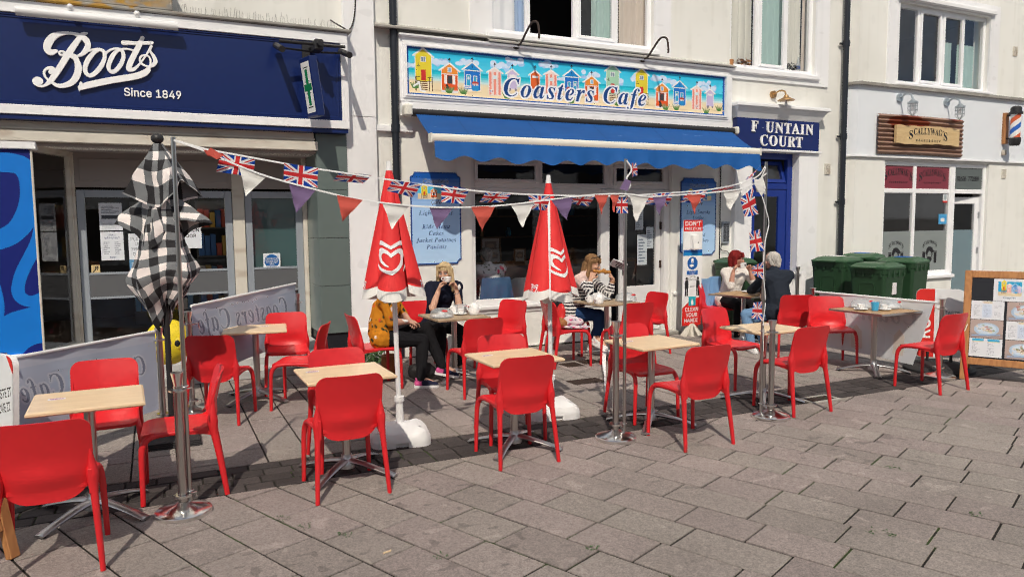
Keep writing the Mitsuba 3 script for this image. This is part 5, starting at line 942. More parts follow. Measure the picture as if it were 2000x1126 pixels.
# ================================================================== tables
def table_proto(top, mat, edge=None):
    t = Proto()
    if top == 'laminate':
        t.add('table_top', hull([(sx * (.30 - a_), sy * (.275 - a_), z) for sx in (-1, 1) for sy in (-1, 1) for a_, z in ((.012, .722), (0, .714), (0, .702), (.010, .694))]), mat, False)
    elif top == 'planks':
        for i in range(6): t.add('plank', box(-.31, -.31 + .1035 * i, .697, .31, -.31 + .1035 * i + .102, .722, .004), mat, False)
    else:
        t.add('table_top', hull([(sx * .335, sy * .335, z) for sx in (-1, 1) for sy in (-1, 1) for z in (.705, .720)]), mat, False)
        t.add('edge_trim', cat([box(-.343, -.343, .700, .343, -.3355, .7225), box(-.343, .3355, .700, .343, .343, .7225), box(-.343, -.335, .700, -.3355, .335, .7225), box(.3355, -.335, .700, .343, .335, .7225)]), 'steel', False)
    t.add('top_plate', box(-.17, -.17, .682, .17, .17, .696, .004), 'black_metal', False)
    t.add('column', tube([(0, 0, .07), (0, 0, .69)], .031, 18), 'steel', 40)
    t.add('hub', lathe([(0, .14), (.036, .135), (.040, .10), (.060, .075), (.06, .04), (0, .04)], 20), 'alloy', 40)
    for k in range(4):
        a_ = math.radians(45 + 90 * k); c_, s_ = math.cos(a_), math.sin(a_)
        pts = [(.03 * c_, .03 * s_, .088), (.12 * c_, .12 * s_, .078), (.25 * c_, .25 * s_, .052), (.36 * c_, .36 * s_, .024), (.385 * c_, .385 * s_, .017)]
        t.add('foot', tube(smoothpath(pts, 14), np.interp(np.linspace(0, 1, 14), [0, .5, 1], [.034, .030, .037]), 8, flat=np.interp(np.linspace(0, 1, 14), [0, 1], [.022, .009])), 'alloy', 50)
        t.add('glide', lathe([(0, .02), (.016, .018), (.018, 0), (0, 0)], 12), 'black_rubber', M=None) if False else t.add('glide', xf(lathe([(0, .016), (.015, .014), (.017, 0), (0, 0)], 12), Mt(.36 * c_, .36 * s_, 0)), 'black_rubber', 40)
    return t
TP, TW, TB_ = table_proto('laminate', 'pale_laminate'), table_proto('planks', 'grey_wood'), table_proto('rim', 'brown_wood')
pr('sticker_white', (0.72, 0.70, 0.72), 0.5)
def table(pt, x, y, deg, label, group='pedestal cafe tables', sticker=None):
    k = pt.place('table', label, 'table', Mt(x, y, 0, deg), group)
    if sticker:
        part(k, 'sticker', xfc(printed([(rrect(-.045, -.022, .045, .022, .006), (.70, .68, .70)), (sbox(-.036, -.008, .036, .012), (.45, .18, .30)), (sbox(-.036, .012, .02, .016), (.1, .15, .4))]), Mt(x + sticker[0], y + sticker[1], .7232, deg)), 'print', False)
table(TP, -.40, 5.06, 2, 'pale wood effect table, leftmost in the foreground', sticker=(-.17, .05))
table(TP, .87, 7.73, -8, 'pale wood effect table far left in front of the grey banner', sticker=(.1, .1))
table(TP, 1.155, 5.11, 0, 'pale wood effect table just left of the left umbrella pole', sticker=(-.20, .10))
table(TP, 2.47, 5.10, 0, 'pale wood effect table in the middle, second umbrella behind it', sticker=(-.18, .10))
table(TP, 3.81, 5.15, 2, 'pale wood effect table just right of the middle tall pole', sticker=(-.18, .08))
table(TP, 5.25, 5.31, 2, 'pale wood effect table behind the right hand bunting pole', sticker=(.17, .12))
TBM = Mt(7.36, 5.74, 0, 1); table(TB_, 7.36, 5.74, 1, 'brown metal rimmed table on the right with cups and a blue cup')
table(TW, 2.98, 7.68, 2, 'weathered plank table with teapot and cups in front of the blonde woman')
table(TW, 5.22, 8.02, 3, 'weathered plank table with a teapot before the striped woman')
table(TB_, 7.42, 7.90, 14, 'brown metal rimmed table between the red haired woman and the man')

# ================================================================== rope barrier posts, bunting poles, banners
SP = Proto()
SP.add('base', lathe([(0, .075), (.034, .075), (.05, .062), (.11, .045), (.155, .032), (.163, .024), (.163, 0), (0, 0)], 40), 'chrome', 40)
SP.add('post', tube([(0, 0, .06), (0, 0, .79)], .0255, 20), 'steel', 40)
SP.add('lower_ring', xf(lathe([(.03, -.006), (.052, -.006), (.052, .006), (.03, .006), (.03, -.006)], 24), Mt(0, 0, .115)), 'chrome', 40)
SP.add('top_ring', xf(lathe([(.026, -.005), (.052, -.005), (.052, .005), (.026, .005), (.026, -.005)], 24), Mt(0, 0, .765)), 'chrome', 40)
SP.add('finial', lathe([(0, .775), (.022, .775), (.022, .80), (.036, .868), (.035, .874), (0, .876)], 24), 'chrome', 40)
SP.add('hook', cat([tube([(.045, 0, .765), (.085, 0, .765), (.09, 0, .72)], .005, 6), tube([(.045, 0, .115), (.08, 0, .115), (.083, 0, .08)], .005, 6)]), 'chrome')
def post(x, y, label, s=1.0, deg=0, z=0.0):
    M = Mt(x, y, z, deg); M[2, 2] = s
    return SP.place('barrier_post', label, 'barrier post', M, 'chrome barrier posts round the terrace')
post(.085, 4.82, 'chrome barrier post strapped to the left tall bunting pole', 1.0, 20)
post(3.28, 4.90, 'chrome barrier post strapped to the middle tall bunting pole', 1.10, 20)
post(4.87, 4.82, 'chrome barrier post strapped to the right tall bunting pole', 1.0, 170)
post(7.74, 5.20, 'chrome barrier post beside the chalkboard holding the mesh banner', 1.0, 90)
post(7.62, 6.86, 'chrome barrier post at the far end of the mesh banner before the bins', 1.0, 270)
post(9.33, 8.72, 'dark barrier post by the white pilaster of the blue door', 1.14, 200)
post(1.48, 8.86, 'barrier post on the shop step at the right end of the grey banner', .97, 180, .10)
post(.25, 7.42, 'chrome barrier post behind the chequered umbrella, at the left end of a banner', 1.10)
post(.0, 7.05, 'chrome barrier post left of the chequered umbrella pole', 1.0)
post(-1.0, 6.15, 'barrier post at the left end of the near grey banner, mostly hidden', 1.0)
def pole(x, y, h, label):
    k = thing('bunting_pole', label, 'pole', 'tall thin bunting poles')
    part(k, 'shaft', tube([(x, y, .05), (x + .004, y, h)], .0135, 14), 'steel', 40); part(k, 'strap', cat([tube([(x + .02 * math.cos(a_), y + .02 * math.sin(a_), z) for a_ in np.linspace(0, 6.283, 13)], .004, 5) for z in (.13, .78)]), 'chrome')
    return k
pole(.125, 4.85, 2.27, 'tall thin chrome pole at the left, in front of the chequered umbrella'); pole(3.345, 4.875, 2.235, 'tall thin chrome pole in the middle, below the awning front'); pole(4.79, 4.86, 2.25, 'tall thin chrome pole on the right, with flags twisted down it')
def banner(p0, p1, z0, z1, zb0, zb1, text, tx, label, mat='grey_banner', inset=0.0, th=.215):
    """Mesh windbreak from p0 to p1 with lettering that faces away (read mirrored from inside)."""
    p0, p1 = np.array(p0), np.array(p1); L = np.hypot(*(p1 - p0)); d = (p1 - p0) / L; nrm = np.array([d[1], -d[0]])
    out = poly((0, zb0), (L, zb1), (L, z1), (0, z0))
    lay = [(out, (.45, .49, .58)), (out.intersection(affinity.translate(out, 0, -.08)), (.39, .45, .56))]
    for cx, cy, ln, c_ in ((.25 * L, .30, .9, (.42, .42, .52)), (.7 * L, .36, 1.0, (.44, .42, .49)), (.5 * L, .55, 1.4, (.36, .43, .56))): lay.append((ell(cx, cy, .25 * ln, .09).intersection(out), c_))
    t = affinity.scale(serif_at(text, 0, 0, th, space=.06), -1, 1, origin=(0, 0)); bx_ = t.bounds; t = affinity.translate(affinity.scale(t, (tx[1] - tx[0]) / (bx_[2] - bx_[0]), 1, origin=(bx_[0], 0)), tx[0] - bx_[0], tx[2])
    lay += [(t.buffer(.014).intersection(out), (.48, .52, .60)), (t.intersection(out), (.19, .22, .30))]
    m, c_ = printed(lay, out, grid=.12)
    v = m.vertices.copy(); s, h = v[:, 0], v[:, 1]
    w = .018 * np.sin(s * 4.5 + h * 3) * (1 - h) + .005 * np.sin(s * 13)
    m.vertices = np.c_[p0[0] + d[0] * s + nrm[0] * w, p0[1] + d[1] * s + nrm[1] * w, h]
    k = thing('windbreak_banner', label, 'banner', 'grey windbreak banners between the posts'); put_ = part(k, 'sheet', m, mat, True, color=c_)
    part(k, 'top_bar', tube([(p0[0], p0[1], z0 + .004), (p1[0], p1[1], z1 + .004)], .013, 10), 'white_plastic')
    return k
banner((-.97, 6.12), (-.03, 7.03), .83, .84, .12, .16, 'Coasters Cafe', (.08, 1.18, .50), 'grey windbreak banner with mirrored lettering at the far left behind the foreground table', th=.155)
banner((.28, 7.45), (1.46, 8.84), 1.00, 1.06, .30, .42, 'Coasters Cafe', (.08, 1.62, .72), 'grey windbreak banner with mirrored cafe name behind the far left table', th=.20)
def rb():
    p0, p1 = np.array((7.72, 5.26)), np.array((7.63, 6.80)); L = np.hypot(*(p1 - p0)); d = (p1 - p0) / L
    out = poly((.02, .86 - .03), (L - .02, .83), (L - .10, .14), (.22, .10)); t = affinity.translate(serif_at('Coasters', 0, 0, .19, space=.06), .78, .54)
    lay = [(out, (.62, .65, .68)), (t.buffer(.02).intersection(out), (.60, .62, .64)), (t.intersection(out), (.45, .48, .52))]
    for x, c_ in ((.35, (.62, .56, .50)), (.6, (.58, .60, .64)), (.9, (.62, .56, .52))): lay.append((poly((x, .18), (x + .14, .18), (x + .14, .40), (x + .07, .48), (x, .40)), c_))
    m, c_ = printed(lay, out, grid=.12); v = m.vertices; s, h = v[:, 0], v[:, 1]; w = .03 * np.sin(s * 5 + h * 4) * (1 - h)
    m.vertices = np.c_[p0[0] + d[0] * s - w * d[1], p0[1] + d[1] * s + w * d[0], h]
    k = thing('windbreak_banner', 'pale translucent windbreak banner below the green bins, cafe name showing through', 'banner', 'grey windbreak banners between the posts')
    part(k, 'sheet', m, 'grey_banner', True, color=c_); part(k, 'top_bar', tube([(7.735, 5.22, .825), (7.625, 6.84, .825)], .015, 10), 'white_plastic')
rb()
solo('windbreak_edge', hull([(9.22 + .012 * e, 8.86 - .02 * e + .01, z) for e in (0, 1) for z in (.15, .90)] + [(9.44, 8.66, z) for z in (.15, .92)] + [(9.45, 8.68, z) for z in (.15, .92)]), 'white_plastic', 'white end of a rolled banner beside the blue door pilaster', 'banner', smooth=False)

# ================================================================== bunting
LA = [(.12, 2.257), (.30, 2.207), (.39, 2.191), (.65, 2.149), (.90, 2.111), (1.30, 2.06), (1.58, 2.024), (1.95, 1.983), (2.35, 1.957), (2.78, 1.946), (3.25, 1.945), (3.35, 1.948), (3.67, 1.968), (4.14, 2.002), (4.47, 2.053), (4.69, 2.121), (4.78, 2.21)]
LB = [(.13, 2.25), (.30, 2.191), (.47, 2.116), (.65, 2.048), (.90, 1.981), (1.19, 1.914), (1.47, 1.878), (1.76, 1.858), (2.07, 1.861), (2.35, 1.88), (2.69, 1.919), (3.05, 1.955), (3.34, 1.961), (3.51, 1.943), (3.73, 1.952), (4.14, 1.977), (4.53, 2.019), (4.69, 2.091), (4.78, 2.15)]
RED_, WHT_, BLU_ = (.60, .045, .05), (.76, .77, .79), (.015, .06, .34)
_w, _h = 1.0, .6
fb = sbox(0, 0, _w, _h); dg = lambda w_: union_all([LineString([(-.1, -.06), (1.1, .66)]).buffer(w_, cap_style=2), LineString([(-.1, .66), (1.1, -.06)]).buffer(w_, cap_style=2)])
rd = union_all([LineString([(0, .02 - .0), (.5, .32)]).buffer(.019, cap_style=2), LineString([(.5, .28), (1, .58)]).buffer(.019, cap_style=2), LineString([(0, .58), (.5, .28)]).buffer(.019, cap_style=2), LineString([(.5, .32), (1, .02)]).buffer(.019, cap_style=2)])
FLAG, FCOL = printed([(fb, BLU_), (dg(.062), WHT_), (rd, RED_), (union_all([sbox(.40, 0, .60, .6), sbox(0, .20, 1, .40)]), WHT_), (union_all([sbox(.44, 0, .56, .6), sbox(0, .24, 1, .36)]), RED_)], fb, grid=.16)
scene['flag_cloth'] = {'type': 'principledthin', 'base_color': VC, 'roughness': 0.8, 'diff_trans': 0.5, 'spec_trans': 0.0}
def flag(par, q, y, seed, lab=None):
    """Flag hung by its top edge q0-q1, lower corners q3 (left) and q2 (right), in the plane of the string, fluttering out of it."""
    q = np.array(q); u, v = FLAG.vertices[:, 0], 1 - FLAG.vertices[:, 1] / .6
    p = (q[0] * ((1 - u) * (1 - v))[:, None] + q[1] * (u * (1 - v))[:, None] + q[2] * (u * v)[:, None] + q[3] * ((1 - u) * v)[:, None])
    short = max(0, .125 - np.linalg.norm((q[0] + q[1] - q[2] - q[3]) / 2))
    g_ = np.random.default_rng(seed); a_, b_ = g_.uniform(.008, .02), g_.uniform(0, 6)
    dy = a_ * np.sin(u * 6 + b_) * v + v * short * 1.0 + .010 * np.sin(v * 4 + b_ * 2) * u * v
    m = FLAG.copy(); m.vertices = np.c_[p[:, 0], y + dy, p[:, 1]]
    part(par, 'flag', m, 'flag_cloth', True, color=FCOL)
k = thing('flag_bunting', 'string of small union flags from the left pole to the right one', 'bunting')
part(k, 'tape', tube([(x, 4.86 + .004 * math.sin(9 * x), z) for x, z in smoothpath(LA, 90)], .0018, 5, flat=.006), 'white_plastic')
for i, q in enumerate([[(.39, 2.191), (.59, 2.16), (.57, 2.043), (.36, 2.074)], [(.76, 2.136), (.97, 2.109), (.96, 1.982), (.75, 2.015)], [(1.11, 2.089), (1.32, 2.07), (1.28, 2.019), (1.08, 2.033)], [(1.46, 2.039), (1.67, 2.018), (1.61, 1.927), (1.43, 1.97)], [(1.81, 2.013), (2.02, 1.987), (1.97, 1.883), (1.81, 1.893)], [(2.15, 1.974), (2.35, 1.957), (2.29, 1.895), (2.10, 1.894)], [(2.48, 1.953), (2.67, 1.95), (2.65, 1.835), (2.52, 1.843)], [(2.87, 1.948), (3.06, 1.95), (3.03, 1.866), (2.86, 1.896)], [(3.25, 1.941), (3.36, 1.942), (3.36, 1.814), (3.25, 1.814)], [(3.60, 1.966), (3.81, 1.978), (3.77, 1.866), (3.54, 1.886)], [(3.95, 1.99), (4.16, 2.005), (4.10, 1.892), (3.89, 1.90)], [(4.24, 2.015), (4.50, 2.06), (4.42, 2.0), (4.21, 1.973)]]): flag(k, q, 4.86, i)
k = thing('twisted_flags', 'union flags on a cord twisted down the right hand bunting pole', 'bunting')
part(k, 'tape', tube(smoothpath([(4.78, 4.85, 2.20), (4.70, 4.83, 2.05), (4.77, 4.83, 1.85), (4.82, 4.84, 1.72), (4.77, 4.83, 1.55), (4.76, 4.83, 1.3), (4.80, 4.84, 1.05), (4.77, 4.83, .85), (4.79, 4.84, .6)], 60), .003, 5, flat=.007), 'white_plastic')
for i, q in enumerate([[(4.48, 1.932), (4.62, 2.029), (4.70, 1.801), (4.54, 1.776)], [(4.59, 1.644), (4.71, 1.673), (4.76, 1.49), (4.61, 1.472)], [(4.63, 1.352), (4.76, 1.392), (4.77, 1.235), (4.64, 1.285)], [(4.65, 1.039), (4.75, 1.042), (4.76, .874), (4.63, .905)], [(4.62, 2.12), (4.70, 2.221), (4.72, 2.165), (4.60, 2.089)]]): flag(k, q, 4.83, 30 + i)
k = thing('bunting_knot', 'bunch of flag and lilac cloth knotted at the top of the middle pole', 'bunting'); flag(k, [(3.36, 2.20), (3.43, 2.205), (3.45, 2.11), (3.40, 2.09)], 4.85, 50)
part(k, 'cord', tube(smoothpath([(3.34, 4.85, 2.22), (3.38, 4.84, 2.15), (3.34, 4.85, 2.08), (3.37, 4.84, 2.03), (3.33, 4.85, 1.97), (3.36, 4.84, 1.94)], 40), .007, 6), 'white_plastic')
pr('lilac_cloth', (0.15, 0.10, 0.21), 0.9, True); pr('coral_cloth', (0.50, 0.082, 0.06), 0.9, True); pr('white_cloth', (0.68, 0.68, 0.66), 0.9, True)
def fold(pts, mat, par, nm='cloth'): part(par, nm, trimesh.Trimesh(pts, [[0, 1, 2], [0, 2, 3]], process=False), mat, False)
fold([(3.32, 4.84, 2.08), (3.37, 4.83, 2.06), (3.33, 4.82, 1.985), (3.27, 4.84, 2.0)], 'lilac_cloth', k)
k = thing('pennant_bunting', 'string of plain white, purple and coral pennants strung below the flags', 'bunting')
part(k, 'tape', tube([(x, 4.835 + .004 * math.sin(7 * x), z) for x, z in smoothpath(LB, 90)], .0018, 5, flat=.006), 'white_plastic')
def pennant(c_, a_, b_, t, y=4.835):
    n = 8; V_ = []; F_ = []
    a_, b_, t = map(np.array, (a_, b_, t))
    for j in range(n + 1):
        s = j / n; l, r = a_ + (t - a_) * s, b_ + (t - b_) * s
        for i in range(5):
            p = l + (r - l) * i / 4; V_.append((p[0], y + .012 * math.sin(3.1 * i / 4 + s * 4 + 7 * a_[0]) * s + .006 * math.sin(11 * s), p[1]))
    for j in range(n):
        for i in range(4): q_ = j * 5 + i; F_ += [(q_, q_ + 5, q_ + 6), (q_, q_ + 6, q_ + 1)]
    nm, mt = {'w': ('white_pennant', 'white_cloth'), 'p': ('purple_pennant', 'lilac_cloth'), 'r': ('coral_pennant', 'coral_cloth')}[c_]
    part(k, nm, trimesh.Trimesh(V_, F_, process=False), mt, True)
for a_ in [('w', (.49, 2.107), (.65, 2.048), (.52, 1.927)), ('p', (.78, 2.009), (.95, 1.97), (.82, 1.822)), ('r', (1.08, 1.937), (1.25, 1.905), (1.11, 1.764)), ('w', (1.38, 1.888), (1.57, 1.87), (1.44, 1.713)), ('p', (1.71, 1.861), (1.89, 1.86), (1.76, 1.709)), ('r', (2.02, 1.862), (2.21, 1.869), (2.10, 1.691)), ('w', (2.33, 1.878), (2.53, 1.902), (2.42, 1.716)), ('p', (2.66, 1.915), (2.85, 1.935), (2.79, 1.762)), ('r', (3.04, 1.955), (3.17, 1.96), (3.10, 1.807)), ('r', (3.18, 1.958), (3.27, 1.96), (3.21, 1.82)), ('w', (3.36, 1.958), (3.55, 1.943), (3.42, 1.746)), ('p', (3.58, 1.945), (3.73, 1.952), (3.64, 1.797)), ('r', (3.92, 1.962), (4.08, 1.972), (4.0, 1.804)), ('w', (4.30, 1.989), (4.51, 2.014), (4.37, 1.837))]: pennant(*a_)
for p in ([(.29, 4.82, 2.20), (.36, 4.81, 2.185), (.39, 4.82, 2.14), (.31, 4.83, 2.165)], [(.33, 4.80, 2.21), (.40, 4.80, 2.165), (.36, 4.79, 2.14), (.30, 4.81, 2.18)]): fold(p, 'coral_cloth', k, 'knotted_pennant')
for p in ([(4.62, 4.82, 2.10), (4.72, 4.81, 2.09), (4.76, 4.82, 1.97), (4.66, 4.83, 1.99)], [(4.60, 4.80, 2.06), (4.70, 4.80, 2.12), (4.73, 4.79, 2.02), (4.69, 4.80, 1.95)]): fold(p, 'white_cloth', k, 'knotted_pennant')

# ================================================================== closed umbrellas
def folded(x, y, z0, z1, r0, r1, folds, depth, mat, seed, par, name, twist=.0, uvs=False, wav=.0, n=120, rows=34, prof=None, col=None):
    g_ = np.random.default_rng(seed); ph = g_.uniform(0, 6.28); V_ = []; UV = []; C_ = []
    am = 1 + .25 * g_.normal(0, 1, folds)
    for j in range(rows):
        t = j / (rows - 1); z = z1 + (z0 - z1) * t; R_ = r1 + (r0 - r1) * (t if prof is None else prof(t))
        for i in range(n):
            a_ = 2 * math.pi * i / n; f_ = folds * a_ + ph + twist * t; w = abs(math.sin(f_ / 2)) ** .8
            rr = R_ * (1 - depth * w * am[int(f_ / (2 * math.pi)) % folds] * min(1, .25 + t)) + .006 * math.sin(3 * a_ + 9 * t)
            zz = z + wav * (w - .5) * t ** 6
            V_.append((x + rr * math.cos(a_), y + rr * math.sin(a_), zz)); UV.append((i / n * 3.4, (z1 - zz))); C_.append(None)
    V_ = np.array(V_); ii, jj = np.meshgrid(np.arange(rows - 1), np.arange(n), indexing='ij'); kk = (jj + 1) % n
    q = np.stack([ii * n + jj, (ii + 1) * n + jj, (ii + 1) * n + kk, ii * n + kk], -1).reshape(-1, 4)
    m = trimesh.Trimesh(V_, np.vstack([q[:, [0, 1, 2]], q[:, [0, 2, 3]]]), process=False)
    return m, np.array(UV)
def heart(s=1.0):
    """Emblem of the ice cream umbrellas: an open heart spiral below a curved heart top."""
    def pg(*c): return Polygon([((x - 466) / 433, (425 - y) / 433) for x, y in c]).buffer(0).buffer(.012).buffer(-.024).buffer(.012)
    return affinity.scale(union_all([pg((280, 262), (370, 262), (420, 288), (465, 315), (510, 288), (560, 266), (638, 268), (650, 300), (658, 352), (610, 316), (560, 308), (505, 330), (465, 350), (430, 332), (380, 309), (320, 306), (268, 335), (272, 295)),
        pg((465, 530), (400, 512), (340, 477), (305, 432), (293, 390), (305, 358), (335, 340), (380, 336), (430, 358), (465, 390), (500, 360), (545, 343), (592, 343), (624, 365), (636, 402), (624, 452), (592, 512), (540, 558), (475, 596), (400, 578), (330, 553), (273, 517), (246, 482), (247, 440), (266, 470), (302, 506), (360, 532), (420, 549), (470, 555), (518, 529), (553, 490), (573, 440), (569, 406), (545, 385), (517, 394), (490, 412), (465, 432), (430, 397), (395, 383), (367, 396), (358, 420), (371, 458), (410, 492)),
        pg((588, 578), (640, 530), (668, 482), (682, 450), (686, 502), (662, 542), (622, 570))]), s, s, origin=(0, 0))
def umbrella(x, y, ztop, zbot, rot, label, bx, by, big=0, seam=None):
    k = thing('umbrella', label, 'umbrella', 'closed red umbrellas with white trim')
    lean = (x - bx, y - by)
    part(k, 'pole', tube([(bx, by, .10), (x, y, ztop)], .020, 14), 'white_plastic', 40)
    part(k, 'pole_sleeve', cat([tube([(bx, by, .10), (bx, by, .36)], [.034, .028], 16), tube([(bx, by, .33), (bx, by, .37)], .04, 16)]), 'white_plastic', 40)
    part(k, 'tip', lathe([(0, .075), (.018, .072), (.022, .03), (.026, 0), (0, 0)], 16), 'white_plastic', 40, M=Mt(x, y, ztop - .01))
    # eight panels: soft folds, every panel its own flap at the hem
    N_, R_ = 5, 30; n = 28
    for p_ in range(N_):
        V_ = []; a0 = rot + 2 * math.pi * p_ / N_
        for j in range(R_):
            t = j / (R_ - 1); z = ztop + (zbot - ztop) * t; rad = (.022 + .238 * t ** 1.05)
            for i in range(n):
                s = i / (n - 1); a_ = a0 + 2 * math.pi / N_ * s
                fold_ = 1 - .24 * t ** .5 * (2 * abs(s - .5)) ** 2.2 + .04 * math.sin(3.1 * s + p_) * t
                V_.append((x + rad * fold_ * math.cos(a_) + .012 * t * math.sin(p_ * 2.1), y + rad * fold_ * math.sin(a_), z - .045 * (1 - (2 * s - 1) ** 2) * t ** 5 + .02 * t ** 4 * math.sin(p_ * 1.7)))
        V_ = np.array(V_); ii, jj = np.meshgrid(np.arange(R_ - 1), np.arange(n - 1), indexing='ij')
        q = np.stack([ii * n + jj, (ii + 1) * n + jj, (ii + 1) * n + jj + 1, ii * n + jj + 1], -1).reshape(-1, 4)
        body = q[q[:, 1] < (R_ - 3) * n + n]; hem = q[q[:, 1] >= (R_ - 3) * n + n]
        for nm, qq, mt in (('panel', body, 'red_canvas'), ('hem', hem, 'white_cloth')):
            mm_ = trimesh.Trimesh(V_, np.vstack([qq[:, [0, 1, 2]], qq[:, [0, 2, 3]]]), process=False); mm_.remove_unreferenced_vertices(); part(k, nm, mm_, mt, True)
        # emblems printed on the panel, laid on the folded cloth
        def lay(g_, s0, t0, size):
            mm, cc = printed([(affinity.scale(g_, size, size, origin=(0, 0)), WHT_)], grid=.03); vv = mm.vertices
            t = t0 - vv[:, 1] / (ztop - zbot); rad = .022 + .238 * t ** 1.05; s = s0 + vv[:, 0] / (rad * 2 * math.pi / N_)
            s = np.clip(s, -.25, 1.25); a_ = a0 + 2 * math.pi / N_ * s
            f_ = 1 - .24 * t ** .5 * (2 * np.abs(np.clip(s, 0, 1) - .5)) ** 2.2 + .04 * np.sin(3.1 * s + p_) * t
            r_ = rad * f_ + .005
            return trimesh.Trimesh(np.c_[x + r_ * np.cos(a_) + .012 * t * math.sin(p_ * 2.1), y + r_ * np.sin(a_), ztop + (zbot - ztop) * t - .045 * (1 - (2 * np.clip(s, 0, 1) - 1) ** 2) * t ** 5], mm.faces, process=False), cc
        if p_ in (0, 2): part(k, 'emblem', lay(heart(), .5, .69, .32), 'paint_print', True, label='white heart shaped spiral emblem')
        else: part(k, 'emblem', lay(heart(), .5, .90, .09), 'paint_print', True)
        if p_ == seam: part(k, 'seam_trim', lay(sbox(-.011, -.60, .011, .28), .03, .42, 1.0), 'paint_print', True)
    for e in range(3): part(k, 'lining_fold', tube(smoothpath([(x - .10 + .09 * e, y - .10 + .04 * e, zbot + .03), (x - .06 + .07 * e, y - .06 + .03 * e, zbot - .04), (x - .02 + .02 * e, y - .03, zbot + .03)], 10), .035, 8), 'white_cloth')
    bs_ = rrect(-.235, -.20, .235, .20, .09, 6)
    def rnd(v):
        x_, y_, z_ = v[:, 0], v[:, 1], v[:, 2]; e = np.maximum(np.abs(x_) / .235, np.abs(y_) / .20)
        return np.c_[x_ * (1 - .16 * (z_ / .15) ** 2), y_ * (1 - .16 * (z_ / .15) ** 2), z_ * (1 - .42 * np.clip(e, 0, 1) ** 2.4) + .006 * np.cos(x_ * 40) * (z_ > .06)]
    part(k, 'weighted_base', xf(cat([sheet_mesh(bs_.difference(union_all([sbox(-.05, -.25, .05, -.17), sbox(-.05, .17, .05, .25)])), .045, .05, lambda v: v), xf(sheet_mesh(bs_, .12, .05, rnd), Mt(0, 0, .04))]), Mt(bx, by, 0, -12)), 'white_plastic', 40)
    return k
umbrella(1.675, 5.66, 2.17, 1.20, 3.796, 'closed red umbrella with white heart emblem, left one, hiding a woman\'s head', 1.715, 5.66, 1)
umbrella(3.165, 5.80, 2.10, 1.10, 4.213, 'closed red umbrella with white heart emblem, right one, before the cafe window', 3.18, 5.80, 0, 0)
# chequered umbrella with a small top tier, pole on a stack of black slabs
k = thing('chequered_umbrella', 'closed black and white chequered umbrella with two tiers on the left', 'umbrella')
ux, uy = .06, 6.50
part(k, 'pole', tube([(ux, uy, .05), (ux, uy, 2.40)], .022, 14), 'black_metal', 40); part(k, 'finial', sphere((ux, uy, 2.43), .047, 2, (1, 1, .9)), 'black_metal', 40)
def tier(nm, npan, z1, prof, hem, seed, rot, n=26, R_=34, crease=.42, slack=.05, L_=1.25):
    """Slack panels hung from the ribs: prof(t) -> (radius, height), hem(angle) lifts or drops the lower edge, creases sag between ribs."""
    g_ = np.random.default_rng(seed); rib = 1 + g_.normal(0, .16, npan + 1); rib[-1] = rib[0]
    for p_ in range(npan):
        V_, UV = [], []
        for j in range(R_):
            t = j / (R_ - 1); r_, z_ = prof(t)
            for i in range(n):
                s_ = i / (n - 1); a_ = rot + 2 * math.pi * (p_ + s_) / npan; rb = rib[p_] * (1 - s_) + rib[p_ + 1] * s_
                sag = 1 - crease * (1 - (2 * s_ - 1) ** 2) * min(1, .3 + t)
                rr = r_ * rb * sag; V_.append((ux + rr * math.cos(a_), uy + rr * math.sin(a_), z_ + hem(a_) * t ** 3)); UV.append(((s_ - .5) * (.10 + .44 * t) + p_ * .31, t * L_))
        V_ = np.array(V_); q_ = V_ * np.array((5.5, 5.5, 4.0)) + seed
        d_ = np.stack([meshkit.fbm(q_, 3, seed), meshkit.fbm(q_ + 31, 3, seed + 1), meshkit.fbm(q_ + 67, 3, seed + 2)], 1) - .5
        tt = np.repeat(np.linspace(0, 1, R_), n)[:, None]; V_ = V_ + d_ * slack * 2.4 * tt ** .6 * np.array((1, 1, .6))
        ii, jj = np.meshgrid(np.arange(R_ - 1), np.arange(n - 1), indexing='ij'); q = np.stack([ii * n + jj, (ii + 1) * n + jj, (ii + 1) * n + jj + 1, ii * n + jj + 1], -1).reshape(-1, 4)
        part(k, nm, trimesh.Trimesh(V_, np.vstack([q[:, [0, 1, 2]], q[:, [0, 2, 3]]]), process=False), 'gingham', True, uv=np.array(UV))
tier('top_panel', 4, 2.39, lambda t: (.035 + .225 * t ** 1.1, 2.39 - .32 * t), lambda a_: -.07 + .10 * math.cos(2 * a_ + .6), 3, .5, slack=.04, L_=.42)
tier('middle_flap', 4, 2.0, lambda t: (.05 + .25 * t ** .8, 2.0 - .22 * t), lambda a_: -.10 + .12 * math.cos(2 * a_ + 1.4), 21, 1.2, crease=.55, slack=.05, L_=.36)
def cp(t):
    X_ = [0, .08, .45, .70, .76, .86, 1]; return np.interp(t, X_, [.04, .09, .18, .275, .265, .18, .06]), np.interp(t, X_, [2.0, 1.93, 1.60, 1.36, 1.31, 1.20, 1.03])
tier('canopy_panel', 5, 2.0, cp, lambda a_: -.04 + .12 * math.sin(a_ + 2.2) + .07 * math.sin(3 * a_), 12, .2, R_=60, crease=.36, slack=.045, L_=1.2)
for i in range(4): part(k, 'base_slab', box(ux - .21 + .006 * i, uy - .21, .014 * i + .002, ux + .21 - .004 * i, uy + .21, .014 * i + .013, .003), 'black_rubber', False)

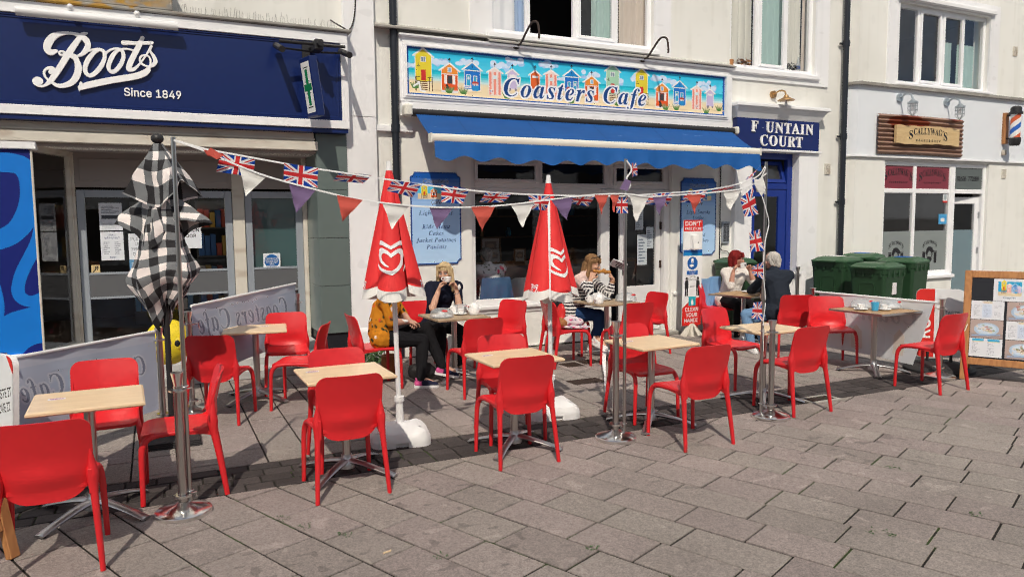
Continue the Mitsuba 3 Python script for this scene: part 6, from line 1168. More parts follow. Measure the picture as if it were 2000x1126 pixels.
# ================================================================== people
_IS = np.array(trimesh.creation.icosphere(subdivisions=1).vertices)
def ball(c, r): return np.asarray(c, float) + _IS * np.asarray(r, float)
def bone(a, ra, b, rb): return m3.Manifold.hull_points(np.vstack([ball(a, ra), ball(b, rb)]))
def melt(bones, step=.02, it=10):
    M = m3.Manifold.batch_boolean(bones, m3.OpType.Add).refine_to_length(step).to_mesh()
    m = trimesh.Trimesh(M.vert_properties[:, :3], M.tri_verts); m.merge_vertices()
    trimesh.smoothing.filter_taubin(m, lamb=.5, nu=.52, iterations=it); return m
def v3(*a): return np.array(a, float)
def unit(a): a = np.asarray(a, float); return a / np.linalg.norm(a)
def hand_bones(wr, d, n, side, curl=(.5, .7, .5), spread=.10, thumb=.7):
    """Palm, four bent fingers and a thumb. d: where the fingers point, n: out of the palm, side: +1 if the thumb lies towards d x n."""
    d = unit(d); n = unit(n - (n @ d) * d); w = np.cross(d, n) * side; wr = np.asarray(wr, float); B = []
    kn = [wr + d * .080 + w * o for o in (.030, .010, -.010, -.029)]
    B.append(m3.Manifold.hull_points(np.vstack([ball(wr, .023), ball(wr + w * .012, .02)] + [ball(p, .0135) for p in kn] + [ball(wr + d * .03 + w * .03, .014)])))
    for i, (L, r) in enumerate(((.070, .0093), (.079, .0097), (.073, .0092), (.057, .0082))):
        p = kn[i]; a = 0.0
        for j, (q, c) in enumerate(zip((.46, .30, .24), curl)):
            a += c * (1 + .08 * (i - 1)); e = unit(d * math.cos(a) + n * math.sin(a) + w * spread * (1.5 - i) * .5 * (1 - j * .3)); t = p + e * L * q
            B.append(bone(p, r * (1 - .07 * j), t, r * (1 - .07 * (j + 1)))); p = t
    p = wr + d * .022 + w * .028; e = unit(d * .55 + w * .65 + n * .45 * thumb)
    t = p + e * .040; B.append(bone(p, .0145, t, .0115)); e2 = unit(d * .85 + w * .1 + n * .7 * thumb); B.append(bone(t, .0115, t + e2 * .032, .0088))
    return B
def head_frame(c, gaze, tilt=0.0):
    f = unit(gaze); r = unit(np.cross(f, (0, 0, 1))); u = np.cross(r, f)
    r, u = r * math.cos(tilt) + u * math.sin(tilt), u * math.cos(tilt) - r * math.sin(tilt)
    M = np.eye(4); M[:3, 0], M[:3, 1], M[:3, 2], M[:3, 3] = r, f, u, c; return M
def head_bones(M):
    def P(*p): return M[:3, :3] @ np.array(p, float) + M[:3, 3]
    def E(c, r): return m3.Manifold.hull_points((np.asarray(c) + _IS2 * np.asarray(r)) @ M[:3, :3].T + M[:3, 3])
    B = [E((0, -.012, .035), (.073, .094, .082)), E((0, .020, -.025), (.058, .066, .072)), E((0, .052, -.085), (.026, .026, .022)), E((0, .070, .022), (.050, .022, .018))]
    B.append(m3.Manifold.hull_points(np.vstack([ball(P(0, .086, .010), .008), ball(P(0, .108, -.026), .012), ball(P(-.012, .092, -.030), .008), ball(P(.012, .092, -.030), .008)])))
    for s in (-1, 1): B += [E((s * .036, .062, -.022), (.026, .024, .026)), E((s * .074, -.006, -.008), (.010, .020, .030))]
    B.append(E((0, .082, -.057), (.024, .010, .012)))
    return B
_IS2 = np.array(trimesh.creation.icosphere(subdivisions=2).vertices)
def face_parts(key, M, iris=(.10, .14, .18), lip=(.45, .14, .12), brow=(.12, .08, .05)):
    for s in (-1, 1):
        e = colored([(sphere((s * .030, .0805, .006), .0125, 2, (1.1, .6, .72)), (.62, .60, .58)), (sphere((s * .030, .0865, .006), .0055, 1, (1, .6, 1)), iris), (tube([(s * .014, .0885, .015), (s * .030, .0895, .018), (s * .045, .082, .014)], .0035, 5), (.10, .06, .05))])
        part(key, 'eye', xfc(e, M), 'skin', False)
        part(key, 'eyebrow', xfc(colored([(tube([(s * .012, .090, .030), (s * .030, .091, .036), (s * .050, .080, .031)], .0045, 5), brow)]), M), 'skin', False)
    part(key, 'mouth', xfc(colored([(tube([(-.022, .088, -.056), (-.008, .0945, -.053), (.008, .0945, -.053), (.022, .088, -.056)], [.003, .005, .005, .003], 6), lip), (tube([(-.018, .0885, -.061), (0, .094, -.063), (.018, .0885, -.061)], [.003, .0055, .003], 6), lip)]), M), 'skin', False)
def ruffle(m, amp, sc, seed=0):
    p = m.vertices; m.vertices = p + m.vertex_normals * (amp * (meshkit.fbm(p * np.array(sc), 3, seed) - .5))[:, None]; return m
def hair_mesh(M, blobs, amp=.018, sc=(60, 60, 14), seed=1, c0=(.4, .3, .15), c1=(.7, .6, .4)):
    B = []
    for b in blobs:
        if len(b) == 2: B.append(m3.Manifold.hull_points((np.asarray(b[0]) + _IS2 * np.asarray(b[1])) @ M[:3, :3].T + M[:3, 3]))
        else: B.append(bone(M[:3, :3] @ np.array(b[0], float) + M[:3, 3], b[1], M[:3, :3] @ np.array(b[2], float) + M[:3, 3], b[3]))
    m = melt(B, .010, 6); loc = (m.vertices - M[:3, 3]) @ M[:3, :3]
    n_ = meshkit.fbm(loc * np.array(sc), 3, seed); m.vertices = m.vertices + m.vertex_normals * (amp * (n_ - .5))[:, None]
    s = np.clip(meshkit.noise(loc * np.array((110, 110, 9)), seed + 3) * .7 + .5 * n_ - .1, 0, 1)[:, None]
    return m, np.asarray(c0) * (1 - s) + np.asarray(c1) * s
def person(name, label, J, gaze, skin, shirt, trousers, hands, feet, sleeve, group=None, tilt=0.0, bulk=1.0, off=(0, 0, 0)):
    """J: joints in world space (L/R are the person's own). shirt/trousers: function(points) -> colours. sleeve: 0..2 elbows at 1, wrists at 2."""
    k = thing('person', label, 'person', group); J = {a: np.array(b, float) + off for a, b in J.items()}
    HM = head_frame(J['head'], gaze, tilt); b_ = bulk
    pel = (J['hipL'] + J['hipR']) / 2; fw = unit(np.cross((0, 0, 1), J['hipR'] - J['hipL'])); nb = J['chest'] + v3(0, 0, .17)
    base = J['neck']
    tor = lambda g: [bone(J['hipL'], .105 * b_ + g, J['hipR'], .105 * b_ + g), bone(pel + v3(0, 0, .04), (.135 * b_ + g,) * 2 + (.10,), J['waist'], (.125 * b_ + g, .125 * b_ + g, .09)), bone(J['waist'], (.125 * b_ + g, .125 * b_ + g, .10), J['chest'], (.130 * b_ + g, .120 * b_ + g, .10)),
                     bone(J['shL'], .055 + g, J['shR'], .055 + g), bone(J['shL'] * .75 + J['chest'] * .25, .07 + g, J['chest'] + fw * .02, .12 * b_ + g), bone(J['shR'] * .75 + J['chest'] * .25, .07 + g, J['chest'] + fw * .02, .12 * b_ + g), bone(J['shL'] * .5 + J['shR'] * .5 + v3(0, 0, .0), .06 + g, base, .05 + g)]
    def arm(s, g, upto=2.0):
        sh, el, wr = J['sh' + s], J['el' + s], J['wr' + s]; B = []
        t = min(1.0, upto); B.append(bone(sh, .052 + g, sh + (el - sh) * t, .052 + (.040 - .052) * t + g))
        if upto > 1: t = upto - 1; B += [bone(el, .040 + g, el + (wr - el) * min(t, .4), .040 + g), bone(el + (wr - el) * min(t, .35), .040 + g, el + (wr - el) * t, .040 + (.026 - .040) * t + g)]
        return B
    def leg(s, g, upto=2.0):
        hp, kn, an = J['hip' + s], J['kn' + s], J['an' + s]
        B = [bone(hp, .092 * b_ + g, kn, .058 + g), bone(kn, .060 + g, kn + (an - kn) * .35, .056 + g)]
        t = min(1, upto - 1); B.append(bone(kn + (an - kn) * .3, .056 + g, kn + (an - kn) * t, .056 + (.037 - .056) * t + g)); return B
    B = tor(0) + head_bones(HM) + [bone(base, .055, HM[:3, 3] + HM[:3, :3] @ v3(0, -.02, -.05), .05)]
    for s in 'LR':
        B += arm(s, 0); h = hands[s]; B += hand_bones(J['wr' + s], h[0], np.asarray(h[1], float), h[2], *h[3:])
        B += leg(s, 0) + [bone(J['an' + s], .036, J['an' + s] + unit(feet[s]) * .12 + v3(0, 0, -.035), .030)]
    m = melt(B, .0085 if True else .02, 6)
    part(k, 'body', m, 'skin', True, color=np.tile(skin, (len(m.vertices), 1)) * (0.93 + .14 * meshkit.noise(m.vertices * 30, 3))[:, None])
    face_parts(k, HM)
    S = tor(.024) + arm('L', .014, sleeve) + arm('R', .014, sleeve)
    S = ruffle(melt(S, .013, 8), .022, (9, 9, 9), 2)
    part(k, 'top', S, 'cloth', True, color=shirt(S.vertices, J))
    Tm = [bone(J['hipL'], .112 * b_, J['hipR'], .112 * b_)] + leg('L', .014, trousers[1]) + leg('R', .014, trousers[1])
    Tm = ruffle(melt(Tm, .016, 8), .024, (9, 9, 7), 5); part(k, 'trousers', Tm, 'cloth', True, color=trousers[0](Tm.vertices, J))
    return k, HM, J
def shoe(k, an, d, c_up, c_sole, c_heel=None, label=None):
    d = np.array(d, float); an = np.array(an, float); f = unit(d); up_ = unit(v3(0, 0, 1) - f * f[2]); r = np.cross(f, up_)
    def P(a, b, c): return an + f * a + r * b + up_ * c
    B = [bone(P(-.035, 0, -.045), .036, P(.08, 0, -.050), .036), bone(P(.08, 0, -.050), .036, P(.165, .004, -.062), .026), bone(P(-.02, 0, .0), .040, P(.02, 0, -.035), .045), bone(P(.02, 0, -.02), .036, P(.10, 0, -.045), .032)]
    m = melt(B, .012, 5); c = np.tile(c_up, (len(m.vertices), 1))
    if c_heel is not None: c[(m.vertices - an) @ f < .015] = c_heel
    part(k, 'shoe', m, 'cloth', True, color=c, label=label)
    s_ = [P(-.075 + .0, 0, 0)]; o = np.array([(-.072, -.022), (-.072, .022), (-.03, .036), (.06, .036), (.12, .043), (.175, .034), (.195, .005), (.175, -.028), (.12, -.040), (.06, -.033), (-.03, -.034)])
    part(k, 'shoe_sole', hull([P(a, b, z) for a, b in o for z in (-.092, -.066)]), 'cloth', False, color=None) if False else part(k, 'shoe_sole', (lambda h: (h, np.tile(c_sole, (len(h.vertices), 1))))(hull([P(a, b, z) for a, b in o for z in (-.092, -.066)])), 'cloth')
def flat_c(c, var=.12, sc=14, seed=1): return lambda p, J: np.asarray(c) * (1 - var + 2 * var * meshkit.fbm(p * sc, 3, seed))[:, None]
SK = (.52, .30, .21)
def flowers(p, base, spots, seed=0, sc=12.0):
    g = np.random.default_rng(seed); col = np.tile(base, (len(p), 1)) * (.9 + .2 * meshkit.fbm(p * 9, 3, 4))[:, None]
    lo, hi = p.min(0), p.max(0)
    for c, n, r in spots:
        for _ in range(n):
            q = p[g.integers(len(p))]; d = (p - q) * np.array((1, 1, 1)); e = unit(g.normal(0, 1, 3)); a = d @ e; rad = np.sqrt(np.maximum((d ** 2).sum(1) - .72 * a ** 2, 0)); col[rad < r * g.uniform(.7, 1.2)] = c
    return col
# --- blonde woman with a cup
k, HM, J = person('person', 'blonde woman in a navy top drinking from a white cup, elbows on the table',
    dict(hipR=(2.96, 8.40, .53), hipL=(3.14, 8.40, .53), waist=(3.06, 8.42, .72), chest=(3.09, 8.38, .88), shR=(2.945, 8.35, .985), shL=(3.285, 8.36, .975), neck=(3.115, 8.35, 1.02), head=(3.11, 8.30, 1.155), elR=(2.87, 8.08, .765), elL=(3.20, 8.07, .765), wrR=(2.965, 8.125, .965), wrL=(3.19, 8.12, .955), knR=(2.93, 7.98, .50), knL=(3.15, 7.96, .50), anR=(2.93, 8.0, .09), anL=(3.16, 7.98, .09)),
    (-.55, -.80, -.12), SK, flat_c((.010, .012, .026)), (flat_c((.012, .012, .014)), 2.0),
    dict(R=((.35, .10, .90), (.80, -.25, -.2), -1, (.65, .75, .5)), L=((-.35, .10, .90), (-.80, -.25, -.2), 1, (.65, .75, .5))), dict(R=(0, -1, -.2), L=(0, -1, -.2)), .80, tilt=-.05)
for s in 'RL': shoe(k, J['an' + s], (0, -1, 0), (.02, .02, .022), (.03, .03, .03))
part(k, 'hair', hair_mesh(HM, [((0, -.020, .050), (.088, .102, .084)), ((0, -.075, -.03), .062, (0, -.085, -.17), .050), ((.072, -.02, .04), .034, (.088, .005, -.16), .030), ((-.072, -.02, .04), .034, (-.088, .005, -.15), .030), ((.06, .045, .085), .026, (.084, .045, -.03), .016), ((-.055, .05, .085), .026, (-.080, .05, -.02), .016), ((.088, .005, -.14), .03, (.085, .02, -.22), .018), ((-.088, .005, -.14), .03, (-.085, .02, -.22), .018), ((-.045, .062, .098), .016, (.05, .066, .092), .016)], c0=(.30, .20, .09), c1=(.68, .54, .33)), 'cloth', True, label='shoulder length blonde hair')
part(k, 'watch', cat([tube([J['wrL'] + (.035 * math.cos(a_), .035 * math.sin(a_), -.03 + .01 * math.cos(a_)) for a_ in np.linspace(0, 6.283, 17)], .006, 6)]), 'chrome')
solo('napkin', ruffle(sphere((3.20, 8.06, 1.0), .022, 2, (.8, .7, 1.6)), .02, (40, 40, 40)), 'white_cloth', 'crumpled white tissue in the blonde woman\'s left hand', 'tissue')
# --- woman in the orange flowered top, head behind the umbrella
def orange(p, J): return flowers(p, (.50, .19, .015), [((.02, .035, .02), 90, .016), ((.60, .07, .03), 30, .014), ((.70, .62, .55), 26, .012), ((.02, .04, .025), 80, .009)], 3)
k, HM, J = person('person', 'woman in an orange flowered top with crossed legs, head hidden by the umbrella',
    dict(hipR=(2.06, 7.60, .54), hipL=(2.14, 7.78, .54), waist=(2.10, 7.70, .70), chest=(2.16, 7.72, .86), shR=(2.10, 7.545, .965), shL=(2.26, 7.90, .965), neck=(2.17, 7.71, 1.03), head=(2.21, 7.71, 1.17), elR=(2.14, 7.50, .72), elL=(2.40, 7.90, .74), wrR=(2.37, 7.60, .695), wrL=(2.40, 7.70, .705), knR=(2.50, 7.55, .49), knL=(2.585, 7.68, .60), anR=(2.435, 7.44, .095), anL=(2.71, 7.50, .19)),
    (.93, .0, -.1), (.50, .29, .21), orange, (flat_c((.010, .010, .012)), 1.97),
    dict(R=((.95, .30, -.15), (0, .3, -1), -1, (.35, .5, .3)), L=((.2, -1, -.25), (-.3, 0, -1), 1, (.4, .5, .3))), dict(R=(1, -.3, -.1), L=(1, -.25, -.2)), 1.0, off=(.06, 0, 0))
shoe(k, J['anR'], (1, -.42, 0), (.018, .020, .045), (.70, .70, .70), (.60, .10, .28), 'navy trainer with a pink heel'); shoe(k, J['anL'], (1, -.35, -.22), (.018, .020, .045), (.70, .70, .70), (.60, .10, .28), 'navy trainer with a pink heel')
part(k, 'hair', hair_mesh(HM, [((0, -.020, .045), (.084, .098, .084)), ((0, -.06, -.0), .07, (0, -.06, -.08), .05)], c0=(.10, .06, .03), c1=(.25, .15, .08)), 'cloth', True)
solo('napkin', ruffle(sphere((2.36, 7.55, .715), .035, 2, (1.4, .7, .6)), .03, (30, 30, 30)), 'white_cloth', 'white tissue held in the lap of the woman in orange', 'tissue')
pr('bag_black', (0.012, 0.012, 0.013), 0.6)
solo('handbag', ruffle(sphere((2.62, 7.75, .11), .14, 3, (1.15, .8, .75)), .05, (12, 12, 12)), 'bag_black', 'black bag on the ground by the pink heeled trainers', 'bag')
solo('basket_bag', cat([tube([(2.33 + .11 * math.cos(a_) * (1 - z), 8.02 + .09 * math.sin(a_) * (1 - z), .03 + z) for a_ in np.linspace(0, 6.283, 21)], .013, 6) for z in np.arange(0, .26, .02)]), 'tan_leather', 'brown wicker and leather bag under the orange topped woman\'s chair', 'bag')
# --- woman in the striped jumper
def stripes(p, J):
    sh = (J['shL'] + J['shR']) / 2; c = np.tile((.62, .46, .42), (len(p), 1)); z = p[:, 2]
    ua = {s: np.clip(((p - J['sh' + s]) @ unit(J['el' + s] - J['sh' + s])), -1, 1) for s in 'LR'}
    dist = {s: np.linalg.norm(np.cross(p - J['sh' + s], unit(J['el' + s] - J['sh' + s])), axis=1) for s in 'LR'}
    fa = {s: np.linalg.norm(np.cross(p - J['el' + s], unit(J['wr' + s] - J['el' + s])), axis=1) for s in 'LR'}
    t = (sh[2] - z)
    for s in 'LR':
        on = (dist[s] < .075) & (ua[s] > .06); t = np.where(on, ua[s] + .02, t)
        f_ = (fa[s] < .07) & ((p - J['el' + s]) @ unit(J['wr' + s] - J['el' + s]) > .02); t = np.where(f_, np.linalg.norm(J['el' + s] - J['sh' + s]) + .02 + (p - J['el' + s]) @ unit(J['wr' + s] - J['el' + s]), t)
    low = t > .105; c[low] = np.where(((t[low] / .042) % 1 < .52)[:, None], (.012, .012, .02), (.70, .69, .67)); return c
k, HM, J = person('person', 'woman in a pink and striped jumper eating a toasted sandwich, sunglasses on her head',
    dict(hipR=(4.90, 8.36, .54), hipL=(5.02, 8.52, .54), waist=(4.99, 8.44, .71), chest=(5.05, 8.41, .90), shR=(4.96, 8.26, 1.00), shL=(5.24, 8.50, 1.00), neck=(5.12, 8.37, 1.06), head=(5.19, 8.31, 1.195), elR=(5.00, 8.08, .86), elL=(5.33, 8.11, .80), wrR=(5.03, 8.10, 1.02), wrL=(5.37, 8.10, 1.0), knR=(5.17, 8.12, .545), knL=(5.30, 8.24, .50), anR=(5.14, 8.12, .23), anL=(5.22, 8.38, .09)),
    (.72, -.62, -.30), (.54, .31, .21), stripes, (flat_c((.016, .045, .125), .2), 1.75),
    dict(R=((.55, .10, .80), (.7, .5, -.3), -1, (.6, .6, .4)), L=((-.45, .12, .85), (-.8, .4, -.3), 1, (.6, .6, .4))), dict(R=(.5, -.8, -.3), L=(.4, -.8, -.2)), 1.55)
shoe(k, J['anR'], (.45, -.85, -.3), (.72, .72, .72), (.74, .74, .74), label='white trainer'); shoe(k, J['anL'], (.4, -.9, 0), (.72, .72, .72), (.74, .74, .74), label='white trainer')
part(k, 'hair', hair_mesh(HM, [((0, -.020, .050), (.085, .100, .082)), ((0, -.07, -.03), .06, (.0, -.075, -.16), .045), ((.072, -.02, .03), .032, (.085, .0, -.16), .028), ((-.072, -.02, .03), .032, (-.085, .0, -.16), .028), ((-.05, .066, .085), .018, (-.03, .088, .045), .012), ((.05, .066, .085), .018, (.03, .088, .045), .012), ((-.02, .075, .09), .016, (.01, .092, .05), .012)], c0=(.09, .045, .02), c1=(.34, .20, .10)), 'cloth', True, label='brown fringed hair')
k2 = thing('sunglasses', 'dark sunglasses pushed up on the hair of the striped woman', 'sunglasses')
for s in (-1, 1): part(k2, 'lens', xf(sphere((s * .034, .060, .118), .026, 2, (1.1, .45, .8)), HM), 'black_metal')
part(k2, 'bridge', xf(cat([tube([(-.012, .068, .12), (.012, .068, .12)], .004, 6), tube([(.06, .05, .115), (.086, -.03, .07)], .004, 6), tube([(-.06, .05, .115), (-.086, -.03, .07)], .004, 6)]), HM), 'black_metal')
part(k, 'bracelet', cat([tube([J['wrR'] + v3(.034 * math.cos(a_), .034 * math.sin(a_), -.05) for a_ in np.linspace(0, 6.283, 17)], .007, 6)]), 'black_cloth'); part(k, 'watch', cat([tube([J['wrL'] + v3(.033 * math.cos(a_), .033 * math.sin(a_), -.035) for a_ in np.linspace(0, 6.283, 17)], .006, 6)]), 'brass')
solo('toasted_sandwich', (lambda m: (m, np.array((.45, .20, .05)) * (.5 + meshkit.fbm(m.vertices * 60, 3, 2))[:, None]))(ruffle(melt([bone((5.10, 8.11, 1.115), (.03, .03, .018), (5.31, 8.10, 1.095), (.028, .03, .018)), bone((5.15, 8.10, 1.10), .022, (5.24, 8.10, 1.12), .024)], .012, 3), .02, (40, 40, 40))), 'cloth', 'browned toasted sandwich held in both hands by the striped woman', 'sandwich', smooth=True)
# --- red haired woman with a phone
k, HM, J = person('person', 'red haired woman in a cream jumper holding up a pale phone',
    dict(hipR=(7.80, 8.72, .54), hipL=(8.02, 8.72, .54), waist=(7.93, 8.72, .70), chest=(7.95, 8.68, .87), shR=(7.76, 8.655, .965), shL=(8.15, 8.655, .96), neck=(7.95, 8.66, 1.02), head=(7.945, 8.615, 1.165), elR=(7.66, 8.42, .77), elL=(8.10, 8.40, .80), wrR=(7.715, 8.43, 1.0), wrL=(8.03, 8.42, .99), knR=(7.70, 8.30, .50), knL=(7.95, 8.28, .50), anR=(7.70, 8.30, .09), anL=(7.95, 8.30, .09)),
    (.62, -.75, -.10), (.48, .24, .17), flat_c((.66, .62, .58), .1, 30), (flat_c((.010, .010, .012)), 2.0),
    dict(R=((.50, -.05, .85), (.6, -.6, -.2), -1, (.7, .7, .4)), L=((-.45, -.05, .85), (-.6, -.6, -.2), 1, (.7, .7, .4))), dict(R=(0, -1, -.2), L=(0, -1, -.2)), 1.15, bulk=1.12)
for s in 'RL': shoe(k, J['an' + s], (0, -1, 0), (.015, .015, .016), (.03, .03, .03))
part(k, 'hair', hair_mesh(HM, [((0, -.018, .050), (.096, .106, .085)), ((0, -.06, -.0), .075, (0, -.06, -.085), .055), ((.078, -.01, .04), .034, (.084, .0, -.08), .026), ((-.078, -.01, .04), .034, (-.084, .0, -.08), .026), ((-.05, .062, .085), .022, (-.035, .092, .045), .014), ((.05, .062, .085), .022, (.035, .092, .045), .014), ((-.02, .08, .088), .018, (.015, .096, .048), .014)], c0=(.10, .008, .010), c1=(.26, .025, .022)), 'cloth', True, label='dark red bobbed hair with a fringe')
part(k, 'neckline', xfc(colored([(hull([(x, y, z) for x, y, z in ((-.055, .0, 0), (.055, .0, 0), (0, .0, -.14), (-.05, -.03, 0), (.05, -.03, 0), (0, -.03, -.13))]), (.46, .22, .15))]), Mt(7.945, 8.560, .985, 180)), 'skin', False)
k2 = thing('phone', 'pale phone held up in both hands by the red haired woman', 'phone'); M_ = Mt(7.865, 8.385, 1.085, 15); part(k2, 'case', xf(box(-.075, -.006, -.036, .075, .006, .036, .004), M_), 'china', False); part(k2, 'lens', xf(cat([tube([(.035, -.006, 0), (.035, -.012, 0)], .014, 12)]), M_), 'black_metal')
solo('jacket', sheet_mesh(poly((-.24, 0), (.22, .0), (.27, -.30), (.20, -.56), (-.10, -.60), (-.30, -.50), (-.30, -.2)).buffer(.02), .02, .04, lambda v: np.c_[7.66 + v[:, 0] * .62, 8.98 - .30 * (v[:, 0] + .3) + .03 * np.sin(v[:, 0] * 26 + 2 * v[:, 1]) + v[:, 2] - .16 * (v[:, 1] + .3) ** 2, .86 + v[:, 1] * .9 + .02 * np.sin(v[:, 0] * 9)]), 'light_denim', 'pale blue jacket hung on the red haired woman\'s chair', 'jacket')
# --- grey haired man from behind
k, HM, J = person('person', 'grey haired man in a dark jumper and jeans, back turned, leaning on the table',
    dict(hipL=(7.30, 7.22, .54), hipR=(7.50, 7.24, .54), waist=(7.40, 7.22, .71), chest=(7.42, 7.29, .90), shL=(7.255, 7.34, 1.01), shR=(7.60, 7.26, 1.01), neck=(7.44, 7.36, 1.07), head=(7.465, 7.43, 1.205), elL=(7.32, 7.66, .79), elR=(7.70, 7.56, .80), wrL=(7.56, 7.75, .79), wrR=(7.60, 7.72, .83), knL=(7.10, 7.50, .50), knR=(7.42, 7.64, .50), anL=(7.10, 7.40, .10), anR=(7.40, 7.50, .10)),
    (-.25, .95, -.1), (.50, .26, .20), flat_c((.020, .026, .038), .15), (flat_c((.15, .27, .44), .22, 10), 1.97),
    dict(L=((.9, .3, .05), (0, 0, -1), -1, (.3, .5, .3)), R=((-.6, .7, .1), (0, .2, -1), 1, (.3, .5, .3))), dict(L=(-.3, .9, -.2), R=(.1, 1, -.2)), 1.95, bulk=1.08)
shoe(k, J['anL'], (-.2, -.5, 0), (.72, .72, .72), (.75, .75, .75), label='white trainer'); shoe(k, J['anR'], (.1, 1, 0), (.72, .72, .72), (.75, .75, .75), label='white trainer')
part(k, 'hair', hair_mesh(HM, [((0, -.026, .040), (.086, .096, .082)), ((0, -.075, .0), .06, (0, -.080, -.07), .045), ((.074, -.02, .02), .026, (.07, -.045, -.05), .024), ((-.074, -.02, .02), .026, (-.07, -.045, -.05), .024)], amp=.03, c0=(.26, .24, .22), c1=(.62, .60, .56)), 'cloth', True, label='tousled grey hair')
# --- customer inside, from behind
def floral(p, J): return flowers(p, (.60, .62, .66), [((.10, .14, .12), 110, .014), ((.62, .04, .12), 26, .022), ((.12, .12, .16), 60, .012)], 8)
k, HM, J = person('person', 'grey haired customer inside the cafe window in a white flowered blouse, seen from behind',
    dict(hipL=(4.36, 10.0, .55), hipR=(4.56, 10.0, .55), waist=(4.46, 10.0, .74), chest=(4.46, 10.02, .94), shL=(4.28, 10.0, 1.06), shR=(4.65, 10.0, 1.06), neck=(4.45, 10.03, 1.12), head=(4.44, 10.10, 1.25), elL=(4.24, 10.20, .84), elR=(4.70, 10.2, .84), wrL=(4.36, 10.40, .84), wrR=(4.58, 10.40, .84), knL=(4.36, 10.45, .50), knR=(4.56, 10.45, .50), anL=(4.36, 10.45, .09), anR=(4.56, 10.45, .09)),
    (-.1, 1, -.15), (.5, .3, .22), floral, (flat_c((.02, .02, .03)), 2.0), dict(L=((.6, .8, 0), (0, 0, -1), -1, (.3, .4, .3)), R=((-.6, .8, 0), (0, 0, -1), 1, (.3, .4, .3))), dict(L=(0, 1, -.2), R=(0, 1, -.2)), 1.0, bulk=1.1)
part(k, 'hair', hair_mesh(HM, [((0, -.022, .042), (.092, .104, .090)), ((0, -.06, 0), .07, (0, -.06, -.05), .055)], amp=.035, sc=(45, 45, 45), c0=(.10, .095, .09), c1=(.34, .33, .32)), 'cloth', True, label='curly grey hair')
solo('jacket', sheet_mesh(poly((-.20, 0), (.20, 0), (.29, -.36), (-.25, -.38)).buffer(.025), .02, .04, lambda v: np.c_[4.47 + v[:, 0], 9.745 + v[:, 2] + .02 * np.sin(v[:, 0] * 30) * (-v[:, 1] * 2.5) + .05 * (v[:, 0] / .25) ** 2, .93 + v[:, 1] * .95]), 'denim', 'blue denim jacket over the chair back inside the cafe window', 'jacket')
CH.place('chair', 'red plastic chair inside the cafe under the flowered customer', 'chair', Mt(4.46, 10.05, .02, 0), 'red plastic cafe chairs')

# ================================================================== tableware
CUP = Proto(); CUP.add('bowl', lathe([(0, 0), (.022, .002), (.034, .018), (.041, .058), (.038, .058), (.031, .02), (0, .008)], 22), 'china', 40); CUP.add('handle', tube(smoothpath([(.038, 0, .050), (.058, 0, .048), (.060, 0, .030), (.036, 0, .020)], 14), .0045, 7), 'china')
SAU = Proto(); SAU.add('dish', lathe([(0, 0), (.04, 0), (.078, .013), (.077, .016), (.04, .005), (0, .005)], 26), 'china', 40)
DOM = Proto(); DOM.add('cover', lathe([(.125, 0), (.122, .03), (.108, .065), (.075, .088), (.03, .097), (0, .098)], 30), 'dome_plastic', 40); DOM.add('red_tag', xf(sphere((0, 0, 0), .022, 2, (1.5, .35, .6)), Mt(.045, -.088, .073)), 'red_gloss')
POT = Proto(); POT.add('body', lathe([(0, 0), (.052, .003), (.062, .03), (.060, .07), (.047, .105), (.036, .118), (.03, .122), (0, .124)], 26), 'china', 40); POT.add('lid', lathe([(.034, .120), (.02, .134), (.008, .138), (.012, .150), (0, .156)], 20), 'china', 40); POT.add('spout', tube(smoothpath([(.052, 0, .045), (.085, 0, .065), (.10, 0, .105)], 10), np.linspace(.016, .008, 10), 9), 'china'); POT.add('handle', tube(smoothpath([(-.046, 0, .105), (-.085, 0, .105), (-.092, 0, .065), (-.060, 0, .035)], 14), .007, 8), 'china')
JUG = Proto(); JUG.add('body', lathe([(0, 0), (.034, .002), (.042, .03), (.036, .07), (.040, .085), (.037, .085), (.033, .07), (0, .06)], 22), 'china', 40); JUG.add('handle', tube(smoothpath([(.036, 0, .07), (.065, 0, .065), (.062, 0, .035), (.04, 0, .022)], 12), .005, 7), 'china')
ZT = .7235
def cup(x, y, lab, deg=0, saucer=True):
    if saucer: SAU.place('saucer', 'white saucer under the ' + lab, 'saucer', Mt(x, y, ZT))
    return CUP.place('cup', lab, 'cup', Mt(x, y, ZT + (.006 if saucer else 0), deg))
def dome(x, y, lab, s=1.0, deg=0):
    SAU.place('plate', 'white plate below the ' + lab, 'plate', Mt(x, y, ZT, 0, 1.45)); return DOM.place('plate_cover', lab, 'plate cover', Mt(x, y, ZT + .004, deg, s))
dome(2.79, 7.56, 'clear domed cover on the left of the blonde woman\'s table', 1.05, -30); cup(2.80, 7.58, 'white cup under the clear dome', 10, False)
JUG.place('milk_jug', 'small white milk jug left of the teapot on the blonde woman\'s table', 'jug', Mt(3.02, 7.80, ZT, 190)); cup(3.07, 7.70, 'white cup between the milk jug and the teapot', 100); POT.place('teapot', 'white teapot on the blonde woman\'s table', 'teapot', Mt(3.20, 7.62, ZT, 12)); dome(3.14, 7.88, 'second clear domed cover at the back of the blonde woman\'s table', .95)
CUP.place('cup', 'white cup the blonde woman is drinking from', 'cup', Mt(3.082, 8.135, 1.055, 150, 1.15))
solo('salt_shaker', lathe([(0, 0), (.02, 0), (.02, .07), (.014, .085), (0, .09)]), 'steel', 'steel shaker beside the teapot on the blonde woman\'s table', 'shaker', M=Mt(3.15, 7.74, ZT))
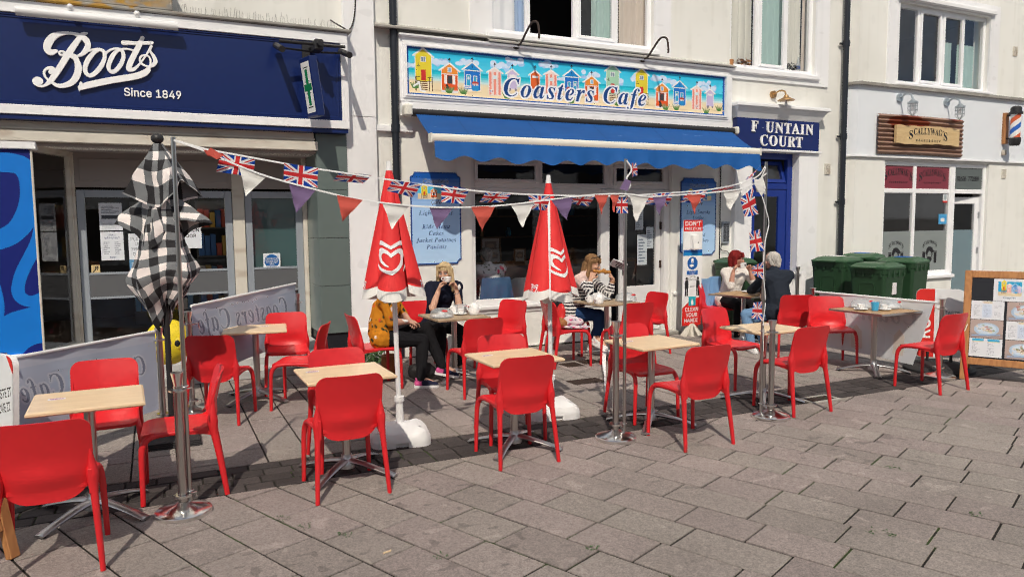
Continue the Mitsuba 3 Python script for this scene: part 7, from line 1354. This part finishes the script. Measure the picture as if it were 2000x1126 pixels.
POT.place('teapot', 'white teapot on the striped woman\'s table', 'teapot', Mt(5.00, 7.86, ZT, 200, 1.0)); JUG.place('milk_jug', 'white jug behind the teapot on the striped woman\'s table', 'jug', Mt(4.97, 8.02, ZT, 190, 1.1)); dome(5.45, 7.92, 'cloudy domed cover on the right of the striped woman\'s table', 1.12)
SAU.place('plate', 'white plate in front of the striped woman', 'plate', Mt(5.26, 8.17, ZT, 0, 1.4))
k = thing('napkin', 'white paper napkin standing behind the teapot of the striped woman', 'napkin'); part(k, 'sheet', ruffle(hull([(5.06, 7.98, ZT), (5.16, 8.0, ZT), (5.12, 8.04, ZT + .02), (5.13, 7.99, ZT + .17)]), .01, (30, 30, 30)), 'white_cloth', False)
cup(7.20, 5.80, 'white cup left of the blue cup', 200); solo('takeaway_cup', lathe([(0, 0), (.034, 0), (.042, .088), (.044, .088), (.044, .094), (.039, .094), (.032, .01), (0, .01)]), 'aqua_cup', 'light blue takeaway cup on the brown table', 'cup', M=Mt(7.28, 5.68, ZT)); cup(7.40, 5.66, 'white cup right of the blue cup, with coffee dregs', 20); dome(7.60, 5.74, 'clear domed cover at the right edge of the brown table', 1.0); dome(7.38, 5.94, 'clear domed cover at the back of the brown table', 1.0)
SAU.place('saucer', 'white saucer on the table of the red haired woman', 'saucer', Mt(7.62, 8.02, ZT, 0, 1.2))
k = thing('menu_holder', 'small tilted white menu card on a thin stand before the cafe door', 'menu'); part(k, 'card', xf(box(-.11, -.006, -.08, .11, .006, .08, .002), Mt(5.76, 8.55, 1.155, -20) @ np.array([[.93, 0, .36, 0], [0, 1, 0, 0], [-.36, 0, .93, 0], [0, 0, 0, 1.0]]) @ np.array([[1, 0, 0, 0], [0, .6, -.8, 0], [0, .8, .6, 0], [0, 0, 0, 1.0]])), 'white_plastic', False); part(k, 'stand', tube([(5.76, 8.58, 0), (5.76, 8.58, 1.12)], .008, 8), 'black_metal'); part(k, 'foot', lathe([(0, .02), (.12, .01), (.13, 0), (0, 0)]), 'black_metal', M=Mt(5.76, 8.58, 0))
M_ = Mt(5.76, 8.55, 1.155, -20) @ np.array([[.93, 0, .36, 0], [0, 1, 0, 0], [-.36, 0, .93, 0], [0, 0, 0, 1.0]]) @ np.array([[1, 0, 0, 0], [0, .6, -.8, 0], [0, .8, .6, 0], [0, 0, 0, 1.0]])
part(k, 'text_line', xf(cat([box(-.06 + .01 * i, -.0075, .04 - .03 * i, .07 - .005 * i, -.0062, .052 - .03 * i) for i in range(4)]), M_), 'ink_black', False)
# bag and hat on the chair seat
def hatcol(p): return flowers(p, (.60, .52, .55), [((.45, .06, .16), 40, .016), ((.14, .14, .22), 26, .012)], 12)
m = ruffle(melt([bone((4.58, 7.84, .53), (.10, .09, .075), (4.64, 7.80, .52), (.10, .08, .05)), bone((4.56, 7.80, .475), (.15, .13, .012), (4.68, 7.74, .465), (.12, .10, .012))], .014, 4), .02, (16, 16, 16)); solo('sun_hat', m, 'cloth', 'pale floral sun hat lying on a chair seat', 'hat', smooth=True, color=hatcol(m.vertices))
solo('shoulder_bag', ruffle(melt([bone((4.42, 7.86, .52), (.09, .11, .07), (4.52, 7.90, .50), (.09, .10, .05))], .016, 4), .03, (12, 12, 12)), 'tan_leather', 'brown shoulder bag beside the floral hat on the chair', 'bag')
solo('jacket', ruffle(melt([bone((4.80, 8.62, .75), (.06, .16, .10), (4.78, 8.60, .50), (.05, .18, .10))], .02, 4), .04, (12, 12, 12)), 'black_cloth', 'dark coat hanging on the striped woman\'s chair', 'coat')
solo('carrier_bag', ruffle(melt([bone((4.74, 8.36, .60), (.05, .08, .10), (4.72, 8.36, .48), (.06, .09, .06))], .02, 4), .03, (14, 14, 14)), 'red_gloss', 'bright red bag behind the striped woman', 'bag')

# ================================================================== bins
def wheelie(x, y, deg, w, d, h, label, sticker=None, patch=None):
    k = thing('wheelie_bin', label, 'wheelie bin', 'green wheelie bins by the barber shop'); M = Mt(x, y, 0, deg)       # local: front = -y
    def ring(s, z, r=.05): return [(p[0], p[1], z) for p in list(rrect(-w / 2 * s, -d / 2 * s, w / 2 * s, d / 2 * s, r, 3).exterior.coords)[:-1]]
    H = h - .10
    part(k, 'body', xf(cat([hull(ring(.82, .05) + ring(.97, H - .08)), hull(ring(1.0, H - .075, .06) + ring(1.02, H, .06))]), M), 'bin_green', 30)
    part(k, 'rim_lug', xf(cat([box(w * .5 - .01, -d * .38 + i * d * .25, H - .12, w * .5 + .012, -d * .38 + i * d * .25 + .03, H - .02) for i in range(4)] + [box(-w * .36 + i * w * .24, -d * .5 - .012, H - .12, -w * .36 + i * w * .24 + .03, -d * .5 + .01, H - .02) for i in range(4)]), M), 'bin_green', False)
    part(k, 'recess_panel', xf(cat([wall_ex(rrect(-w * .22, .45 * H, w * .22, .80 * H, .05, 4).difference(rrect(-w * .19, .45 * H + .025, w * .19, .80 * H - .025, .04, 4)), -d * .465 - .012, -d * .465 + .03)]), M), 'bin_green', False)
    lid = cat([hull(ring(1.05, H + .002, .07) + ring(1.05, H + .028, .07)), hull(ring(1.03, H + .028, .07) + ring(.80, H + .075, .06) + [(p[0], p[1] + .04, p[2] + .012) for p in ring(.6, H + .078, .05)]), hull([(sx * w * .30, -d / 2 * 1.06 - e, H + z) for sx in (-1, 1) for e, z in ((0, .0), (.055, .012), (.055, .03), (0, .04))])])
    part(k, 'lid', xf(lid, M), 'bin_lid_green', 25)
    part(k, 'lid_rib', xf(cat([box(-w * .38, -d * .42 + i * .06, H + .028, w * .38, -d * .42 + i * .06 + .015, H + .052, .004) for i in range(2)] + [tube([(-w * .42, -d * .45, H + .03), (-w * .42, d * .42, H + .05)], .018, 8), tube([(w * .42, -d * .45, H + .03), (w * .42, d * .42, H + .05)], .018, 8)]), M), 'bin_lid_green')
    part(k, 'handle', xf(cat([tube([(-w * .4, d * .52, H - .01), (-w * .4, d * .60, H + .03), (w * .4, d * .60, H + .03), (w * .4, d * .52, H - .01)], .016, 8), tube([(-w * .46, d * .52, H + .03), (w * .46, d * .52, H + .03)], .022, 8)]), M), 'bin_green')
    for s in (-1, 1): part(k, 'wheel', xf(tube([(s * w * .40, d * .40, .10), (s * w * .50, d * .40, .10)], .10, 20), M), 'black_rubber')
    if sticker: part(k, 'sticker', xf(box(w * .455, sticker[0] - .05, sticker[1] - .09, w * .487, sticker[0] + .05, sticker[1] + .09), M), 'sticker_white', False)
    if patch: part(k, 'lid_label', xf(hull([(p[0] * .5, p[1] * .5, H + .0925) for p in ring(.75, 0, .05)] + [(p[0] * .5, p[1] * .5, H + .096) for p in ring(.75, 0, .05)]), M), patch, False)
    return k
pr('bin_blue', (0.02, 0.11, 0.42), 0.45)
wheelie(10.10, 8.62, -78, .58, .60, 1.16, 'green wheelie bin, leftmost, with a white label on its lid', patch='sticker_white')
wheelie(10.02, 7.80, -82, .58, .58, 1.10, 'small green wheelie bin in front with a white sticker', sticker=(0, .70))
wheelie(11.15, 8.20, -76, .60, .64, 1.13, 'green wheelie bin on the right with an overhanging lid', patch='bin_blue')
wheelie(10.95, 8.83, -70, .58, .58, 1.18, 'green wheelie bin at the back against the wall with blue on its lid', patch='bin_blue')
wheelie(8.28, 9.00, 0, .56, .40, 1.17, 'green wheelie bin against the wall behind the red haired woman')
# ================================================================== stands and boards
k = thing('sanitiser_stand', 'tall white and red hand sanitiser stand telling people to clean hands', 'stand')
SM = Mt(7.325, 8.90, 0, 0) @ np.array([[1, 0, .035, 0], [0, 1, .03, 0], [0, 0, 1, 0], [0, 0, 0, 1.0]])
part(k, 'board', xf(box(-.18, 0, .16, .18, .012, 1.76, .002), SM), 'white_plastic', False)
bd = sbox(0, 0, .36, 1.6); RD = (.62, .025, .02); BL = (.01, .10, .36); WH = (.76, .77, .78); BK = (.015, .016, .02)
def man_(x): return union_all([Point(x, .715).buffer(.022), rrect(x - .034, .56, x + .034, .688, .018, 3), sbox(x - .028, .45, x - .004, .57), sbox(x + .004, .45, x + .028, .57)])
ly = [(bd, WH), (sbox(0, 1.43, .36, 1.6), RD), (sans_at("DON'T", .18, 1.515, .065, True, w=.30), WH), (sans_at('PASS IT ON!', .18, 1.45, .040, True, w=.31), WH), (sbox(0, 1.06, .36, 1.15), BL)]
for i in range(5): ly.append((poly((0, 1.06), (.36, 1.06), (.36, 1.07 + .008 * i), (.2, 1.085 + .006 * i), (0, 1.075 + .01 * i)), (.01 + .02 * (4 - i), .2 + .05 * (4 - i), .5)))
ly += [(Point(.18, .945).buffer(.098, quad_segs=10), BL), (rrect(.155, .95, .20, 1.02, .01), WH), (ell(.165, .91, .045, .02), WH), (Point(.178, .97).buffer(.008), BL), (sbox(.075, .77, .285, .835), BL)] + [(sans_at(t_, .18, .82 - .021 * i, .013, False), WH) for i, t_ in enumerate(('Please use hand', 'sanitiser before', 'entering'))]
ly += [(sans_at('Social', .18, .77 - .042, .034, False), BK), (sans_at('Distancing', .18, .74 - .055, .034, False, w=.20), BK), (man_(.075).intersection(sbox(0, 0, .36, .76)), BK), (man_(.29), BK), (union_all([sbox(.15, .588, .215, .598), poly((.135, .593), (.155, .580), (.155, .606)), poly((.23, .593), (.21, .580), (.21, .606))]), BK)]
ly = [l for l in ly]
ly += [(poly((0, 0), (.36, 0), (.36, .43), (.25, .41), (.12, .36), (0, .27)), RD), (sbox(.12, .30, .255, .44), (.01, .36, .45)), (rrect(.165, .315, .21, .375, .008), WH), (sbox(.178, .375, .197, .40), WH)] + [(sans_at(t_, .18, .215 - .083 * i, .058, True), WH) for i, t_ in enumerate(('CLEAN', 'YOUR', 'HANDS'))]
part(k, 'print', xfc(printed(ly, bd), SM @ wall_M(-.18, -.0015, .16)), 'print', False)
part(k, 'dispenser', xf(hull([(sx * a_, -.001 - b_, z) for sx in (-1, 1) for a_, b_, z in ((.052, 0, 1.33), (.052, .085, 1.33), (.058, 0, 1.52), (.056, .07, 1.53), (.05, 0, 1.545), (.045, .075, 1.31))]), SM), 'china', 25); part(k, 'dispenser_sensor', xf(sphere((.035, -.085, 1.42), .009, 1), SM), 'black_metal')
for s in (-1, -.4, .4, 1): part(k, 'foot', xf(hull([(s * .02, -.01, .19), (s * .02 + .02, -.01, .19), (s * .02, .03, .19), (s * .16 - .02, -.16 + abs(s) * .10, 0), (s * .16 + .03, -.16 + abs(s) * .10, 0), (s * .16, .05, 0), (s * .16, .06, .015)]), SM), 'cream_trim', False)
# chalkboard A-board with menus at the right edge
k = thing('chalkboard', 'wooden framed chalkboard A-board covered with printed cafe menus and food photos', 'a-board')
dirx = np.array((.48, -.877)); nb_ = np.array((-.877, -.48))
A0 = np.eye(4); lean = math.radians(9); A0[:3, 0] = (*dirx, 0); A0[:3, 1] = (-nb_[0] * math.sin(lean), -nb_[1] * math.sin(lean), math.cos(lean)); A0[:3, 2] = np.cross(A0[:3, 0], A0[:3, 1]); A0[:3, 3] = (7.87, 5.06, 0)
W2, H2 = .78, 1.19
def ab(M, nm): part(k, nm, xf(cat([box(0, 0, -.02, .07, H2, .02, .004), box(W2 - .07, 0, -.02, W2, H2, .02, .004), box(.0701, H2 - .075, -.018, W2 - .0701, H2 - .001, .018, .004), box(.0701, .17, -.018, W2 - .0701, .245, .018, .004)]), M), 'stained_pine', False); part(k, 'slate', xf(box(.07, .245, -.006, W2 - .07, H2 - .075, .008), M), 'dark_plinth', False)
ab(A0, 'frame')
A1 = A0.copy(); A1[:3, 1] = (A0[0, 1] * -1, A0[1, 1] * -1, A0[2, 1]); A1[:3, 2] = np.cross(A1[:3, 0], A1[:3, 1]); A1[:3, 3] = np.array((7.87, 5.06, 0)) - np.array((*nb_, 0)) * (2 * H2 * math.sin(lean) + .01); ab(A1, 'rear_frame')
part(k, 'cord', xf(tube(smoothpath([(.05, .60, .022), (.02, .52, .05), (-.03, .56, .02), (-.02, .70, -.02)], 16), .004, 6), A0), 'white_plastic')
def page(kind, w, h, sd):
    g = np.random.default_rng(sd); P_ = [(sbox(0, 0, w, h), (.70, .72, .76))]
    if kind == 'photo':
        P_ = [(sbox(0, 0, w, h), (.42, .33, .30)), (sbox(0, 0, w, h * .25), (.34, .28, .27)), (ell(w * .5, h * .48, w * .38, h * .36), (.40, .52, .66)), (ell(w * .5, h * .5, w * .30, h * .28), (.55, .64, .74))]
        for _ in range(26): P_.append((ell(w * .5 + g.normal(0, w * .12), h * .5 + g.normal(0, h * .11), w * g.uniform(.02, .07), h * g.uniform(.02, .06)), [(.62, .55, .42), (.25, .22, .14), (.70, .62, .55), (.45, .20, .18), (.30, .34, .18)][g.integers(5)]))
        if sd % 2: P_ += [(Point(w * (.3 + .13 * i), h * .86).buffer(w * .085), (.62, .27, .05)) for i in range(4)]
        P_.append((stroke([(w * .08, h * .12), (w * .9, h * .2)], .012, 0), (.25, .38, .60)))
    elif kind == 'cover':
        P_ += [(sbox(w * .14, h * .24, w * .86, h * .88), (.02, .34, .62)), (sbox(w * .14, h * .24, w * .86, h * .42), (.66, .56, .36))] + [(q_, c_) for kd, xx in (('y', .24), ('p', .42), ('b', .58), ('l', .74)) for q_, c_ in [(affinity.scale(a_, .34, .34, origin=(w * xx, h * .34)), b_) for a_, b_ in hut(kd, w * xx, h * .34)]] + [(serif_at('Coasters', w / 2, h * .12, .022), (.02, .08, .2))]
    else:
        if kind == 'list2': P_ += [(sbox(w * .08, h * .80, w * .44, h * .97), (.05, .36, .62)), (sbox(w * .55, h * .80, w * .92, h * .97), (.05, .36, .62)), (sbox(w * .08, h * .80, w * .44, h * .85), (.62, .55, .38)), (sbox(w * .55, h * .80, w * .92, h * .85), (.62, .55, .38))]
        else: P_ += [(sbox(w * .36, h * .88, w * .64, h * .97), (.60, .50, .34)), (sbox(w * .34, h * .1, w * .63, h * .82), (.58, .66, .80))]
        for c0_ in (.07, .38, .69) if kind == 'list' else (.08, .55):
            for r_ in range(13):
                if g.random() < .85: P_.append((sbox(w * c0_, h * (.74 - .05 * r_), w * (c0_ + g.uniform(.10, .25)), h * (.752 - .05 * r_)), (.24, .25, .32)))
    return P_
for i, (kd, x, y, w, h) in enumerate((('cover', .27, .87, .29, .24), ('list', .075, .665, .30, .20), ('photo', .075, .465, .30, .195), ('list2', .075, .262, .30, .198), ('photo', .40, .665, .30, .20), ('list', .40, .465, .30, .195), ('photo', .40, .262, .30, .198))):
    part(k, 'menu_page', xfc(printed(page(kd, w, h, i), sbox(0, 0, w, h)), A0 @ Mt(x, y, .011 + .0012 * i)), 'print', False)
# ice cream swing signs
def swing(nm, label, c, dirv, w, z0, z1, layers, tilt=.06):
    k = thing(nm, label, 'pavement sign'); d = np.array((*unit((*dirv, 0))[:2], 0)); M = np.eye(4); M[:3, 0] = d; M[:3, 1] = unit((-d[1] * tilt, d[0] * tilt, 1)); M[:3, 2] = np.cross(M[:3, 0], M[:3, 1]); M[:3, 3] = (c[0] - d[0] * w / 2, c[1] - d[1] * w / 2, z0)
    sh = rrect(0, 0, w, z1 - z0, .07, 6); part(k, 'panel', xf(ex(sh, .035), M @ Mt(0, 0, -.037)), 'white_plastic', False); part(k, 'print', xfc(printed([(sh, (.66, .68, .70))] + layers, sh), M @ Mt(0, 0, .0012)), 'print', False)
    part(k, 'rubber_base', lathe([(0, .11), (.20, .10), (.33, .06), (.37, .03), (.37, 0), (0, 0)], 36), 'black_rubber', M=Mt(c[0], c[1], 0)); part(k, 'stem', cat([tube([(c[0] - d[0] * s, c[1] - d[1] * s, .08), (c[0] - d[0] * s, c[1] - d[1] * s, z0 + .06)], .016, 8) for s in (-.12, .12)]), 'black_metal'); return k
rt = affinity.rotate(sans_poly('ROU', .13, True), 90, origin=(0, 0)); b_ = rt.bounds; rt = affinity.translate(rt, .155 - b_[2], .22 - b_[1])
swing('swing_sign', 'red and white ice cream swing sign on a round black base by the chalkboard', (8.12, 5.47), (.69, -.72), .50, .15, .94, [(sbox(0, 0, .19, .8), RD), (rt, WH), (sans_at('TASTE', .37, .50, .035, True), BK), (sans_at('LOVE IT', .37, .44, .035, True), BK), (ell(.38, .17, .10, .06), (.55, .35, .25)), (ell(.40, .15, .07, .05), (.66, .5, .36))])
swing('swing_sign', 'white and red ice cream swing sign cut off at the left edge', (-1.01, 5.63), (.55, -.83), .52, .12, .95, [(poly((0, 0), (.34, 0), (.29, .3), (.10, .83), (0, .83)), RD), (poly((.44, .83), (.52, .83), (.52, .72)), RD), (affinity.rotate(sans_at('TASTE IT', .405, .56, .055, True, w=.2), 14), BK), (affinity.rotate(sans_at('LOVE IT', .41, .47, .055, True, w=.17), 14), BK)])
# wooden A-board, mostly outside the left edge
k = thing('chalkboard', 'wooden A-board foot cut off at the left edge by the nearest chair', 'a-board')
Q = np.eye(4); d_ = unit((-.62, -.78, 0)); Q[:3, 0] = d_; Q[:3, 1] = unit((-.21 * .78, .21 * .62, 1)); Q[:3, 2] = np.cross(Q[:3, 0], Q[:3, 1]); Q[:3, 3] = (-.735, 4.60, 0)
part(k, 'frame', xf(cat([box(0, 0, -.02, .06, 1.15, .02, .004), box(.54, 0, -.02, .60, 1.15, .02, .004), box(.0601, 1.08, -.018, .5399, 1.149, .018, .004), box(.0601, .16, -.018, .5399, .23, .018, .004)]), Q), 'stained_pine', False); part(k, 'slate', xf(box(.06, .23, -.006, .54, 1.08, .006), Q), 'dark_plinth', False)
k = thing('yellow_ball', 'round yellow inflatable with big black ringed eyes by the shop step', 'inflatable'); bc = np.array((.085, 8.35, .555))
part(k, 'ball', sphere(bc, .225, 3, (1, .9, 1.05)), 'yellow_vinyl'); 
for s in (-1, 1): e_ = bc + np.array((.085 * s - .015, -.170, .0 + .0 * s)); part(k, 'eye', colored([(sphere(e_ + (0, .012, 0), .075, 2, (1, .45, 1.1)), (.70, .30, .02)), (sphere(e_ + (0, .002, .004), .064, 2, (1, .45, 1.1)), (.75, .58, .05)), (sphere(e_ + (.005, -.012, .006), .036, 2, (1, .5, 1.15)), (.012, .012, .015))]), 'print', False)
# ================================================================== notices on doors, things inside
def notice(nm, x0, x1, z0, z1, y, lab, layers, base=(.70, .74, .80)):
    w, h = x1 - x0, z1 - z0; k_ = thing(nm, lab, 'notice'); part(k_, 'sheet', xfc(printed([(sbox(0, 0, w, h), base)] + layers(w, h), sbox(0, 0, w, h)), wall_M(x0, y, z0)), 'print', False); return k_
def lines(w, h, n, y0, y1, c=(.2, .22, .28), x0=.1, x1=.9, sd=1):
    g = np.random.default_rng(sd); return [(sbox(w * x0, h * (y0 + (y1 - y0) * i / n), w * (x0 + (x1 - x0) * g.uniform(.5, 1)), h * (y0 + (y1 - y0) * (i + .45) / n)), c) for i in range(n)]
YN = yd + .012
notice('notice', -.565, -.325, 1.70, 2.02, YN, 'white printed notice, upper of two on the left shop door', lambda w, h: [(sbox(w * .1, h * .42, w * .9, h * .55), (.06, .07, .09))] + lines(w, h, 5, .62, .92) + lines(w, h, 4, .06, .3, (.45, .48, .52)))
notice('notice', -.565, -.325, 1.35, 1.685, YN, 'white opening hours notice, lower of two on the left shop door', lambda w, h: [(sans_at('Store', w / 2, h * .86, .022, False), (.02, .05, .2)), (sans_at('opening hours', w / 2, h * .76, .022, False, w=.16), (.02, .05, .2))] + lines(w, h, 7, .22, .68, (.3, .33, .4), .12, .4) + lines(w, h, 7, .22, .68, (.3, .33, .4), .6, .9, 2) + [(sans_at('Boots', w / 2, h * .08, .018, True), (.02, .05, .2))])
notice('notice', -.275, -.05, 1.20, 1.66, YN, 'pale notice asking people to use the front door, partly behind the chequered umbrella', lambda w, h: [(sans_at(t_, w / 2, h * (.82 - .13 * i), .036, False), (.12, .14, .18)) for i, t_ in enumerate(('PLEASE', 'USE', 'FRONT', 'DOOR'))] + [(sbox(0, 0, w, h * .33), (.12, .30, .52))] + lines(w, h, 4, .06, .28, (.6, .65, .7)))
notice('notice', .22, .53, 1.47, 1.82, YN, 'white front door notice on the right shop door', lambda w, h: [(sans_at(t_, w * .55, h * (.78 - .20 * i), .040, True), BK) for i, t_ in enumerate(('PLEASE', 'USE FRONT', 'DOOR'))])
notice('sticker', -.675, -.585, 1.20, 1.30, YN, 'small gold hearing loop sticker on the left shop door', lambda w, h: [(stroke([(w * .25, h * .2), (w * .5, h * .5), (w * .45, h * .8), (w * .75, h * .75), (w * .7, h * .45)], .010), BK), (stroke([(w * .2, h * .2), (w * .8, h * .85)], .008, 0), BK)], (.60, .46, .24))
notice('sticker', -.30, -.12, 1.10, 1.165, yd + .004, 'white push label on the middle rail of the left shop door', lambda w, h: [(sans_at('PUSH', w / 2, h * .28, .03, True), BK)])
notice('fire_notice', 1.245, 1.455, 1.175, 1.385, YN, 'round blue fire notice on the right hand shop door', lambda w, h: [(Point(w / 2, h / 2).buffer(w * .43, quad_segs=10), (.008, .10, .33))] + [(sans_at(t_, w / 2, h * (.64 - .115 * i), .017, True), WH) for i, t_ in enumerate(('FIRE NOTICE', 'This area must', 'be kept clear', 'of all', 'obstructions'))])
for i, (x0, z0, x1, z1, lab) in enumerate(((6.62, 1.62, 6.78, 1.93, 'top left'), (6.66, 1.08, 6.86, 1.55, 'lower left'), (6.84, 1.33, 6.99, 1.66, 'right'))):
    Dm = Mt(7.13, 9.42, .06, 6); w, h = x1 - x0, z1 - z0; k_ = thing('notice', f'white notice inside the cafe door glass, {lab} one', 'notice'); part(k_, 'sheet', xfc(printed([(sbox(0, 0, w, h), (.50, .56, .60))] + lines(w, h, 8, .1, .9, (.16, .2, .26), .14, .86, i), sbox(0, 0, w, h)), Dm @ wall_M(x0 - 7.13, .012, z0 - .06)), 'print', False)
notice('sticker', 13.50, 13.74, 1.64, 1.83, YR + .07, 'small pale blue sticker on the middle barber window', lambda w, h: [(sbox(w * .1, h * .1, w * .9, h * .9), (.05, .30, .62)), (rrect(w * .25, h * .25, w * .75, h * .6, .02), WH)], (.10, .38, .66))
notice('sticker', 13.60, 13.74, 2.05, 2.22, YR + .07, 'round white and red sticker at the top of the middle barber window', lambda w, h: [(ell(w / 2, h * .6, w * .3, h * .34), (.35, .42, .45)), (sbox(0, 0, w, h * .18), RD)], (.66, .68, .70))
# cafe interior
k = thing('cafe_counter', 'dark counter with shelves at the back of the cafe', 'counter'); part(k, 'front', box(4.4, 11.6, .02, 8.2, 12.1, 1.0), 'room_shelf', False); part(k, 'worktop', box(4.35, 11.55, 1.0, 8.25, 12.15, 1.05), 'room_wood', False); part(k, 'shelf', cat([box(3.2, 13.1, z, 8.2, 13.38, z + .03) for z in (1.45, 1.85)]), 'room_wood', False)
g5 = np.random.default_rng(9)
for i in range(14):
    x = 4.0 + .29 * i; z = (1.482, 1.882)[i % 2]; solo('jar', lathe([(0, 0), (.05, 0), (.055, .10), (.035, .14), (.035, .17), (0, .17)]), ['white_plastic', 'brass', 'room_wood', 'aqua_cup', 'steel'][i % 5], f'jar number {i + 1} from the left on the cafe back shelves', 'jar', 'jars on the cafe shelves', M=Mt(x, 13.24, z))
    labels[f'jar_{i:03d}' if i else 'jar']['label'] = 'small jar on the shelves at the back of the dark cafe'
for x, y, z, w, h, lab in ((4.97, 11.50, 1.22, .36, .28, 'framed pale picture above the flowered customer inside the cafe'), (5.60, 11.52, 1.06, .22, .24, 'pale card standing on the cafe counter'), (5.05, 11.52, 1.06, .30, .26, 'framed print standing on the cafe counter near the window edge')):
    k_ = thing('picture', lab, 'picture'); part(k_, 'frame', wall_ex(sbox(x, z, x + w, z + h).difference(sbox(x + .02, z + .02, x + w - .02, z + h - .02)), y - .02, y + .01), 'room_wood', False); part(k_, 'print', xfc(printed([(sbox(0, 0, w, h), (.45, .44, .42)), (sbox(w * .2, h * .3, w * .8, h * .75), (.25, .20, .18)), (ell(w * .5, h * .5, w * .2, h * .12), (.4, .3, .22))], sbox(0, 0, w, h)), wall_M(x, y, z)), 'print', False)
k = thing('shell_chair', 'white shell chair with wooden legs inside the cafe', 'chair'); part(k, 'shell', cat([sheet_mesh(rrect(-.23, 0, .23, .42, .12, 5), .012, .05, lambda v: np.c_[5.30 + v[:, 0], 10.45 + .18 * (v[:, 0] / .23) ** 2 + v[:, 2], .46 + v[:, 1]]), sheet_mesh(rrect(-.22, 0, .22, .42, .1, 5), .012, .05, lambda v: np.c_[5.30 + v[:, 0], 10.45 + v[:, 1], .45 - .02 * np.sin(v[:, 1] * 7) + v[:, 2]])]), 'white_plastic', 40)
for sx, sy in ((-1, 0), (1, 0), (-1, 1), (1, 1)): part(k, 'leg', tube([(5.30 + sx * .12, 10.55 + sy * .2, .44), (5.30 + sx * .22, 10.47 + sy * .36, .02)], .013, 8), 'room_wood')
k = thing('cafe_table', 'dark square table inside the cafe window', 'table'); part(k, 'table_top', box(4.15, 10.30, .70, 4.85, 11.0, .73, .005), 'room_wood', False); part(k, 'column', tube([(4.5, 10.65, .02), (4.5, 10.65, .70)], .03, 12), 'black_metal'); part(k, 'base', lathe([(0, .05), (.2, .03), (.22, 0), (0, 0)]), 'black_metal', M=Mt(4.5, 10.65, .02))
# chemist interior: shelves of goods, lit strip
for j, (x, y, lab) in enumerate(((-.30, 12.2, 'stocked shop shelf on the left inside the chemist'), (.55, 11.6, 'stocked shop shelf on the right inside the chemist'))):
    k = thing('shop_shelf', lab, 'shelf'); part(k, 'rack', cat([box(x, y, .30, x + .8, y + .05, 2.1)] + [box(x, y - .35, .5 + .4 * i, x + .8, y, .52 + .4 * i) for i in range(4)]), 'room_shelf', False)
    part(k, 'goods', (lambda it: colored(it))([(box(x + .02 + .077 * i, y - .30, .522 + .4 * r_, x + .085 + .077 * i, y - .1, .522 + .4 * r_ + g5.uniform(.15, .33)), [(.5, .5, .55), (.05, .15, .45), (.45, .1, .08), (.5, .35, .1), (.1, .25, .5)][g5.integers(5)]) for r_ in range(4) for i in range(10)]), 'print', False, kind='stuff')
k = thing('strip_light', 'lit warm strip light inside the chemist entrance', 'ceiling light'); part(k, 'tube', box(-.10, 11.0, 2.02, .30, 11.06, 2.07), 'white_plastic', False, emitter={'type': 'area', 'radiance': rgb((9, 7.2, 4.4))})
